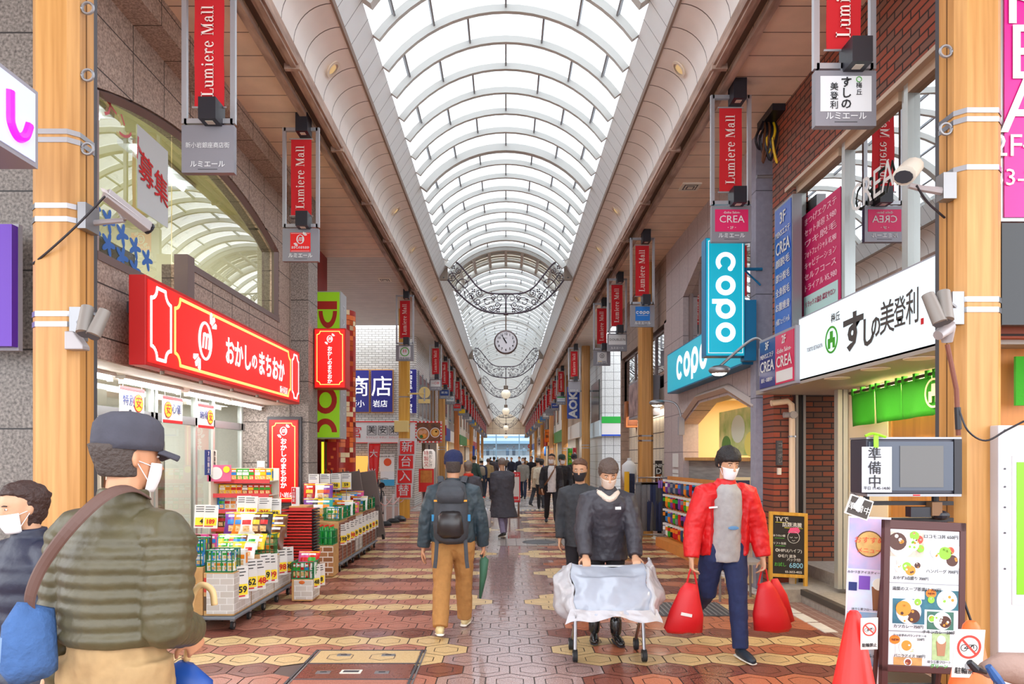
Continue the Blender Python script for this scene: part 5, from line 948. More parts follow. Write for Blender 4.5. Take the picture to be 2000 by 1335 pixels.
m=MB(); p=W(1523,920,8.58); m.box(p.x-.02,p.x+.02,8.58,8.62,p.z-.04,p.z+.04,offw); solo(m,'door_bell','small cream intercom plate below the name plaque','intercom')
for i,(y0,y1) in enumerate(((885,912),(917,924),(926,940))): m=MB(); Y=13.3; m.box(3.185,3.2,Y,Y+.4,zat(y1,Y),zat(y0,Y),paper); solo(m,'paper_notice','white paper notice on the concrete jamb beside the sock stand, %s'%('top one','middle one','bottom one')[i],'notice')
# ---------- sweet shop goods ----------
PAL={'red':'d0201c','green':'35a52c','orange':'ef8a1e','yellow':'f2c822','brown':'6b3d22','purple':'7a3a9a','blue':'2f86d0','white':'ecebe6','pink':'e05090','black':'2b2626','teal':'2aa198'}
def pm(c): return mat('pack_'+c,PAL[c],.3,noise=.12,scale=14)
ORD=lambda n:['first','second','third','fourth','fifth','sixth','seventh','eighth','ninth','tenth','eleventh','twelfth'][n] if n<12 else '%dth'%(n+1)
def bag_mesh(c,c2):
    m=MB()
    def f(s): return lambda u,v:V((u-.5)*.17*(1-.06*math.sin(math.pi*v)),s*.035*(math.sin(math.pi*u)**.6)*(math.sin(math.pi*v)**.5 if 0<v<1 else 0),v*.24)
    m.grid(f(-1),8,8,pm(c)); m.grid(lambda u,v:f(1)(1-u,v),8,8,pm(c)); m.grid(lambda u,v:f(-1)(.22+.56*u,.42+.2*v)+V(0,-.003,0),4,3,pm(c2)); m.grid(lambda u,v:f(-1)(.3+.4*u,.12+.24*v)+V(0,-.003,0),4,3,mat('pack_food','c98a4a',.5,noise=.5,scale=40,c2='f0d8a0')); m.grid(lambda u,v:f(-1)(.05+.9*u,.9+.05*v)+V(0,-.002,0),4,1,pm('yellow')); m.grid(lambda u,v:f(-1)(.25+.5*u,.74+.1*v)+V(0,-.003,0),3,2,mat('pack_white')if 0 else pm('white'))
    return m
def box_mesh(c,c2,w=.11,d=.06,h=.17):
    m=MB(); m.box(-w/2,w/2,-d/2,d/2,0,h,pm(c)); m.box(-w*.4,w*.4,-d/2-.002,-d/2,h*.45,h*.7,pm(c2)); m.box(-w*.3,w*.3,-d/2-.002,-d/2,h*.1,h*.38,mat('pack_food','c98a4a',.5,noise=.5,scale=40,c2='f0d8a0')); m.box(-w*.3,w*.3,-d/2-.003,-d/2,h*.76,h*.88,pm('white')); m.box(w/2,w/2+.002,-d*.35,d*.35,h*.2,h*.8,pm(c2)); return m
PRO={}
def pack(kind,c,c2,loc,label,group,rz=0,sc=1,tilt=0):
    key=(kind,c,c2)
    if key not in PRO:
        o=(bag_mesh(c,c2) if kind=='bag' else box_mesh(c,c2)).build('snack_'+kind,smooth=60 if kind=='bag' else 0); PRO[key]=o; new=o
    else: new=PRO[key].copy(); COL.objects.link(new)
    new.location=loc; new.rotation_euler=(tilt,0,rz); new.scale=(sc,)*3; tag(new,label,'snack '+('bag' if kind=='bag' else 'box'),group); return new
CS=list(PAL); SEEN={}
def row(kind,where,group,x0,x1,y,z,n,cols,sc=1,tilt=0,jit=.0,rz=0,dy=0):
    for i in range(n):
        c=cols[i%len(cols)]; c2=R.choice([q for q in ('yellow','white','red','orange','green','blue') if q!=c])
        pack(kind,c,c2,(x0+(x1-x0)*(i+.5)/n,y+dy*i+R.uniform(-jit,jit),z),'%s snack %s %s, %s from left'%(c,kind,where,ORD(i)),group,rz+R.uniform(-.1,.1),sc,tilt)
cardp={}
def pcard(loc,rz,price,label,w=.13,h=.27,tilt=0,group='hand written price cards'):
    z_=9
    t=thing('price_card',label,'price card',loc,group); M=Matrix.Translation(loc)@Matrix.Rotation(rz,4,'Z')@Matrix.Rotation(tilt,4,'X')
    m=MB(); m.box(-w/2,w/2,-.002,.002,0,h,paper,M); m.build('card',t); ux=M.to_3x3()@V(1,0,0); uz=M.to_3x3()@V(0,0,1)
    m=MB()
    for k in range(3): m.box(-w*.4,w*.4*R.uniform(.3,1),-.004,-.002,h*(.9-.1*k),h*(.93-.1*k),ink,M)
    m.box(-w*.42,w*.42,-.004,-.002,h*.12,h*.45,mat('price_yellow','f6d830',.6),M); m.box(-w*.42,w*.2,-.0045,-.002,h*.07,h*.11,redink,M); m.build('print',t)
    if z_<.7 or loc[1]>9.5 or loc[0]<-2.8: m=MB(); m.box(-.006,.006,.002,.006,-.3,.04,zinc,M); m.build('clip_stick',t)
    T(t,price,M@V(.0,-.005,h*.28),ux,uz,h*.27,redink if R.random()<.5 else ink,bold=.03)
gw=mat('green_wire','0f7a46',.4); brickp=brick_mat('white_brick_paper',('cfccc8','bdb5ab'),'e0deda',.13,.062,'XZ',ms=.004); brickpY=brick_mat('white_brick_paper_side',('cfccc8','bdb5ab'),'e0deda',.13,.062,'YZ',ms=.004); brp2=brick_mat('red_brick_paper',('8a4a36','70392a'),'a98670',.1,.05,'YZ',ms=.005); brp3=brick_mat('tan_brick_paper',('c8925e','8f5a34'),'e8dccb',.14,.07,'XZ',ms=.008)
def basket(label,x0,x1,y0,y1,z0,z1,group='green wire baskets'):
    t=thing('wire_basket',label,'basket',((x0+x1)/2,(y0+y1)/2,z0),group)
    for nm,a,b in (('front_grid',V(x0,y0,0),V(x1,y0,0)),('side_grid',V(x1,y0,0),V(x1,y1,0)),('back_grid',V(x1,y1,0),V(x0,y1,0)),('side_grid',V(x0,y1,0),V(x0,y0,0))):
        m=MB(); n=max(2,round((b-a).length/.05))
        for i in range(n+1): p=a+(b-a)*i/n; m.tube([p+V(0,0,z0),p+V(0,0,z1)],.0055,gw,5)
        for k in range(3): z=z0+(z1-z0)*k/2; m.tube([a+V(0,0,z),b+V(0,0,z)],.0065,gw,5)
        m.build(nm,t)
def carton(label,x0,x1,y0,y1,z0,z1,wrapF=None,wrapS=None,group='cartons on the dollies',mark_=True):
    t=thing('cardboard_box',label,'cardboard box',((x0+x1)/2,(y0+y1)/2,z0),group); m=MB(); m.box(x0,x1,y0,y1,z0,z1,card); m.build('carton',t,bevel=.006)
    if wrapF: m=MB(); m.box(x0+.03,x1+.003,y0-.004,y0,z0+.02,z1-.01,wrapF); m.build('front_paper',t)
    if wrapS: m=MB(); m.box(x1,x1+.004,y0-.003,y1-.01,z0+.02,z1-.01,wrapS); m.build('side_paper',t)
    if mark_: m=MB(); m.box(x0+.004,x0+.028,y0-.003,y0,z0+(z1-z0)*.55,z1-.05,mat('carton_red','b8382c',.7)); m.box(x0+.004,x0+.028,y0-.003,y0,z0+.05,z0+(z1-z0)*.45,mat('carton_print','5a4632',.7)); m.build('print',t)
def dolly(label,x0,x1,y0,y1,n):
    t=thing('dolly',label,'dolly',((x0+x1)/2,(y0+y1)/2,0),'grey dollies'); MB().box(x0,x1,y0,y1,.105,.135,mat('dolly_grey','6e747c',.45)).build('platform',t,bevel=.01)
    for i in range(n):
        yy=y0+.08+(y1-y0-.16)*i/(n-1)
        for x in (x0+.06,x1-.05): m=MB(); m.tube([(x-.012,yy,.045),(x+.012,yy,.045)],.044,rubber,14); m.tube([(x-.014,yy,.045),(x+.014,yy,.045)],.02,zinc,10); m.box(x-.02,x+.02,yy-.02,yy+.02,.08,.106,zinc); m.build('caster',t,smooth=40)
dolly('grey dolly under the white brick papered cartons, nearest the camera',-3.2,-2.57,6.8,8.7,5)
zs=.137
carton('brown carton at the bottom front of the nearest dolly, beside the olive jacket',-3.18,-2.9,6.86,7.2,zs,.44); carton('brown carton second up at the front of the nearest dolly',-3.18,-2.9,6.86,7.2,.442,.6)
carton('front carton wrapped in white brick paper on the nearest dolly',-2.89,-2.6,6.85,7.31,zs,.55,brickp,brickpY); carton('middle carton wrapped in white brick paper on the nearest dolly',-2.89,-2.6,7.33,8.03,zs,.56,None,brickpY); carton('rear carton wrapped in white brick paper on the nearest dolly',-2.89,-2.6,8.05,8.66,zs,.55,None,brickpY); carton('plain carton at the back of the nearest dolly, hidden behind the others',-3.18,-2.9,7.25,8.6,zs,.72)
basket('green wire basket of pale blue packs at the front of the nearest dolly',-2.87,-2.62,6.86,7.06,.555,.76); row('box','in the front green basket on the nearest dolly','boxed snacks',-2.86,-2.63,6.92,.56,7,['white','blue','white'],.62); row('box','upper layer of the front green basket','boxed snacks',-2.86,-2.63,6.94,.665,7,['white','blue'],.55); row('box','behind the front green basket on the nearest dolly','boxed snacks',-2.86,-2.63,7.17,.565,7,['white','blue'],1.0)
basket('green wire basket of blue boxes on the brown cartons of the nearest dolly',-3.17,-2.93,6.88,7.1,.605,.86); row('box','in the upper left green basket on the nearest dolly','boxed snacks',-3.16,-2.94,6.93,.61,7,['blue','teal'],.75); row('box','upper layer of the upper left basket','boxed snacks',-3.16,-2.94,6.95,.74,7,['blue','brown','blue'],.65); row('box','behind the blue boxes on the nearest dolly','boxed snacks',-3.15,-2.92,7.18,.73,6,['pink','brown','pink'],.9)
row('bag','in the middle heap on the nearest dolly','heaped snack bags',-3.1,-2.65,7.45,.6,8,['green','yellow','green','white'],.8,-.5,.03); row('bag','in the second heap row on the nearest dolly','heaped snack bags',-3.1,-2.65,7.7,.66,8,['green','white','yellow','green','brown'],.8,-.6,.03)
basket('green wire basket of brown bread bags at the rear of the nearest dolly',-2.86,-2.62,8.1,8.4,.565,.78); row('bag','in the rear green basket on the nearest dolly','heaped snack bags',-2.86,-2.62,8.22,.6,3,['brown','orange','brown'],1.25,-.4); row('bag','behind the rear basket on the nearest dolly','heaped snack bags',-3.15,-2.65,8.5,.7,5,['orange','brown','purple','yellow','brown'],1.2,-.3,.03); row('bag','at the back of the nearest dolly, by the rack','heaped snack bags',-3.15,-2.7,8.1,.78,5,['purple','orange','white','brown','black'],1.1,-.3,.03)
for i,(y,p) in enumerate(((7.0,'59'),(7.25,'62'),(7.5,'148'),(7.68,'69'),(7.9,'99'),(8.25,'98'),(8.5,'98'))): pcard((-2.57,y,.27+.03*(i%2)),.75,p,'white price card hanging on the street side of the nearest dolly, %s from the front'%ORD(i),.12,.32,-.05)
for i,(x,y,z,p) in enumerate(((-3.3,8.0,.86,'189'),(-3.42,8.05,.86,'4'),(-3.22,8.8,.92,'148'),(-3.1,8.7,.92,'198'),(-2.98,8.85,.9,'215'),(-2.88,8.9,.88,'148'))): pcard((x,y,z),.12*(i%3-1),p,'large white price card standing above the goods near the rack, %s from the left'%ORD((1,0,2,3,4,5)[i]),.17,.26,-.12)
# small separate box, basket stack
carton('small white brick papered box standing alone on the paving',-2.45,-2.21,8.19,8.5,.01,.26,brickp,brickpY,mark_=False); m=MB(); m.sph((-2.33,8.185,.225),(.035,.004,.022),mat('sticker_orange','c8641e',.6),10,6); solo(m,'butterfly_sticker','orange sticker at the top of the small white brick box','sticker')
basket('green wire basket on the small white brick box',-2.45,-2.21,8.2,8.48,.265,.45); row('box','in the basket on the small white brick box','boxed snacks',-2.44,-2.22,8.28,.27,4,['red','white'],1.0); row('bag','slanting over the basket on the small white brick box','heaped snack bags',-2.42,-2.24,8.4,.33,2,['pink','red'],1.0,-.5)
pcard((-2.2,8.27,.14),.9,'148','white price card on the right of the small white brick box, nearer one',.14,.26); pcard((-2.19,8.45,.14),.9,'98','white price card on the right of the small white brick box, farther one',.14,.26)
bk=None
for i in range(26):
    lb='red and black shopping basket in the tall stack, %s from the top'%ORD(25-i)
    if bk is None:
        bk=thing('shopping_basket',lb,'basket',(0,0,0),'stack of shopping baskets'); m=MB()
        for a in ((-.2,.2,-.15,-.135),(-.2,.2,.135,.15)): m.box(a[0],a[1],a[2],a[3],0,.022,mat('basket_red','c8302a',.4))
        m.build('red_rim',bk); m=MB()
        for a in (-.2,.19): m.box(a,a+.012,-.15,.15,0,.024,black)
        m.tube([(.205,-.15,.012),(.212,0,.014),(.205,.15,.012)],.011,black,6); m.box(-.185,.185,-.13,.13,-.002,.004,mat('basket_inner','8a1f1c',.5)); m.build('black_side',bk)
    else: dup(bk,(-2.64,9.2,.012+i*.0385),lb)
bk.location=(-2.64,9.2,.012); bk['label']='red and black shopping basket in the tall stack, lowest one on the paving'
t=thing('price_sign','red and white sale placard standing above the basket stack','placard',(-2.9,9.6,.9)); MB().box(-2.97,-2.86,9.93,9.94,.98,1.24,white).build('card',t); MB().box(-2.965,-2.91,9.925,9.93,1.01,1.23,redink).build('red_strip',t); T(t,'4日限定',(-2.937,9.922,1.2),u_,v_,.045,white,vert=True,bold=.02)
# second dolly row
carton('tan brick papered box on the paving in front of the second dolly',-2.62,-2.38,9.87,10.2,.01,.44,brp3,None,mark_=False); basket('green wire basket of green soda bottles on the tan brick box',-2.61,-2.39,9.88,10.15,.445,.64)
for i in range(6): 
    m=MB(); x=-2.575+(i%3)*.075; y=9.95+(i//3)*.11; m.lathe([(.001,.45),(.033,.45),(.033,.6),(.014,.67),(.014,.69)],mat('soda_green','1fa040',.15,coat=.5),10,Matrix.Translation((x,y,0))); b_=thing('soda_bottle','green soda bottle in the basket on the tan brick box, %s row, %s'%(('front','back')[i//3],('left','middle','right')[i%3]),'bottle',(x,y,.45),'soda bottles'); m.build('bottle_body',b_,smooth=50); m=MB(); m.lathe([(.016,.69),(.016,.71),(.001,.71)],red,10,Matrix.Translation((x,y,0))); m.build('cap',b_)
dolly('grey dolly under the long row of red brick papered cartons',-3.0,-2.36,10.3,13.2,7)
for i in range(5):
    y0=10.3+i*.58; carton('red brick papered carton in the long row on the second dolly, %s from the front'%ORD(i),-2.98,-2.4,y0,y0+.56,zs,.72+.02*(i%2),None,(brp2,brp2,brickpY,brp2,brp2)[i],mark_=False)
    if i!=2: basket('green wire basket on the second dolly row, %s from the front'%ORD(i if i<2 else i-1),-2.62,-2.4,y0+.02,y0+.5,.75,.92)
    row('box' if i%2==0 else 'bag','at the street edge of the second dolly, carton %s'%ORD(i),'goods on the second dolly',-2.6,-2.42,y0+.2,.755,3,(['white','blue','white'],['orange','red','white'],['red','white','pink'],['red','purple','white'],['white','brown','orange'])[i],1.0,-.2); row('bag','at the back of the second dolly, carton %s'%ORD(i),'goods on the second dolly',-2.95,-2.62,y0+.3,.78,4,R.sample(CS,4),1.15,-.2)
    for k in range(2): pcard((-2.37,y0+.12+k*.28,.38),.8,R.choice(('198','98','148','59','88')),'white price card on the street side of the second dolly, %s from the front'%ORD(i*2+k),.13,.3)
row('bag','piled on top behind the second dolly, near the pier','goods on the second dolly',-3.0,-2.65,10.8,1.0,4,['red','red','white','purple'],1.1,-.2,.05)
for i,x in enumerate((-2.92,-2.8,-2.68,-2.56)): pcard((x,10.9+.2*i,1.14),0,('92','148','98','59')[i],'white price card on a clip above the second dolly, %s from the left'%ORD(i),.16,.26)
carton('open cardboard box on top beside the granite pier','-' and -3.0,-2.75,9.9,10.25,.75,.98,mark_=False); m=MB(); m.box(-3.02,-2.72,9.86,10.26,.0,.74,offw); solo(m,'display_stand','ivory display stand under the open cardboard box','stand')
# folded tables
tb=mat('table_taupe','7d706a',.45,noise=.08,scale=4)
for i,(x,y) in enumerate(((-3.02,13.45),(-2.9,13.85),(-2.67,14.2))):
    t=thing('folded_table','folded brown banquet table on edge, %s of three beyond the second dolly'%('leftmost','middle','rightmost')[i],'folding table',(x,y,0),'folded tables'); M=Matrix.Translation((x,y,0))@Matrix.Rotation(-.14,4,'Y')@Matrix.Rotation(.1,4,'X')
    m=MB(); m.box(-.28,.3,-.02,.02,.06,1.38,tb,M); m.build('table_top',t,bevel=.012); m=MB(); m.box(-.285,-.27,-.025,.05,.06,1.4,mat('table_edge','5d524d',.5),M); m.box(-.02,.0,-.05,-.02,.1,1.45,mat('table_edge'),M); m.build('edge_strip',t)
    m=MB(); m.tube([M@V(.12,-.06,.04),M@V(.2,-.06,.9)],.018,steel,8); m.tube([M@V(-.1,-.06,.68),M@V(.28,-.06,.68)],.014,steel,8); m.tube([M@V(.25,0,.0),M@V(.25,0,.1)],.03,black,8); m.build('leg_frame',t)
# display rack by the doors
t=thing('display_rack','metal snack rack with red shelf edges in front of the shop doors','shelf unit',(-3.58,9.8,0)); m=MB(); m.box(-3.98,-3.2,10.1,10.13,.05,1.5,offw); m.box(-3.98,-3.95,9.6,10.1,.05,1.5,offw); m.box(-3.98,-3.2,9.65,10.1,.01,.1,offw); m.build('back_panel',t)
se=mat('shelf_edge_red','d4474a',.5)
for i,z in enumerate((1.32,1.13,.92,.68,.42)):
    s_=MB().box(-3.95,-3.2,9.72-.03*i,10.1,z,z+.015,offw).build('shelf',t); MB().box(-3.95,-3.2,9.70-.03*i,9.72-.03*i,z-.02,z+.035,se).build('price_strip',s_)
    row('box' if i<2 else 'bag',"on the door-side rack's "+('top','second','third','fourth','lowest')[i]+' shelf','snacks on the rack',-3.92,-3.22,9.86-.03*i,z+.016,9,(['orange','orange','orange','green','green','red','yellow','orange','yellow'],['yellow','yellow','yellow','orange','brown','red','red','red','red'],['blue','white','white','red','red','green','red','orange','red'],['brown','green','orange','brown','red','purple','yellow','brown','orange'],CS)[i],(.95,.8,.8,.85,.9)[i],-.12 if i>1 else 0)
t=thing('promotion_card','pink cartoon free promotion card with a white circle clipped on the rack','card',(-3.86,9.6,1.3)); MB().box(-4.0,-3.68,9.6,9.61,1.33,1.55,mat('card_pink','d9658a',.6)).build('card',t); m=MB(); m.prism(disc(.085,20),.004,paper,frame((-3.88,9.598,1.44),u_,v_)); m.prism(disc(.045,16),.004,mat('price_yellow','f6d830',.6),frame((-3.74,9.598,1.49),u_,v_)); m.build('print',t)
# shelves inside the shop
for j,(y,x0,x1,lb) in enumerate(((8.5,-5.4,-4.2,'snack shelf unit just inside the glass doors'),(7.2,-5.6,-4.25,'snack shelf unit inside, behind the man in the olive jacket'))):
    t=thing('shelf_unit','white '+lb,'shelf unit',((x0+x1)/2,y,0)); m=MB(); m.box(x0,x1,y+.3,y+.33,.05,1.85,offw); m.box(x0,x0+.03,y-.1,y+.3,.02,1.85,offw); m.build('back_panel',t)
    for i,z in enumerate((1.5,1.27,1.04,.8,.5)):
        MB().box(x0,x1,y-.12,y+.3,z,z+.02,offw).build('shelf',t); row('bag','on the '+('top','second','third','fourth','lowest')[i]+(' tier inside the glass doors',' inner tier behind the olive jacket')[j],'snacks inside the shop',x0+.04,x1-.03,y,z+.022,6,(['yellow','yellow','orange','white','green','red'],['red','red','red','brown','red','red'],['green','green','orange','orange','green','yellow'],['brown','black','brown','orange','brown','red'],['orange','yellow','blue','green','red','white'])[i],.9,-.12)
for i,(x,z,c) in enumerate(((-5.2,1.95,'photo_blue'),(-4.9,1.95,'photo_mint'))):
    t=thing('wall_poster',('blue framed food poster','green and orange food poster')[i]+' on the back wall inside the sweet shop','poster',(x-1.6,9.8,z)); Y=10.85; a=(-6.6,-5.75)[i]; MB().box(a,a+.5,Y,Y+.03,1.75,2.12,mat(c,('3f8ac8','7fb83a')[i],.5)).build('frame',t); m=MB(); m.box(a+.04,a+.46,Y-.005,Y,1.79,2.08,mat('poster_mix%d'%i,'f3e9d0',.6,noise=.6,scale=8,c2='e0661e')); m.build('picture',t)
# hanging value notices
for i,(ya,yb,z0,a,k) in enumerate(((7.06,7.53,2.06,'特別','安'),(7.94,8.42,2.04,'心値','安'),(8.85,9.33,2.02,'納得','安'))):
    X=-3.8; t=thing('value_notice','white hanging notice with red bands and a yellow disc, %s from the left'%ORD(i),'notice',(X,(ya+yb)/2,z0),'hanging value notices'); m=MB(); m.box(X-.008,X,ya,yb,z0,z0+.3,paper); m.build('card',t); m=MB(); m.box(X,X+.003,ya,yb,z0,z0+.035,redink); m.box(X,X+.003,ya,yb,z0+.265,z0+.3,redink); m.build('red_band',t)
    cy_=yb-.12 if i!=1 else ya+.12; ty=ya+.16 if i!=1 else yb-.16; m=MB(); m.prism(disc(.085,20),.004,mat('price_yellow'),frame((X+.001,cy_,z0+.15),*YZ)); m.prism(ring(.083,.092),.005,redink,frame((X+.001,cy_,z0+.15),*YZ)); m.build('yellow_disc',t); T(t,k,(X+.006,cy_,z0+.15),*YZ,.13,redink,bold=.03); T(t,a,(X+.004,ty,z0+.16),*YZ,.12,blueink,bold=.03)
    m=MB(); 
    for yy in (ya+.05,yb-.05): m.tube([(X,yy,z0+.3),(X,yy,2.44)],.002,zinc,4)
    m.build('string',t)
for i,(y,c,s) in enumerate(((9.35,'1d3f88','7日限定'),(9.55,'e8e4da','数量限定'))):
    t=thing('door_notice',('navy','white')[i]+' vertical notice hanging on the shop door glass beside its pair','notice',(-3.9,y,1.5)); MB().box(-3.93,-3.92,y,y+.17,1.42,1.75,mat('dn%d'%i,c,.6)).build('sheet',t); T(t,s,(-3.915,y+.085,1.7),*YZ,.07,(white,ink)[i],vert=True,bold=.02)
for i,x in enumerate((-3.72,-3.55)): t=thing('wall_notice','narrow food price strip on the recess wall, %s one'%('left','right')[i],'notice',(x,10.9,1.3)); MB().box(x-.06,x+.06,10.885,10.9,1.25,1.6,paper).build('sheet',t); MB().box(x-.05,x+.05,10.88,10.885,1.3,1.5,mat('food_strip','d9803a',.6,noise=.5,scale=12)).build('picture',t)
# ---------- right-hand street furniture ----------
def wx(px_,Y): return (px_-CX)/F*Y
# chalk board
M=Matrix.Translation((3.29,8.36,.15))@Matrix.Rotation(.06,4,'Z')@Matrix.Rotation(.06,4,'Y')@Matrix.Rotation(-.12,4,'X')
t=thing('chalkboard','wooden framed chalkboard with a drawn face standing on the shop step','chalkboard',(3.29,8.36,.15)); m=MB(); m.box(-.23,-.19,-.02,.02,0,.86,wood2,M); m.box(.19,.23,-.02,.02,0,.86,wood2,M); m.box(-.19,.19,-.02,.02,.82,.86,wood2,M); m.box(-.19,.19,-.02,.02,.1,.14,wood2,M); m.build('frame',t,bevel=.004)
MB().box(-.19,.19,-.008,.008,.14,.82,mat('slate','2b2522',.7),M).build('slate',t); m=MB(); m.tube([M@V(-.18,.02,.8),M@V(-.16,.16,.02)],.015,wood2,6); m.tube([M@V(.18,.02,.8),M@V(.16,.16,.02)],.015,wood2,6); m.build('back_leg',t)
ux=M.to_3x3()@V(1,0,0); uz=M.to_3x3()@V(0,0,1); chk=mat('chalk','f2efe6',.8); chp=mat('chalk_pink','ee5a8a',.8); chy=mat('chalk_yellow','e8dc3a',.8); chg=mat('chalk_green','62c04a',.8); chb=mat('chalk_blue','9ad6ee',.8)
for s,x,z,k,c in (('TVで',-.08,.77,.075,chk),('話題沸騰',.04,.71,.06,chk),('ほうれい線',-.115,.58,.03,chk),('リフト効果',-.11,.49,.032,chk),('◎HIFU(ハイフ)',0,.41,.048,chk),('◎毛穴 速浄',-.02,.345,.042,chk),('パック付!',.06,.305,.04,chk),('お試し',-.1,.245,.05,chg),('6800',.09,.24,.085,chb),('03-3653-4025',.06,.165,.036,chk)): T(t,s,M@V(x,-.012,z),ux,uz,k,c)
m=MB(); Mf=frame(M@V(.06,-.011,.57),ux,uz); m.prism(ring(.066,.07,0,360,24,0,0,1.05),.002,chk,Mf); m.prism([(-.07,.05),(-.04,.11),(.05,.12),(.08,.08),(.06,.05)],.002,chp,Mf)
for x in (-.03,.03): m.prism(ring(.014,.018,200,340,8,x,.01),.002,chk,Mf)
m.prism(ring(.02,.024,220,320,8,0,-.02),.002,chk,Mf); m.build('chalk_drawing',t)
m=MB()
for z,x0,x1,c in ((.735,-.16,.02,chy),(.675,-.05,.17,chy),(.55,-.17,-.05,chg),(.46,-.16,-.04,chg)): m.box(x0,x1,-.011,-.009,z,z+.005,c,M)
m.build('chalk_underline',t)
# wooden notice board behind the red jacket
Mw=Matrix.Translation((2.98,9.12,0))@Matrix.Rotation(-.08,4,'X'); t=thing('board_sign','tall pale wood framed salon board behind the man in red','sign board',(2.98,9.12,0)); m=MB(); m.box(-.19,.19,-.02,.02,.05,1.4,mat('pale_wood','e6cf9e',.5),Mw); m.build('frame',t,bevel=.006); MB().box(-.15,.15,-.025,-.02,1.0,1.36,mat('board_navy','2a2a45',.5),Mw).build('header_panel',t); MB().box(-.15,.15,-.025,-.02,.15,.98,mat('board_photo','e3c9b8',.6,noise=.4,scale=5,c2='a8603a'),Mw).build('photo_panel',t); T(t,'CREA',Mw@V(.02,-.027,1.25),u_,v_,.09,paper,bold=.02); m=MB(); m.tube([(2.83,9.16,1.2),(2.83,9.2,.02)],.015,wood,6); m.tube([(3.13,9.16,1.2),(3.13,9.2,.02)],.015,wood,6); m.build('back_leg',t)
# sock stand
A=V(3.03,13.45,0); B=V(3.16,10.9,0); d=(B-A).normalized(); nrm=V(-1,0,0); 
t=thing('sock_stand','wooden pegboard stand hung with rows of colourful socks','display stand',(3.15,12.2,0)); o=mat('stand_orange','d98a3c',.5,noise=.15,scale=3)
def onS(s,z,off=0): p=A+(B-A)*s; return V(p.x-off,p.y,z)
m=MB(); m.add([onS(0,.02),onS(1,.02),onS(1,1.3),onS(0,1.3)]+[onS(0,.02,-.06),onS(1,.02,-.06),onS(1,1.3,-.06),onS(0,1.3,-.06)],[(0,1,2,3),(7,6,5,4),(0,4,5,1),(3,2,6,7),(0,3,7,4),(1,5,6,2)],o); m.build('peg_panel',t)
m=MB(); m.add([onS(0,0,.22),onS(1,0,.22),onS(1,.16,.22),onS(0,.16,.22),onS(0,0,0),onS(1,0,0),onS(1,.16,0),onS(0,.16,0)],[(0,1,2,3),(7,6,5,4),(0,4,5,1),(3,2,6,7),(0,3,7,4),(1,5,6,2)],o); m.build('base_tray',t)
for z in (1.22,.95,.68,.42): m=MB(); m.tube([onS(.02,z,.05),onS(.98,z,.05)],.008,zinc,6); m.build('rail',t)
scol=['1d1d20','f0f0ee','2f86d0','ef8a1e','35a52c','7a3a9a','d0201c','f2c822','3a4a6a','8a8a90']; SK={}; c_n=dict(zip(scol,('black','white','blue','orange','green','purple','red','yellow','navy','grey')))
for r in range(4):
    for i in range(16):
        c=R.choice(scol); c2=R.choice(scol)
        if (c,c2) not in SK:
            m=MB(); m.tube([(0,0,0),(0,0,-.1),(0,.0,-.14),(0,.07,-.165)],[(.028,.01),(.03,.012),(.03,.016),(.022,.014)],mat('sock_'+c,c,.9),8,side=(1,0,0)); m.tube([(0,0,-.03),(0,0,-.08)],[(.031,.014),(.032,.015)],mat('sock_'+c2,c2,.9),8,side=(1,0,0)); m.box(-.03,.03,-.014,.014,-.01,.02,paper); SK[(c,c2)]=m.build('sock_pair',smooth=60); s_=SK[(c,c2)]
        else: s_=SK[(c,c2)].copy(); COL.objects.link(s_)
        s_.location=onS((i+.5)/16,(1.215,.945,.675,.415)[r],.07); s_.rotation_euler=(0,0,R.uniform(-.5,.1)-.3); s_.scale=(1.15,1.15,1.3); tag(s_,'%s sock pair on the sock stand, %s row down, %s from far end'%(c_n[c],ORD(r),ORD(i)),'socks','socks on the stand')
# trouser rack
t=thing('clothes_rail','chrome clothes rail of hanging trousers beside the honey column','clothes rail',(3.0,14.3,0)); Y=14.2; x0,x1=wx(1245,Y),wx(1312,Y); m=MB()
for x in (x0,x1-.02): m.tube([(x,Y,.06),(x,Y,1.3)],.014,steel,8); m.tube([(x,Y-.25,.06),(x,Y+.25,.06)],.014,steel,8)
m.tube([(x0,Y,1.25),(x1,Y,1.25)],.014,steel,8); m.tube([(x0,Y,.12),(x1,Y,.12)],.014,steel,8); m.build('rail_frame',t)
for x in (x0,x1-.02):
    for yy in (Y-.25,Y+.25): m=MB(); m.sph((x,yy,.04),.035,rubber,8,6); m.build('caster',t)
tcol=[('grey','6f6e70'),('grey','737274'),('navy','2b3454'),('charcoal','4a4a4c'),('navy','323d62'),('blue grey','565f6c')]
for i,(n_,c) in enumerate(tcol):
    x=x0+.07+(x1-x0-.12)*i/5; tr=thing('trousers','%s trousers hanging on the chrome rail, %s from the left'%(n_,ORD(i)),'trousers',(x,Y,1.25),'trousers on the rail')
    m=MB(); w=.12; tm=mat('trouser_'+c,c,.9,noise=.2,scale=30,stretch=(4,1,.3)); 
    for s in (-1,1): m.tube([(x+s*.055,Y-.03,1.14),(x+s*.055,Y-.03,.9),(x+s*.06,Y-.03,.2)],[(.06,.03),(.066,.035),(.06,.03)],tm,12,side=(1,0,0))
    m.build('cloth',tr,smooth=180,disp=.02,dscale=.12); m=MB(); m.box(x-.12,x+.12,Y-.065,Y+.005,1.12,1.15,tm); m.build('waistband',tr); m=MB(); m.tube([(x-.11,Y-.03,1.16),(x+.11,Y-.03,1.16)],.006,mat('hanger_lilac','9a6fc4',.5) if i>2 else zinc,6); m.tube([(x,Y,1.16),(x,Y,1.27),(x+.02,Y,1.28)],.004,zinc,5); m.build('hanger',tr)
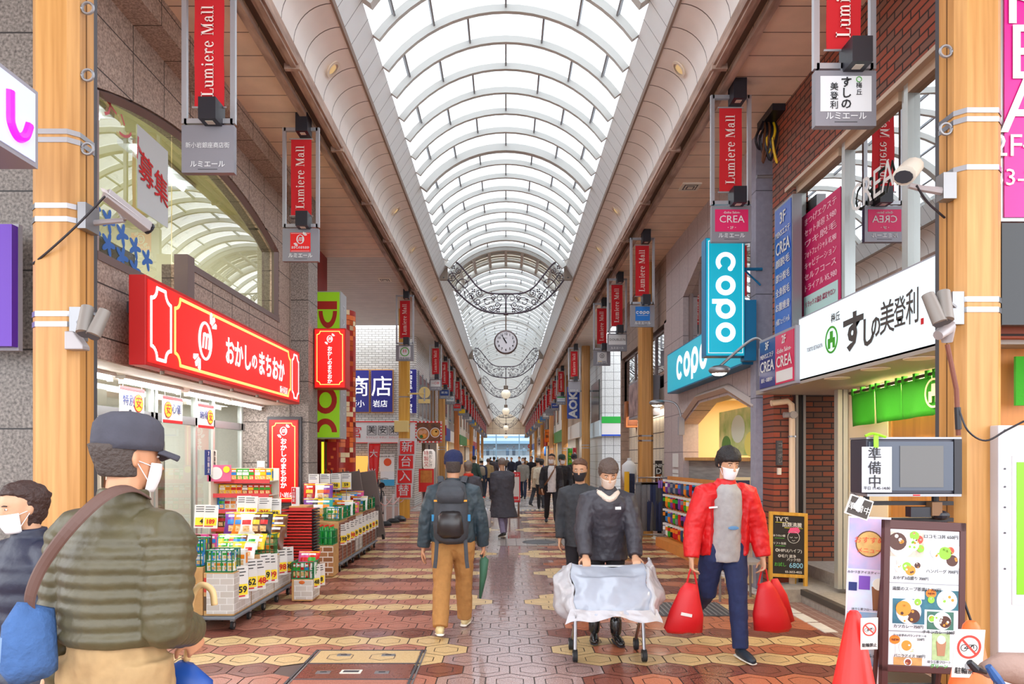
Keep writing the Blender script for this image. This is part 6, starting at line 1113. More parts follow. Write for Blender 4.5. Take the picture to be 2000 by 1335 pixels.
for i in range(9):
    x=wx(1285,Y)+i*.045; m=MB(); m.box(x-.015,x+.015,Y-.12,Y-.09,1.05,1.2,mat('clip_lilac','a072cc',.4)); m.tube([(x,Y-.1,1.2),(x,Y,1.27)],.004,zinc,4); solo(m,'clip_hanger','lilac clip hanger above the navy trousers, %s from the left'%ORD(i),'hanger','lilac clip hangers')
Y=15.9; t=thing('mannequin_torso','white shirt on a headless torso form behind the clothes rail','mannequin',(wx(1228,Y),Y,0)); c=V(wx(1229,Y),Y,0); m=MB(); m.tube([c+V(0,0,1.05),c+V(0,0,1.3),c+V(0,0,1.48),c+V(0,0,1.58)],[(.14,.09),(.17,.11),(.16,.09),(.05,.05)],white,14,side=(1,0,0)); m.build('shirt',t,smooth=180); m=MB(); m.tube([c,c+V(0,0,1.06)],.02,zinc); m.lathe([(.18,0),(.18,.03),(.02,.05)],zinc,14,Matrix.Translation(c)); m.build('stand',t); m=MB(); m.tube([c+V(0,0,1.57),c+V(0,0,1.64)],[.05,.04],white,10); m.build('neck',t)
m=MB(); Y=15.2; m.box(wx(1220,Y),wx(1229,Y),Y,Y+.05,.01,1.35,mat('yellow_banner','f0b81c',.6)); solo(m,'yellow_banner','narrow yellow standing banner beside the torso form','banner')
m=MB(); m.box(wx(1229,Y),wx(1243,Y),Y+.2,Y+.6,.02,1.3,mat('jeans_stack','2e3550',.9,noise=.3,scale=20)); solo(m,'garment_rack','dark rack of hanging clothes left of the clothes rail','clothes rack')
# low bench (steel) behind the red jacket
m=MB(); 
for x,y in ((2.45,8.2),(2.9,8.2),(2.45,8.5),(2.9,8.5)): m.tube([(x,y,0),(x,y,.45)],.015,zinc,6)
m.box(2.4,2.95,8.15,8.55,.43,.46,mat('punched_steel','b9b6b0',.4,.5)); solo(m,'steel_table','low steel table partly hidden behind the man in red','table')
# menu board, TV, cones
Y=4.02; M=Matrix.Translation((wx(1797,Y),Y,.02))@Matrix.Rotation(.045,4,'Y')@Matrix.Rotation(-.05,4,'X'); t=thing('menu_board','dark wooden standing menu board with rows of food photos and prices','menu board',(2.46,Y,0)); dw=mat('dark_mahogany','4a1f1c',.4); m=MB(); W2=.232
m.box(-W2,-W2+.035,-.02,.02,0,1.27,dw,M); m.box(W2-.035,W2,-.02,.02,0,1.27,dw,M); m.box(-W2,W2,-.02,.02,1.22,1.27,dw,M); m.box(-W2,W2,-.02,.02,.42,.46,dw,M); m.build('frame',t,bevel=.004); MB().box(-W2+.03,W2-.03,-.012,.01,.45,1.225,mat('menu_sheet','d3d7db',.3),M).build('menu_sheet',t); m=MB(); m.tube([M@V(-.2,.02,1.2),M@V(-.18,.2,.0)],.015,dw,6); m.tube([M@V(.2,.02,1.2),M@V(.18,.2,.0)],.015,dw,6); m.build('back_leg',t)
ux=M.to_3x3()@V(1,0,0); uz=M.to_3x3()@V(0,0,1); Mo=lambda x,z:frame(M@V(x,-.013,z),ux,uz)
def photo(x,z,w,h,bgc,fn):
    m=MB(); m.prism(rc(-w/2,w/2,-h/2,h/2),.001,mat('photo_'+bgc,bgc,.5,noise=.25,scale=30),Mo(x,z)); fn(m,Mo(x,z)@Matrix.Translation((0,0,.001))); m.build('food_photo',t)
def fdish(pl,items):
    def f(m,M_):
        for (cx,cy,r) in pl: m.prism(disc(r*1.08,24,cx,cy),.0012,mat('plate_rim','bfc2c4',.4),M_); m.prism(disc(r,24,cx,cy),.0016,bwhite,M_)
        for cx,cy,r,c in items:
            r*=1.2; m.prism(disc(r,16,cx,cy),.003+r*.02,c,M_)
            for q in range(5): a=R.uniform(0,6.28); rr=r*R.uniform(.3,.75); m.prism(disc(r*.22,7,cx+rr*math.cos(a),cy+rr*math.sin(a)),.0034+r*.02,R.choice((c,gold,lettuce,offw) if c in (rice,bwhite,lettuce) else (c,choc,offw,gold)),M_)
    return f
photo(-.1,1.135,.19,.14,'c8b8a8',fdish([(-.03,0,.068)],[(-.055,.015,.042,choc),(.03,.0,.03,bwhite),(.032,0,.013,egg),(.065,.03,.02,tomato),(.04,.05,.022,lettuce),(.075,-.02,.018,lettuce)]))
photo(.125,1.075,.15,.125,'dcdcd8',fdish([(.01,0,.058),(-.06,.02,.03)],[(.03,-.02,.027,choc),(-.01,.02,.03,lettuce),(.02,.035,.018,tomato),(-.06,.02,.022,rice)]))
photo(-.09,1.0,.14,.09,'cfc9c2',fdish([(0,0,.042),(.05,.02,.022)],[(-.01,.01,.022,lettuce),(.01,-.01,.024,gold),(.05,.02,.014,choc),(-.055,0,.018,rice)]))
photo(.1,.83,.19,.11,'2f6a78',fdish([(.03,0,.054)],[(.03,0,.035,rice),(.03,0,.014,nori),(-.06,.0,.016,lettuce)]))
photo(-.085,.76,.18,.14,'2a6478',fdish([(0,0,.066),(.05,.055,.022)],[(-.03,.015,.036,gold),(.025,-.025,.032,choc),(-.02,-.035,.025,rice),(.05,.055,.016,lettuce)]))
photo(.095,.715,.15,.1,'3a6b5a',fdish([(.01,0,.047),(-.05,.01,.02)],[(.025,-.005,.028,choc),(-.01,.005,.024,rice),(-.05,.01,.014,lettuce)]))
photo(-.085,.56,.14,.11,'e9e7e2',fdish([(0,0,.05)],[(-.01,.01,.024,gold),(.022,-.015,.012,rice)]))
def drink(m,M_): m.prism([(-.02,-.05),(.02,-.05),(.028,.03),(-.028,.03)],.003,mat('coffee','a9795a',.4),M_); m.prism(disc(.024,14,0,.04),.004,offw,M_)
photo(.1,.57,.1,.15,'a8bf8a',drink)
photo(-.085,.478,.16,.05,'c9985a',fdish([(0,0,.022)],[(0,0,.014,mat('cake_dark','8a3a2a',.5))]))
for s,x,z,k in (('ロコモコ丼 650円',.1,1.185,.03),('おかず3点盛り 700円',-.09,.945,.026),('ハンバーグ 700円',.11,.99,.028),('湯葉のスープ茶漬け 700円',-.05,.885,.028),('カツカレー750円',-.1,.675,.027),('チキンカレー500円',.1,.65,.027),('さつま芋のパウンドケーキ',-.09,.625,.019),('250円',-.02,.606,.02),('バニラアイス 100円',-.09,.512,.024),('ほうじ茶フロート',.1,.485,.02),('グリーン',.1,.462,.03)): T(t,s,M@V(x*.88,-.017,z),ux,uz,k*.84,ink if s!='グリーン' else greenp,bold=.015)
for x,z in ((.04,.865),(-.16,.6)): m=MB(); m.prism(disc(.025,16,0,0,1.2),.002,orange,Mo(x,z)); m.build('new_badge',t); T(t,'NEW',M@V(x,-.017,z),ux,uz,.018,ink)
m=MB()
for z in (.915,.645): m.box(-W2+.035,W2-.035,-.014,-.012,z,z+.006,zinc,M)
m.build('divider',t)
m=MB(); m.box(wx(1715,4.6),wx(1835,4.6),4.55,4.85,.0,.22,black); solo(m,'weight_box','black weight box standing behind the menu board','box',bevel=.006)
# blue poster column left of the menu board
Y=4.24; M=Matrix.Translation((wx(1686,Y),Y,0))@Matrix.Rotation(.03,4,'Y')@Matrix.Rotation(-.25,4,'Z'); t=thing('poster_stand','narrow standing strip of pastel menu posters left of the menu board','poster stand',(wx(1688,Y),Y,0)); m=MB(); m.box(-.115,.115,0,.015,.0,1.3,mat('stand_white','e9e6ea',.5),M); m.build('backing',t); ux=M.to_3x3()@V(1,0,0); uz=M.to_3x3()@V(0,0,1)
for i,(z0,z1,c,c2) in enumerate(((.99,1.29,'5fa8dc','f3b9d0'),(.74,.985,'cfe0f0','e9a8c8'),(.42,.735,'3f94d0','e8d2b0'))): m=MB(); m.box(-.11,.11,-.003,0,z0,z1,mat('pastel%d'%i,c,.5,noise=.3,scale=4,c2=c2),M); m.build('poster',t)
m=MB(); Mo=lambda x,z:frame(M@V(x,-.004,z),ux,uz); m.prism(disc(.075,24,0,0,.95),.002,mat('biscuit','e0b268',.5,noise=.2,scale=20),Mo(0,1.14)); m.prism(ring(.072,.078,0,360,24,0,0,.95),.003,mat('biscuit_edge','6a4426',.6),Mo(0,1.14)); m.build('biscuit_drawing',t)
m=MB(); m.prism([(-.03,-.09),(.025,-.09),(.04,.05),(-.04,.05)],.003,mat('cocoa','8a5a3c',.4),Mo(.06,.84)); m.prism(disc(.036,14,0,.065),.004,offw,Mo(.06,.84)); m.prism(rc(-.03,.03,-.03,.05),.003,mat('violet_drink','7a4ab0',.4),Mo(-.02,.9)); m.prism(rc(-.025,.02,-.02,.03),.003,blueink,Mo(-.08,.88)); m.build('drink_picture',t)
m=MB(); m.prism([(-.03,-.02),(.02,-.02),(.02,-.045),(.06,0),(.02,.045),(.02,.02),(-.03,.02)],.002,mat('arrow_red','c8323c',.5),frame(M@V(.06,-.004,.62),ux+uz*.6,uz-ux*.6)); m.build('red_arrow',t)
for s,x,z,k,c in (('おすすめ',0,1.16,.042,mat('coral')),('メニュー',0,1.1,.034,mat('coral')),('みかづきアイスティー 150円',0,.97,.018,ink),('ほうじ茶フロート 150円',.0,.752,.016,ink),('グリーンカフェ',.02,.53,.03,ink),('11:45-14:30',.03,.48,.024,ink)): T(t,s,M@V(x,-.005,z),ux,uz,k,c)
# television on a stand
Y=4.22; t=thing('television','old flat television in a metal cabinet on a stand, showing a dark blank screen','television',(2.4,Y,1.4)); x0,x1=wx(1692,Y),wx(1876,Y); z0,z1=pz(964,Y),pz(857,Y); MB().box(x0,x1,Y,Y+.2,z0,z1,mat('tv_case','3b3a44',.35,.2)).build('case',t,bevel=.006); MB().box(x0+.01,x1-.05,Y-.012,Y,z0+.02,z1-.015,mat('tv_bezel','454d5c',.2)).build('bezel',t); MB().box(x0+.19,x1-.11,Y-.016,Y-.01,z0+.04,z1-.04,mat('tv_screen','5c5a58',.15)).build('screen',t); MB().box(x0-.002,x1+.003,Y-.005,Y+.2,z1,z1+.012,zinc).build('top_rail',t); MB().box(x1-.045,x1,Y-.014,Y,z0,z1,black).build('side_panel',t); MB().box(x0,x1,Y-.01,Y+.2,z0-.015,z0,zinc).build('bottom_rail',t); MB().box(x0+.27,x0+.31,Y-.013,Y-.01,z0-.011,z0-.003,redink).build('badge',t)
t2=thing('tv_stand','black metal television stand behind the menu board','stand',(2.4,Y+.1,0)); m=MB()
for x in (x0+.06,x1-.08): m.tube([(x,Y+.12,.01),(x,Y+.12,z0-.02)],.018,blackm,8)
for z in (z0-.06,z0-.16): m.box(x0+.04,x1+.01,Y+.08,Y+.12,z-.012,z+.012,blackm)
m.build('frame',t2); m=MB(); m.box(x0+.28,x0+.4,Y+.03,Y+.09,z0-.14,z0-.08,black); m.box(x0+.4,x0+.46,Y+.02,Y+.09,z0-.13,z0-.05,mat('adapter_brown','7a5636',.6)); m.sph((x0+.47,Y+.05,z0-.13),(.05,.04,.03),black,10,6); m.build('power_adapter',t2)
m=MB(); m.tube(cr([V(x1-.05,Y+.1,z0-.17),V(x1-.02,Y+.05,.95),V(x1+.08,Y+.04,.5),V(x1+.1,Y+.02,.2),V(x1+.05,Y,.1)]),.008,black,6); m.tube(cr([V(x1-.03,Y+.1,z0-.17),V(x1+.02,Y+.05,.9),V(x1+.16,Y+.02,.45),V(x1+.3,Y,.05),V(x1+.5,Y,.02)]),.008,black,6); m.tube(cr([V(x1-.05,Y+.02,z0-.2),V(x1-.06,Y+.0,1.05),V(x1-.07,Y,.95),V(x1-.08,Y,.85)]),.005,mat('cable_green','5fbf4a',.5),6); m.build('cable',t2)
Y=4.19; t=thing('notice_sheet','white laminated sheet with three big black characters taped over the television','notice',(wx(1712,Y),Y,1.5)); a,b=wx(1683,Y),wx(1741,Y); MB().box(a,b,Y-.004,Y,pz(961,Y),pz(872,Y),mat('sheet_white','d4d6de',.3)).build('sheet',t); T(t,'準備中',(wx(1707,Y),Y-.007,pz(888,Y)),u_,v_,.082,ink,vert=True,bold=.02,gap=.98); T(t,'平日 11:45-14:00',(wx(1711,Y),Y-.007,pz(953,Y)),u_,v_,.024,ink,bold=.01,width=.155); m=MB(); m.box(wx(1706,Y),wx(1715,Y),Y-.006,Y,pz(874,Y),pz(850,Y),mat('tape_lime','8fdc1e',.5)); m.tube(cr([W(1690,851,Y),W(1705,846,Y),W(1730,853,Y)]),.008,mat('tape_lime'),6); m.build('lime_tape',t)
Y=4.1; t=thing('hanging_sign','small tilted black hanging sign with white characters and a clip, below the television','sign',W(1676,990,Y)); M=frame(W(1677,990,Y),(1,0,-.35),(.35,0,1)); m=MB(); m.prism(rc(-.06,.06,-.05,.05),.012,mat('sign_board_black','3c342e',.5),M); m.build('board',t); m=MB(); m.prism(rc(-.068,.068,-.058,.058),.008,mat('sign_frame_white','d9d6d0',.5),M,-.004); m.build('frame',t); T(t,'準備中',M@V(.0,-.01,.014),(1,0,-.35),(.35,0,1),.045,paper,bold=.02); m=MB(); m.tube([W(1665,965,Y),W(1660,985,Y)],.002,black,4); m.tube([W(1668,962,Y),W(1690,985,Y)],.002,black,4); m.prism([(-.02,-.01),(.0,.06),(.03,.06),(.02,-.03)],.006,mat('clip_pale','d5dbe6',.4),M@Matrix.Translation((-.02,.0,.012))); m.build('clip',t)
def cone(label,x,y,h,r,c,sx_,cw,ch,tilt):
    t=thing('traffic_cone',label,'traffic cone',(x,y,0)); m=MB(); m.lathe([(r,.03),(.035,h-.02),(.02,h)],c,28,Matrix.Translation((x,y,0))); m.build('cone_body',t,smooth=40); m=MB(); m.box(x-r*1.2,x+r*1.2,y-r*1.2,y+r*1.2,0,.035,black); m.build('base',t,bevel=.01)
    m=MB(); cx=x+sx_; z=h-.02; M=frame((cx,y-.07,z-ch/2),(1,0,.03*tilt),(-.03*tilt,-.08,1)); m.prism(rc(-cw/2,cw/2,-ch/2,ch/2),.003,paper,M); s_=m.build('sign_card',t); m=MB(); rr=cw*.4
    m.prism(ring(rr*.82,rr,0,360,30,0,ch*.14),.005,mat('ban_red','e0463c',.5),M); a=math.radians(-45); m.prism([(rr*math.cos(a+q)*.9,ch*.14+rr*math.sin(a+q)*.9) for q in (-.09,.09,math.pi-.09,math.pi+.09)],.0055,mat('ban_red'),M); m.build('ban_ring',s_); m=MB()
    for xx in (-.4,.4): m.prism(ring(rr*.25,rr*.3,0,360,16,xx*rr,ch*.12),.004,ink,M)
    for p in ([(-.4,-.05),(0,.25)],[(0,.25),(.35,.25)],[(.35,.3),(.4,-.05)],[(-.4,-.05),(.05,-.05)],[(.05,-.05),(.3,.2)]):
        q=[V(u*rr,ch*.12+v*rr) for u,v in p]; n=(q[1]-q[0]).normalized(); n=V(-n.y,n.x)*rr*.03; m.prism([tuple(q[0]-n),tuple(q[1]-n),tuple(q[1]+n),tuple(q[0]+n)],.004,ink,M)
    m.build('bicycle_symbol',s_); T(s_,'駐輪禁止',M@V(0,-ch*.36,.004),(1,0,.03*tilt),(-.03*tilt,-.08,1),cw*.24,ink,bold=.02,width=cw*.85)
cone('red traffic cone with a no bicycle parking card left of the menu board',1.865,3.84,.83,.18,mat('cone_red','e8231c',.4),.045,.09,.17,1)
cone('orange traffic cone with a larger no bicycle parking card at the lower right corner',2.22,3.42,.87,.2,mat('cone_orange','f06a2a',.4),-.06,.14,.23,-1)
# hand-muffed bicycle at the lower right corner
b0=V(2.35,2.75,0); t=thing('bicycle','parked bicycle with brown handlebar muffs at the lower right corner','bicycle',b0); m=MB(); K=26; m.tube([b0+V(.25,.33*math.cos(2*math.pi*i/K),.34+.33*math.sin(2*math.pi*i/K)) for i in range(K)],.018,rubber,6,closed=True)
m.build('wheel',t); m=MB(); m.tube([b0+V(.25,.0,.34),b0+V(.2,.05,.78)],.02,mat('bike_dark'),8); m.tube([b0+V(.2,.05,.7),b0+V(.9,.3,.5)],.02,mat('bike_dark'),8); m.build('frame',t)
m=MB(); m.tube([W(1890,1300,2.7),W(1930,1315,2.75),b0+V(.2,.05,.8),b0+V(.6,.15,.8)],.013,zinc,8); m.build('handlebar',t); m=MB(); m.tube([W(1925,1310,2.7),W(1960,1300,2.72),W(2010,1310,2.75),W(2060,1330,2.8)],[.03,.055,.07,.06],mat('muff_brown','9a7f74',.9,bump=.4,bscale=30),12); m.build('muff',t,smooth=180,disp=.02,dscale=.05); m=MB(); m.tube([W(1893,1292,2.62),W(1905,1305,2.62),W(1925,1312,2.64)],[.012,.016,.008],black,8); m.tube([W(1930,1300,2.6),W(1945,1322,2.6),W(1960,1340,2.6)],[.012,.018,.012],mat('strap_blue','27508a',.5),8); m.build('brake_lever',t); m=MB(); m.tube([b0+V(.95,.3,.2),b0+V(.95,.3,.8)],.02,black); m.build('seat_post',t)
# red and white stand board in the middle of the street
Y=19.7; t=thing('stand_sign','red and white standing sign board in the middle of the arcade','sign board',(wx(1005,Y),Y,0)); M=Matrix.Translation((wx(1004,Y),Y,0)); m=MB(); m.box(-.17,.17,0,.04,.42,1.25,mat('stand_red','d8242c',.5),M); m.build('frame',t); MB().box(-.14,.14,-.01,0,.48,1.12,paper,M).build('sheet',t); MB().box(-.1,.12,-.015,-.01,.5,.58,mat('stand_red'),M).build('red_box',t); T(t,'スロット',M@V(0,-.012,1.18),u_,v_,.07,white,bold=.02); m=MB(); m.box(.1,.15,0,.03,.0,.43,mat('stand_brown','7a5a48',.5),M); m.box(-.15,-.1,0,.03,.0,.43,mat('stand_brown'),M); m.box(-.2,.2,-.12,.15,0,.02,mat('stand_brown'),M); m.build('leg',t)
# ---------- people ----------
skin=mat('skin','cf9f7e',.55,noise=.08,scale=20); skin2=mat('skin_tan','c8906c',.55); maskm=mat('face_mask','f1f1f4',.8); eyew=mat('eye_white','f2efe9',.3); eyeb=mat('eye_dark','1d1512',.2); lipm=mat('lip','b5685c',.5)
def fabric(n,c,b=.35,s=14,r=.85): return mat(n,c,r,bump=b,bscale=s,noise=.12,scale=20)
HEAD=[(0,.10,.10,.17),(.08,.19,.22,.12),(.2,.26,.32,.06),(.35,.30,.36,.03),(.5,.33,.40,0),(.65,.345,.43,-.02),(.8,.32,.40,-.03),(.92,.22,.28,-.03),(1,.05,.07,-.03)]
def hand(mb,w,d,pn,s,m,curl=.5,thumb=1):
    d=Vector(d).normalized(); pn=Vector(pn); pn=(pn-d*pn.dot(d)).normalized(); sd=d.cross(pn)*thumb; w=Vector(w)
    mb.tube([w-d*.03*s,w+d*.02*s,w+d*.05*s,w+d*.09*s],[(.026*s,.02*s),(.034*s,.018*s),(.041*s,.016*s),(.039*s,.013*s)],m,10,side=sd)
    for i,(o,l) in enumerate(((-.03,.068),(-.01,.08),(.01,.074),(.03,.056))):
        p=w+d*.085*s+sd*o*s; pts=[p-d*.02*s,p]; dd=d.copy(); a=curl*(.8+.1*i)
        for k in range(3):
            dd=(dd*math.cos(a)+pn*math.sin(a)).normalized(); nx=(pn*math.cos(a)-d*math.sin(a)); p=p+dd*l*s*(.45,.32,.23)[k]; pts.append(p)
        mb.tube(pts,[.0095*s,.0095*s,.009*s,.0085*s,.0065*s],m,6)
    p=w+d*.03*s-sd*.03*s; q=p-sd*.03*s+d*.025*s+pn*.02*s; mb.tube([p+sd*.02*s,p,q,q+d*.035*s+pn*.015*s],[.013*s,.012*s,.011*s,.008*s],m,7)
def person(label,x,y,yaw,H,S,group=None):
    """S: pose and clothing"""
    g=S.get; k=H/1.72; t=thing('person',label,'person',(x,y,0),group); Mw=Matrix.Translation((x,y,0))@Matrix.Rotation(math.radians(yaw),4,'Z')
    vb=g('vox',.02); bulk=g('bulk',1.0); lean=math.radians(g('lean',3)); fine=vb<.012; nn=12 if fine else 10
    th,sh,fh=.245*H,.245*H,.05*H; legs=[]
    for a1,a2 in g('legs',((16,4),(-14,12))):
        a1,a2=math.radians(a1),math.radians(a2); legs.append((a1,a2))
    hz=max(th*math.cos(a)+sh*math.cos(a-b) for a,b in legs)+fh
    J=lambda *a:Mw@V(*a)
    L=[]
    for i,(a1,a2) in enumerate(legs):
        s=(1,-1)[i]; hip=V(s*.055*H,0,hz); kn=hip+V(s*.005,-math.sin(a1),-math.cos(a1))*th; an=kn+V(0,-math.sin(a1-a2),-math.cos(a1-a2))*sh; L.append((hip,kn,an))
    ax=V(0,-math.sin(lean),math.cos(lean)); up=lambda d,dx=0,dy=0:V(dx,0,hz)+ax*d+V(0,dy,0)
    shz=.295*H
    A=[]
    for i,(u,f) in enumerate(g('arms',(((.12,.1,-1),(.05,-.3,-1)),((-.12,-.15,-1),(-.05,-.35,-1))))):
        s=(1,-1)[i]; u=Vector(u).normalized(); f=Vector(f).normalized(); so=up(shz-.036*H,s*(.102*H)*g('shw',1)); el=so+u*.172*H; wr=el+f*.15*H; A.append((so,el,wr,f))
    hp=math.radians(g('nod',0)); hy=math.radians(g('turn',0)); nb=up(shz+.01*H); Hh=.132*H
    MH=Matrix.Translation(nb+V(0,-.012*H,.04*H))@Matrix.Rotation(hy,4,'Z')@Matrix.Rotation(hp,4,'X')
    def headrings(lo,hi,sc=1,back=0,n=16):
        rs=[]
        for z,w_,d_,c_ in HEAD:
            if lo<=z<=hi: rs.append([MH@V(w_*sc*Hh*math.cos(2*math.pi*i/n),-(c_-back)*Hh-d_*sc*Hh*math.sin(2*math.pi*i/n),(z+(sc-1)*.9*max(0,z-.5))*Hh) for i in range(n)])
        return rs
    sk=g('skin',skin); b=MB()
    b.rings(headrings(0,1),sk); b.tube([nb-V(0,0,.06*H),nb+V(0,0,.02*H),MH@V(0,.02*Hh,.25*Hh)],[.038*H,.033*H,.034*H],sk,10)
    b.tube([MH@V(0,-.39*Hh,.56*Hh),MH@V(0,-.45*Hh,.44*Hh),MH@V(0,-.5*Hh,.36*Hh),MH@V(0,-.38*Hh,.32*Hh)],[.03*Hh,.045*Hh,.07*Hh,.04*Hh],sk,8)
    for s in (1,-1): b.sph(MH@V(s*.335*Hh,.05*Hh,.46*Hh),(.035*Hh,.07*Hh,.13*Hh),sk,8,6)
    tor=[(.0,.082,.058),(.06,.08,.055),(.14,.078,.055),(.22,.092,.062),(.27,.095,.055),(.305,.05,.04)]
    b.rings([[up(d*H)+V(rx*H*math.cos(2*math.pi*i/12),ry*H*math.sin(2*math.pi*i/12),0) for i in range(12)] for d,rx,ry in tor],sk)
    for hip,kn,an in L: b.tube([hip+V(0,0,.03*H),hip,kn,an],[.038*H,.04*H,.03*H,.022*H],sk,10)
    for i,(so,el,wr,f) in enumerate(A):
        b.tube([so-V((1,-1)[i]*.03*H,0,0),so,el,wr],[.03*H,.032*H,.024*H,.017*H],sk,10); hd=g('hands',(None,None))[i] or (f,(-(1,-1)[i],0,.0),.45)
        hand(b,wr,hd[0],hd[1],k*g('handk',1.05),sk,hd[2],-(1,-1)[i])
    b.v=[tuple(Mw@Vector(v)) for v in b.v]; b.build('body',t,smooth=180,remesh=vb)
    W_=lambda mb:setattr(mb,'v',[tuple(Mw@Vector(v)) for v in mb.v])
    if g('eyes',True) and fine:
        m=MB()
        for s in (1,-1): m.sph(MH@V(s*.14*Hh,-.362*Hh,.525*Hh),(.048*Hh,.022*Hh,.02*Hh),eyew,10,6,MH.to_3x3().to_4x4()); m.sph(MH@V(s*.14*Hh,-.376*Hh,.525*Hh),(.021*Hh,.014*Hh,.02*Hh),eyeb,8,6,MH.to_3x3().to_4x4()); m.tube([MH@V(s*.07*Hh,-.4*Hh,.6*Hh),MH@V(s*.14*Hh,-.4*Hh,.615*Hh),MH@V(s*.21*Hh,-.36*Hh,.6*Hh)],.014*Hh,eyeb,5)
        W_(m); m.build('eyes',t,smooth=180); m=MB(); m.tube([MH@V(-.09*Hh,-.41*Hh,.22*Hh),MH@V(0,-.425*Hh,.22*Hh),MH@V(.09*Hh,-.41*Hh,.22*Hh)],.025*Hh,lipm,6); W_(m); m.build('mouth',t,smooth=180)
    # trousers
    pc_=g('pants'); pw=g('pantw',1)
    if pc_:
        m=MB(); m.rings([[V(rx*H*math.cos(2*math.pi*i/14),ry*H*math.sin(2*math.pi*i/14)+.0,hz+d*H) for i in range(14)] for d,rx,ry in ((-.06,.085,.06),(-.02,.1,.072),(.03,.1,.072),(.075,.094,.066))],pc_)
        for hip,kn,an in L:
            m.tube([hip+V(0,0,.02*H),hip-V(0,0,.05*H),hip.lerp(kn,.5),kn,kn.lerp(an,.5),an+V(0,0,g('cuff',-.0)*H)],[.052*H*pw,.056*H*pw,.05*H*pw,.041*H*pw,.038*H*pw,.034*H*pw],pc_,14)
        W_(m); m.build('trousers',t,smooth=180,remesh=max(vb,.009),disp=.018*k,dscale=.09)
    # shoes
    for i,(hip,kn,an) in enumerate(L):
        m=MB(); lift=max(0,an.z-fh); pit=min(1.0,math.asin(min(.9,lift/(.13*H)))) ; c,s_=math.cos(pit),math.sin(pit); toe=V((1,-1)[i]*.12,-c,-s_).normalized(); upv=V(0,-s_,c); ss=g('shoes',black); hl=an+V(0,0,0)
        base=an-upv*fh*.9
        m.tube([base-toe*.035*H+upv*.03*H,base-toe*.02*H+upv*.028*H,base+toe*.03*H+upv*.026*H,base+toe*.075*H+upv*.02*H,base+toe*.115*H+upv*.014*H,base+toe*.125*H+upv*.012*H],[(.012*H,.014*H),(.022*H,.026*H),(.024*H,.028*H),(.028*H,.021*H),(.022*H,.014*H),(.008*H,.008*H)],ss,12,side=(1,0,0))
        if g('boots'): m.tube([an+V(0,0,.11*H),an+V(0,0,.03*H),an-upv*.02*H],[.036*H,.034*H,.03*H],ss,12)
        else: m.tube([an+V(0,0,.01*H),an-upv*.02*H],[.027*H,.027*H],ss,10)
        W_(m); sh_=m.build('boot' if g('boots') else 'shoe',t,smooth=180,sub=1)
        m=MB(); m.tube([base-toe*.035*H+upv*.006*H,base+toe*.05*H+upv*.005*H,base+toe*.118*H+upv*.004*H],[(.02*H,.006*H),(.028*H,.006*H),(.02*H,.006*H)],g('sole',offw if not g('boots') else black),10,side=(1,0,0)); W_(m); m.build('sole',sh_)
    # jacket or coat
    jc=g('jacket',dkgrey); hem=g('hem',-.03); pf=g('puff',0); m=MB()
    prof=[(hem,.102,.078),(max(hem+.02,-.02),.106,.082),(.08,.104,.08),(.15,.108,.082),(.215,.114,.084),(.25,.108,.076),(.28,.086,.062),(.302,.06,.05),(.318,.046,.044)]
    if hem<-.1: prof=[(hem,.135*g('flare',1),.105*g('flare',1)),(hem*.5,.118,.092)]+prof[1:]
    def pr(d):
        for (a,ra,rb),(c,rc_,rd) in zip(prof,prof[1:]):
            if a<=d<=c: q=(d-a)/(c-a); return ra+(rc_-ra)*q,rb+(rd-rb)*q
        return prof[-1][1:]
    ds=[p[0] for p in prof]
    if pf: n=int((ds[-1]-ds[0])*H/pf*5); ds=[ds[0]+(ds[-1]-ds[0])*i/n for i in range(n+1)]
    rp=lambda s:1+(.1*(abs(math.sin(math.pi*s/pf))**.6-.6) if pf else 0)
    rs=[]
    for d in ds:
        rx,ry=pr(d); q=rp(d*H)*bulk; NR=32; op=g('open',0); rs.append([(up(d*H) if d>0 else V(0,0,hz+d*H))+V(rx*H*q*math.cos(2*math.pi*i/NR),ry*H*q*math.sin(2*math.pi*i/NR)*(.62 if op and math.sin(2*math.pi*i/NR)<-math.cos(op*(1+.25*(.3-d))) and d<.3 else 1)+g('jback',0),0) for i in range(NR)])
    m.rings(rs,jc)
    cl=g('collar',0)
    if cl: m.tube([nb+V(0,.0,-.02*H),nb+V(0,-.002*H,.012*H),nb+V(0,-.004*H,(.012+cl)*H)],[.06*H,.05*H,.046*H],jc,16)
    for i,(so,el,wr,f) in enumerate(A):
        pts=[up(shz-.03*H,(1,-1)[i]*.06*H),so,so.lerp(el,.5),el,el.lerp(wr,.5),wr-f*.005*H]; rr=[.046,.05,.046,.04,.036,.031]
        if pf:
            Q=[];R_=[];s0=0
            for a in range(1,len(pts)-1):
                seg=(pts[a+1]-pts[a]).length; n=max(2,int(seg/pf*5))
                for q in range(n): u=q/n; Q.append(pts[a].lerp(pts[a+1],u)); R_.append((rr[a]+(rr[a+1]-rr[a])*u)*H*bulk*(1+.17*(abs(math.sin(math.pi*(s0+seg*u)/pf))**.6-.6)))
                s0+=seg
            m.tube([pts[0]]+Q+[pts[-1]],[rr[0]*H*bulk]+R_+[rr[-1]*H*bulk],jc,16)
        else: m.tube(pts,[r*H*bulk for r in rr],jc,14)
    W_(m); m.build('coat' if hem<-.1 else 'jacket',t,smooth=180,remesh=max(vb,.0075 if pf else .009),disp=g('crease',.022)*k,dscale=.07 if not pf else .05)
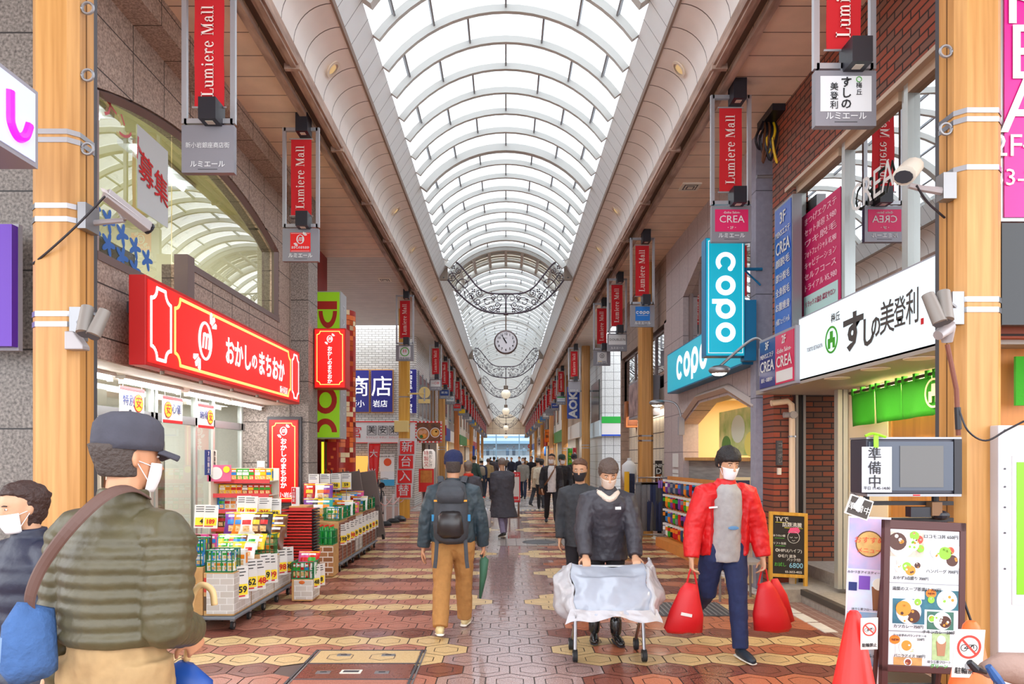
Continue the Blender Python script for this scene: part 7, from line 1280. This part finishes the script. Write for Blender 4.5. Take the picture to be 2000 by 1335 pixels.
    if g('shirt'):
        m=MB(); m.rings([[up(d*H)+V(rx*H*math.cos(2*math.pi*i/20),ry*H*math.sin(2*math.pi*i/20)-.004*H,0) for i in range(20)] for d,rx,ry in ((-.07,.09,.084),(.08,.082,.082),(.16,.082,.084),(.23,.082,.082),(.27,.08,.074),(.3,.055,.058),(.312,.05,.052))],g('shirt')); W_(m); m.build('shirt',t,smooth=180,remesh=.012,disp=.015,dscale=.08)
    # hair and hats
    hs=g('hair','short'); hc=g('hairc',mat('hair_black','1f1a1a',.6,bump=.6,bscale=60)); m=MB(); n=18
    def hair(lo,sc,back,fringe=.0,extra=()):
        rs=[]; bang=g('bang',.7)
        for z,w_,d_,c_ in HEAD:
            if z<lo: continue
            bk=back if z<bang else back*.25*(1-fringe)
            zz=z+(sc-1)*1.2*(z-.4); rs.append([MH@V(w_*sc*Hh*math.cos(2*math.pi*i/n),-(c_-bk)*Hh-(d_*sc*Hh*(1 if math.sin(2*math.pi*i/n)<0 or z>=bang else .62))*math.sin(2*math.pi*i/n),zz*Hh) for i in range(n)])
        return list(extra)+rs
    if hs in ('short','bob','long'):
        sc=g('hairv',1.12); low={'short':.3,'bob':.06,'long':0}[hs]; rs=hair(low,sc,.12,g('fringe',.3)); m.rings(rs,hc)
        if hs=='long': m.tube([MH@V(0,.2*Hh,.4*Hh),MH@V(0,.26*Hh,0),MH@V(0,.24*Hh,-.5*Hh)],[(.36*Hh,.18*Hh),(.38*Hh,.16*Hh),(.3*Hh,.1*Hh)],hc,14,side=(1,0,0))
        W_(m); m.build('hair',t,smooth=180,remesh=max(vb,.008),disp=.02,dscale=.035)
    else:
        m.rings(hair(.2,1.07,.12,0)[:4],hc); W_(m); m.build('hair',t,smooth=180,remesh=max(vb,.008)); m=MB(); hm=g('hatc',dkgrey)
        if hs=='cap':
            rs=[]
            for z,r_ in ((.6,1.14),(.72,1.16),(.85,1.15),(.97,1.12),(1.08,.95),(1.16,.6),(1.19,.1)):
                rs.append([MH@V(.36*r_*Hh*math.cos(2*math.pi*i/n),.03*Hh-.45*r_*Hh*math.sin(2*math.pi*i/n),z*Hh) for i in range(n)])
            m.rings(rs,hm); W_(m); cp=m.build('cap',t,smooth=180); m=MB(); m.grid(lambda u,v:MH@V((u-.5)*.66*Hh*(1-.25*v*v),-(.40+.36*v-.5*(u-.5)**2)*Hh,(.66-.1*v-.35*(u-.5)**2)*Hh),10,6,hm); W_(m); m.build('peak',cp,smooth=180,solid=.006)
            m=MB(); m.sph(MH@V(0,.03*Hh,1.2*Hh),.02*Hh,hm,8,5); W_(m); m.build('button',cp)
        else:
            rs=[]
            for z,r_ in ((.55,1.13),(.68,1.16),(.7,1.12),(.85,1.14),(1.0,1.05),(1.12,.75),(1.18,.2)): rs.append([MH@V(.355*r_*Hh*math.cos(2*math.pi*i/n),.03*Hh-.44*r_*Hh*math.sin(2*math.pi*i/n),z*Hh) for i in range(n)])
            m.rings(rs,hm); W_(m); m.build('beanie',t,smooth=180,disp=.008,dscale=.02)
    if g('mask'):
        m=MB(); mm=g('maskm',maskm); pr2=lambda u,v:MH@V(.315*Hh*math.sin((u-.5)*2.5)*(.72+.34*v),-(.07+(.40+.05*math.sin(math.pi*u)*math.sin(math.pi*v))*math.cos((u-.5)*2.5)*(.8+.22*v))*Hh,(-.02+.44*v)*Hh)
        m.grid(pr2,12,8,mm); W_(m); mk=m.build('mask',t,smooth=180,solid=.004); m=MB()
        for s in (1,-1):
            for z in (.12,.38): m.tube([MH@V(s*.28*Hh,-.2*Hh,z*Hh),MH@V(s*.35*Hh,.06*Hh,.45*Hh)],.008*Hh,mm,4)
        W_(m); m.build('ear_loop',mk)
    return dict(t=t,M=Mw,A=A,MH=MH,hz=hz,nb=nb,Hh=Hh,L=L,up=up,H=H)
olive=fabric('olive_nylon','514a32',.12,30,.45); khaki=fabric('khaki_cotton','a98a60',.4,10); navyp=fabric('navy_down','22263a',.15,30,.5)
P1=person('man in olive quilted jacket, dark cap and khaki trousers, back turned, nearest on the left',-1.36,2.5,166,1.775,dict(vox=.0065,bulk=1.07,jacket=olive,puff=.048,hem=.05,crease=.006,pants=khaki,pantw=1.2,legs=((18,4),(-14,10)),hair='cap',hatc=fabric('cap_charcoal','474650',.2,40),hairc=mat('hair_grizzled','4a3f3a',.7,bump=.6,bscale=60),mask=True,collar=.03,turn=-24,nod=4,lean=3,shw=1.05,skin=skin2,shoes=mat('shoe_brown','4a3a2c',.5),arms=(((.12,.1,-1),(.06,-.12,-1)),((-.12,.16,-1),(.38,-1,-.32))),hands=(None,((.1,-.5,-.9),(.9,-.2,0),.8))))
def strap(pts,w,m,th=.004): return MB().tube(pts,[(w,th)]*len(pts),m,6)
# denim shoulder bag
J=lambda *a:P1['M']@V(*a); t=thing('shoulder_bag','blue denim shoulder bag hanging at the left hip of the man in olive','bag',J(.3,.1,.95)); dn=fabric('denim','3f6296',.4,40); m=MB(); m.tube([J(.165,.17,.92),J(.17,.185,.97),J(.17,.185,1.1),J(.165,.165,1.16)],[(.07,.03),(.085,.05),(.078,.045),(.055,.025)],dn,18,side=P1['M'].to_3x3()@V(.6,.8,0)); bg2=m.build('pouch',t,smooth=180,disp=.02,dscale=.06); m=MB(); m.box(-.05,.05,-.01,.01,-.04,.04,mat('denim_pale','7d96bb',.8),P1['M']@Matrix.Translation((.2,.235,1.03))@Matrix.Rotation(.6,4,'Z')); m.build('pocket',t)
m=MB(); H_=P1['H']; pth=cr([J(.17,.18,1.13),J(.15,.2,1.2),J(.1,.2,1.3),J(.0,.195,1.42),J(-.07,.13,1.52),J(-.09,.04,1.545),J(-.08,-.06,1.51)],5); m.tube(pth,[(.02,.005)]*len(pth),mat('strap_brown','5e4239',.6),8,side=P1['M'].to_3x3()@V(.8,.25,.6)); m.build('strap',t)
# cane umbrella in his right hand
wr=P1['M']@P1['A'][1][2]; t=thing('umbrella','folded blue umbrella with pale hooked handle held by the man in olive','umbrella',wr); cane=mat('cane','d8b57e',.4); f_=wr+V(-.01,.035,-.075); m=MB(); m.tube(cr([f_+V(-.02,0,-.05),f_+V(-.01,0,.1),f_+V(.0,0,.19),f_+V(.035,0,.235),f_+V(.075,0,.215),f_+V(.085,0,.16)]),.0125,cane,10); m.build('handle',t,smooth=180); m=MB(); m.tube([f_+V(-.02,0,-.06),f_+V(-.03,0,-.12),f_+V(-.045,0,-.3),f_+V(-.07,.0,-.62),f_+V(-.08,0,-.72)],[(.03,.02),(.11,.06),(.12,.07),(.06,.04),(.01,.01)],mat('umbrella_blue','12489a',.45),16); m.build('canopy',t,smooth=180,disp=.02,dscale=.08)
P2=person('masked woman in a long navy quilted coat behind the man in olive',-2.13,3.25,-25,1.53,dict(vox=.008,bulk=1.2,jacket=navyp,puff=.085,hem=-.27,crease=.006,pants=fabric('dark_purple','2c2638'),hair='bob',hairc=mat('hair_darkbrown','3a2520',.6,bump=.6,bscale=60),mask=True,nod=10,turn=-10,collar=.03,fringe=.1))
m=MB(); q=P2['M']@P2['A'][1][2]; m.tube([q+V(-.12,0,-.35),q+V(-.12,0,-.2),q+V(-.1,0,-.02)],[(.1,.06),(.11,.07),(.07,.04)],mat('bag_redorange','c8452a',.7),14,side=(1,0,0)); tg=thing('shopping_bag','red and blue shopping bag at the left edge beside the woman in navy','bag',q); m.build('bag_body',tg,smooth=180,disp=.02,dscale=.06); m=MB(); m.tube([q+V(-.12,-.0,-.02),q+V(-.11,0,.06),q+V(-.08,0,-.01)],.008,mat('strap_blue'),6); m.build('handle',tg)
# backpack man
slate=fabric('slate_nylon','2f3f48',.3,16,.5); tanp=fabric('tan_chino','b07d44',.45,10)
P3=person('man in slate jacket, navy beanie and tan trousers walking away with a backpack',-.5,6.8,180,1.69,dict(vox=.0075,bulk=1.16,jacket=slate,hem=-.02,pants=tanp,pantw=1.22,legs=((-17,10),(17,3)),hair='beanie',hatc=mat('beanie_navy','222a52',.9,bump=.8,bscale=90),hairc=mat('hair_grizzled','4a3f3a'),skin=skin2,shoes=mat('shoe_cream','d9c592',.6),collar=.02,eyes=False,arms=(((.3,.05,-1),(.12,-.1,-1)),((-.3,-.1,-1),(-.1,-.3,-1)))))
J=lambda *a:P3['M']@V(*a); t=thing('backpack','dark grey hiking backpack worn by the man in the navy beanie','backpack',J(0,.2,1.1)); bpm=fabric('pack_grey','3d4046',.4,18,.7); m=MB(); sd=V(1,0,0); m.tube([J(0,.2,.88),J(0,.22,.92),J(0,.235,1.05),J(0,.23,1.25),J(0,.2,1.4),J(0,.19,1.44)],[(.12,.06),(.155,.1),(.165,.115),(.155,.105),(.12,.075),(.07,.03)],bpm,20,side=sd); m.build('main_pouch',t,smooth=180,disp=.025,dscale=.07); m=MB(); m.tube([J(0,.31,.93),J(0,.345,.97),J(0,.345,1.12),J(0,.31,1.17)],[(.09,.02),(.12,.05),(.11,.045),(.08,.02)],mat('pack_black','24252a',.6),16,side=sd); m.build('front_pocket',t,smooth=180,disp=.015,dscale=.05)
m=MB(); m.tube([J(0,.3,1.38),J(0,.34,1.33),J(0,.33,1.24)],[(.1,.02),(.13,.03),(.12,.02)],bpm,14,side=sd); m.build('lid',t,smooth=180)
for s in (1,-1):
    m=MB(); p_=cr([J(s*.1,.12,1.42),J(s*.115,.06,1.47),J(s*.12,-.06,1.44),J(s*.14,-.13,1.3)]); m.tube(p_,[(.03,.008)]*len(p_),bpm,6,side=sd); m.build('shoulder_strap',t); m=MB(); m.tube([J(s*.13,.24,.9),J(s*.14,.25,.72),J(s*.15,.25,.64)],[(.018,.005)]*3,bpm,6,side=sd); m.build('hip_strap',t)
    m=MB(); m.box(-.02,.02,-.003,.003,-.008,.008,mat('tab_orange','d8941c',.6),P3['M']@Matrix.Translation((s*.13,.33,1.26))); m.box(-.012,.012,-.003,.003,-.03,.03,mat('tab_blue','2a86b8',.6),P3['M']@Matrix.Translation((s*.165,.26,1.1))); m.build('zip_tab',t)
wr=P3['M']@P3['A'][1][2]; t=thing('umbrella','folded dark green umbrella in the hand of the man with the backpack','umbrella',wr); m=MB(); m.tube([wr+V(.0,.02,-.1),wr+V(.01,.02,-.14),wr+V(.0,.05,-.3),wr+V(-.03,.06,-.52)],[.012,.045,.035,.012],mat('umbrella_green','3c6a52',.6),12); m.build('canopy',t,smooth=180); m=MB(); m.tube([wr+V(-.02,-.05,-.09),wr+V(0,.03,-.1)],.012,black); m.build('handle',t)
# woman pushing a covered cart
P4=person('woman in a charcoal jacket and black boots bending over the plastic covered cart',.89,6.42,0,1.62,dict(vox=.0075,bulk=1.2,jacket=fabric('charcoal_nylon','37353d',.3,16,.5),hem=-.08,pants=fabric('black_jeans','232225'),legs=((3,2),(-3,2)),boots=True,shoes=mat('boot_black','1d1b1c',.2,coat=.4),cuff=.1,hair='short',hairv=1.2,bang=.62,hairc=mat('hair_ashbrown','5a4a42',.7,bump=.6,bscale=60),nod=24,lean=17,collar=.02,mask=True,maskm=mat('scarf_beige','d8c4b4',.8),fringe=.5,arms=(((.22,-.25,-1),(-.06,-.62,-1)),((-.22,-.25,-1),(.06,-.62,-1))),hands=(((0,-.75,-.35),(0,-.1,-1),.75),((0,-.75,-.35),(0,-.1,-1),.75))))
J=lambda *a:P4['M']@V(*a); m=MB(); p_=cr([P4['M']@(P4['nb']+V(x,y,z)) for x,y,z in ((-.075,.03,.0),(-.07,-.06,-.01),(-.02,-.11,-.05),(.02,-.11,-.05),(.07,-.06,-.01),(.075,.03,.0),(0,.075,.02))]); m.tube(p_,.028,mat('fleece','e2d3c4',.95,bump=.6,bscale=60),8,closed=True); m.build('fleece_collar',P4['t'],smooth=180)
m=MB(); m.box(-.05,.0,-.012,.002,-.012,.012,white,P4['M']@Matrix.Translation(P4['up'](.22*1.62,.1,-.145))); m.build('chest_logo',P4['t'])
hl,hr=[P4['M']@P4['A'][i][2] for i in (0,1)]; hz_=min(hl.z,hr.z)-.07; hy_=hl.y-.07
t=thing('cart','steel wheeled cart pushed by the woman in the charcoal jacket','cart',(.83,6.0,0)); cx=.84
m=MB(); m.tube([(cx-.29,hy_,hz_),(cx+.29,hy_,hz_)],.014,steel,10); m.build('handle',t)
for s in (-1,1):
    m=MB(); m.tube([(cx+s*.27,hy_,hz_),(cx+s*.27,5.86,.55),(cx+s*.28,5.8,.08)],.015,steel,8); m.tube([(cx+s*.26,5.7,.52),(cx+s*.275,6.15,.09)],.013,steel,8); m.tube([(cx+s*.26,hy_,hz_-.1),(cx+s*.22,5.72,.52)],.012,steel,8); m.build('leg',t)
    for yy,z in ((5.8,.05),(6.17,.05)): m=MB(); m.tube([(cx+s*.28-.018,yy,z),(cx+s*.28+.018,yy,z)],.05,rubber,14); m.tube([(cx+s*.28-.02,yy,z),(cx+s*.28+.02,yy,z)],.02,zinc,8); m.build('wheel',t,smooth=40)
m=MB(); m.box(cx-.22,cx+.22,5.66,hy_-.02,.5,.53,zinc); m.build('deck',t)
pl=mat('blue_white_plastic','a3a9b6',.22,spec=.7,bump=.25,bscale=7); pl2=mat('clear_white_plastic','b4b2b6',.25,spec=.7,bump=.35,bscale=9)
t=thing('plastic_cover','pale translucent plastic sheet draped over the cart','plastic sheet',(cx,5.75,.6))
def drape(u,v):
    zt=hz_+.03; zb=.43-.1*max(0,(abs(u-.5)*2-.35))*1.3+.02*math.sin(u*26); z=zt+(zb-zt)*v**.92; yf=hy_-.04-.46*math.sin(v*1.5)**.65
    if u<.25 or u>.75:
        e=-1 if u<.25 else 1; q=(u/.25) if u<.25 else (1-u)/.25
        x=e*(.30+.05*(1-q)+(.1+.05*v)*math.sin(math.pi*min(1,q*.9+.1))*math.sin(math.pi*min(.93,v*.8+.12))); y=hy_+.06+(yf-hy_-.06)*q; zz=z+.05*(1-q)*math.sin(v*7+e)-.05*(1-q)*v*(1 if e<0 else -.3)
    else: q=(u-.25)/.5; x=-.3+.6*q; y=yf+.05*(abs(q-.5)*2)**4; zz=z-.03*math.sin(math.pi*q)*(v<.2)
    return V(cx+x+.012*math.sin(v*13+u*9),y+.012*math.sin(u*30+v*6),zz)
m=MB(); m.grid(lambda u,v:drape(.25+.5*u,v),36,30,pl); m.build('front_sheet',t,smooth=180,disp=.035,dscale=.13)
for u0 in (0,.75):
    m=MB(); m.grid(lambda u,v:drape(u0+.25*u,v),22,30,pl2); m.build('side_bulge',t,smooth=180,disp=.06,dscale=.1)
m=MB(); m.grid(lambda u,v:V(cx+(u-.5)*.68*(1+.12*v),hy_-.51+.05*(abs(u-.5)*2)**2-.02*v+.012*math.sin(u*21),.47-.1*v*(.5+1.6*abs(u-.5)**1.3)+.015*math.sin(u*15)*v),34,10,pl2); m.build('lower_flap',t,smooth=180,disp=.05,dscale=.09)
# man in red
redj=fabric('red_nylon','cf1218',.35,12,.5)
P5=person('man in a red open jacket and navy trousers carrying a red bag in each hand',1.82,6.0,4,1.7,dict(vox=.0075,bulk=1.2,jacket=redj,hem=-.04,open=.62,jback=.012,shirt=fabric('grey_tee','a6a3a2',.3,12),pants=fabric('navy_chino','1f2a52',.4,10),pantw=1.12,legs=((10,2),(-16,42)),hair='short',hairv=1.24,fringe=1,bang=.62,nod=14,turn=8,lean=6,mask=True,collar=.02,shoes=mat('shoe_navy','1f2a36',.5),arms=(((.38,.02,-1),(.1,-.2,-1)),((-.36,-.02,-1),(-.14,-.2,-1))),hands=(((0,-.1,-1),(-1,0,0),.9),((0,-.1,-1),(1,0,0),.9))))
m=MB(); m.box(-.04,.03,-.006,.004,-.007,.007,white,P5['M']@Matrix.Translation(P5['up'](.2*1.7,-.14,-.125))@Matrix.Rotation(-.08,4,'Y')); m.build('chest_stripe',P5['t']); m=MB(); m.sph(P5['M']@P5['up'](.1*1.7,.02,-.155),(.045,.004,.016),mat('print_blue','5a86b0',.7),10,6); m.build('shirt_print',P5['t'])
rb=mat('bag_red','c9121a',.5,bump=.2,bscale=8)
for i,(lb,sd,off) in enumerate((('red tote bag in the hand on the shop side of the man in red',1,.0),('red tote bag with a white label in the other hand of the man in red',-1,-.04))):
    q=P5['M']@P5['A'][i][2]+V(0,-.02,-.08); t=thing('tote_bag',lb,'bag',q); m=MB(); m.tube([q+V(.0,0,-.12),q+V(sd*.02,0,-.18),q+V(sd*.05,0,-.36),q+V(sd*.07,0,-.5),q+V(sd*.07,0,-.52)],[(.05,.03),(.085,.05),(.14,.075),(.155,.08),(.13,.06)],rb,18,side=(1,0,.25*sd*(-1 if i else 1))); m.build('bag_body',t,smooth=180,disp=.04,dscale=.12)
    m=MB(); 
    for s in (-1,1): m.tube([q+V(s*.045,.01,-.15),q+V(s*.02,0,-.03),q+V(0,0,.015)],.008,rb,6)
    m.build('handle',t); m=MB()
    if i: m.box(-.05,.04,-.085,-.079,-.012,.012,paper,Matrix.Translation(q+V(-.06,0,-.36))@Matrix.Rotation(.2,4,'Y')); m.build('label',t)
    else: m.tube([q+V(.1,.03,-.1),q+V(.14,.03,-.25),q+V(.22,.03,-.46)],[(.03,.02),(.07,.03),(.05,.03)],rb,14,side=(1,0,0)); m.build('side_bag',t,smooth=180,disp=.03,dscale=.1)
# mid-distance and far people
gy=fabric('grey_coat','4c4a52',.2,10); bk_=fabric('black_coat','242329',.2,10); bj=fabric('blue_jeans','4f7fb0',.3,14); tc_=fabric('tan_coat','a98a5e',.2,10); gn_=fabric('forest_coat','34443c',.2,10); nv_=fabric('navy_coat','2b3248',.2,10); dpt=fabric('dark_pants','2a2a30',.2,10); bg3=fabric('beige_coat','b9a184',.2,10); cr_=fabric('cream_coat','cfc8b2',.2,10)
brh=mat('hair_brown','5d3f2e',.6); gry=mat('hair_grey','7d6f66',.7)
def px2(px_,Y): return (px_-CX)/F*Y
PE=[('woman in a dark coat with a black mask half hidden behind the cart pusher',.80,7.7,-8,1.6,dict(vox=.009,jacket=fabric('dark_slate_coat','3a3d42'),hem=-.1,pants=dpt,hair='bob',hairc=brh,mask=True,maskm=mat('mask_black','26242a',.8),hairv=1.16,nod=8)),
('person in a loose grey coat crossing the middle of the arcade',px2(982,14.8),14.8,200,1.62,dict(vox=.012,bulk=1.35,jacket=gy,hem=-.27,pants=fabric('striped_leg','8a7f9a'),hair='short',hairc=gry,shoes=mat('shoe_black_yellow','2a2a26',.5),flare=1.1,nod=8)),
('man in a dark suit with a brown shoulder strap walking towards the camera',px2(1077,17.9),17.9,0,1.73,dict(vox=.011,bulk=1.1,jacket=fabric('charcoal_suit','2f2c30',.2,10),shirt=fabric('white_shirt','e9e6e6'),open=.5,jback=.01,hem=-.06,pants=dpt,hair='short',mask=True)),
('man in a black jacket and blue jeans beside the suited man',px2(1097,19.4),19.4,10,1.68,dict(vox=.012,jacket=bk_,pants=bj,hair='cap',hatc=gn_,mask=True,bulk=1.15)),
('masked man in black looking at a phone on the right side',px2(1121,21.5),21.5,-10,1.7,dict(vox=.013,jacket=bk_,pants=dpt,hair='cap',hatc=bk_,mask=True,bulk=1.15,arms=(((.2,-.1,-1),(-.4,-1,.3)),((-.2,-.1,-1),(.4,-1,.3))))),
('woman with a red scarf and white bag ahead of the backpack man',px2(915,13.5),13.5,178,1.6,dict(vox=.012,jacket=gy,hem=-.1,pants=dpt,hair='bob',hairc=gry,shirt=None)),
('woman in a grey coat facing the camera beside the red standing sign',px2(1022,28.5),28.5,0,1.62,dict(vox=.015,jacket=fabric('pale_grey_coat','8f887e'),hem=-.1,pants=nv_,hair='long',hairc=brh,mask=True)),
('person in a beige coat left of the suited man',px2(1050,24),24,150,1.62,dict(vox=.015,jacket=bg3,hem=-.12,pants=dpt,hair='short')),
('person in a cream jacket close behind the suited man',px2(1057,22.5),22.5,170,1.6,dict(vox=.015,jacket=cr_,pants=dpt,hair='bob')),
('man in a forest green jacket standing in the left distance',px2(925,27.5),27.5,150,1.7,dict(vox=.016,jacket=gn_,hem=-.08,pants=fabric('grey_trouser','6e6c70'),hair='short')),
('woman in navy with a small beige backpack in the left distance',px2(940,28.5),28.5,180,1.58,dict(vox=.016,jacket=nv_,pants=dpt,hair='beanie',hatc=cr_,shoes=red)),
('woman in a tan jacket walking away in the left distance',px2(953,30),30,180,1.58,dict(vox=.016,jacket=tc_,pants=nv_,hair='short',hairc=brh)),
('far pedestrian in grey near the left columns',px2(965,42),42,180,1.68,dict(vox=.02,jacket=gy,pants=dpt)),
('far pedestrian in navy left of the standing sign',px2(999,47),47,0,1.65,dict(vox=.02,jacket=nv_,pants=dpt,mask=True)),
('far pedestrian in dark blue right of the standing sign',px2(1014,45),45,0,1.68,dict(vox=.02,jacket=nv_,hem=-.1,pants=dpt,mask=True)),
('far pedestrian in black between the standing sign and the right columns',px2(1038,36),36,0,1.68,dict(vox=.018,jacket=bk_,pants=dpt)),
('distant pedestrian in a brown coat near the end of the arcade',px2(1026,60),60,180,1.65,dict(vox=.024,jacket=tc_,hem=-.1,pants=dpt)),
('distant pedestrian in black near the far left shops',px2(958,62),62,180,1.68,dict(vox=.024,jacket=bk_,pants=dpt)),
('distant pedestrian in pale grey in the middle of the far crossing',px2(990,70),70,0,1.68,dict(vox=.024,jacket=fabric('pale_grey_coat','8f887e'),pants=dpt)),
('distant pedestrian in green at the far end on the left side',px2(972,80),80,0,1.68,dict(vox=.026,jacket=gn_,pants=dpt))]
PP=[]
for i,(lb,x,y,yw,H,S) in enumerate(PE):
    q=R.uniform(6,22)*(1,-1)[i%2]; S.setdefault('legs',((q,R.uniform(2,6) if q>0 else 14),(-q,14 if q>0 else R.uniform(2,6)))); w_=R.uniform(-.35,.35)
    S.setdefault('arms',(((R.uniform(.1,.25),w_,-1),(.02,-R.uniform(.2,1.1),-1)),((-R.uniform(.1,.25),-w_,-1),(-.02,-R.uniform(.2,.9),-1)))); S.setdefault('turn',R.uniform(-25,25)); PP.append(person(lb,x,y,yw+R.uniform(-14,14),H,S))
def strapbag(who,label,c,r,m_,path=None,sm=None):
    J=lambda *a:who['M']@V(*a); t=thing('bag',label,'bag',J(*c)); m=MB(); m.tube([J(c[0],c[1],c[2]-r[2]),J(c[0],c[1],c[2]-r[2]*.8),J(c[0],c[1],c[2]+r[2]*.6),J(c[0],c[1],c[2]+r[2])],[(r[0]*.7,r[1]*.5),(r[0],r[1]),(r[0]*.9,r[1]),(r[0]*.4,r[1]*.3)],m_,14,side=who['M'].to_3x3()@V(1,0,0)); m.build('bag_body',t,smooth=180,disp=.03,dscale=.1)
    if path: p_=cr([J(*q) for q in path]); m=MB(); m.tube(p_,[(.02,.006)]*len(p_),sm,6); m.build('strap',t)
strapbag(PP[2],'brown shoulder bag worn across the suited man',(-.22,.02,.85),(.1,.05,.13),mat('leather_brown','7a4f34',.5),((.1,-.08,1.47),(.02,-.17,1.3),(-.12,-.17,1.05),(-.22,-.06,.92)),mat('leather_brown'))
strapbag(PP[7],'white plastic carrier bag held by the person in beige',(-.26,-.1,.5),(.17,.1,.2),pl2,((-.24,-.1,.9),(-.25,-.1,.75),(-.26,-.1,.66)),pl2)
strapbag(PP[5],'white plastic bag held by the woman with the red scarf',(-.28,-.08,.5),(.15,.08,.2),pl2,((-.24,-.1,.85),(-.26,-.1,.75),(-.27,-.09,.66)),pl2)
strapbag(PP[10],'small beige backpack of the woman in navy',(0,.2,1.12),(.14,.08,.18),mat('pack_beige','8d7c68',.7))
m=MB(); q=PP[5]; m.tube([q['M']@(q['nb']+V(.06*math.cos(a),.06*math.sin(a),.01)) for a in [math.pi*2*i/12 for i in range(12)]],.04,mat('scarf_red','d8402c',.9),8,closed=True); m.build('scarf',q['t'],smooth=180)
finish_text()
for src,loc,lb in FARB: dup(src,loc,lb)
for b in protos:
    for o in [b]+list(b.children_recursive): bpy.data.objects.remove(o)
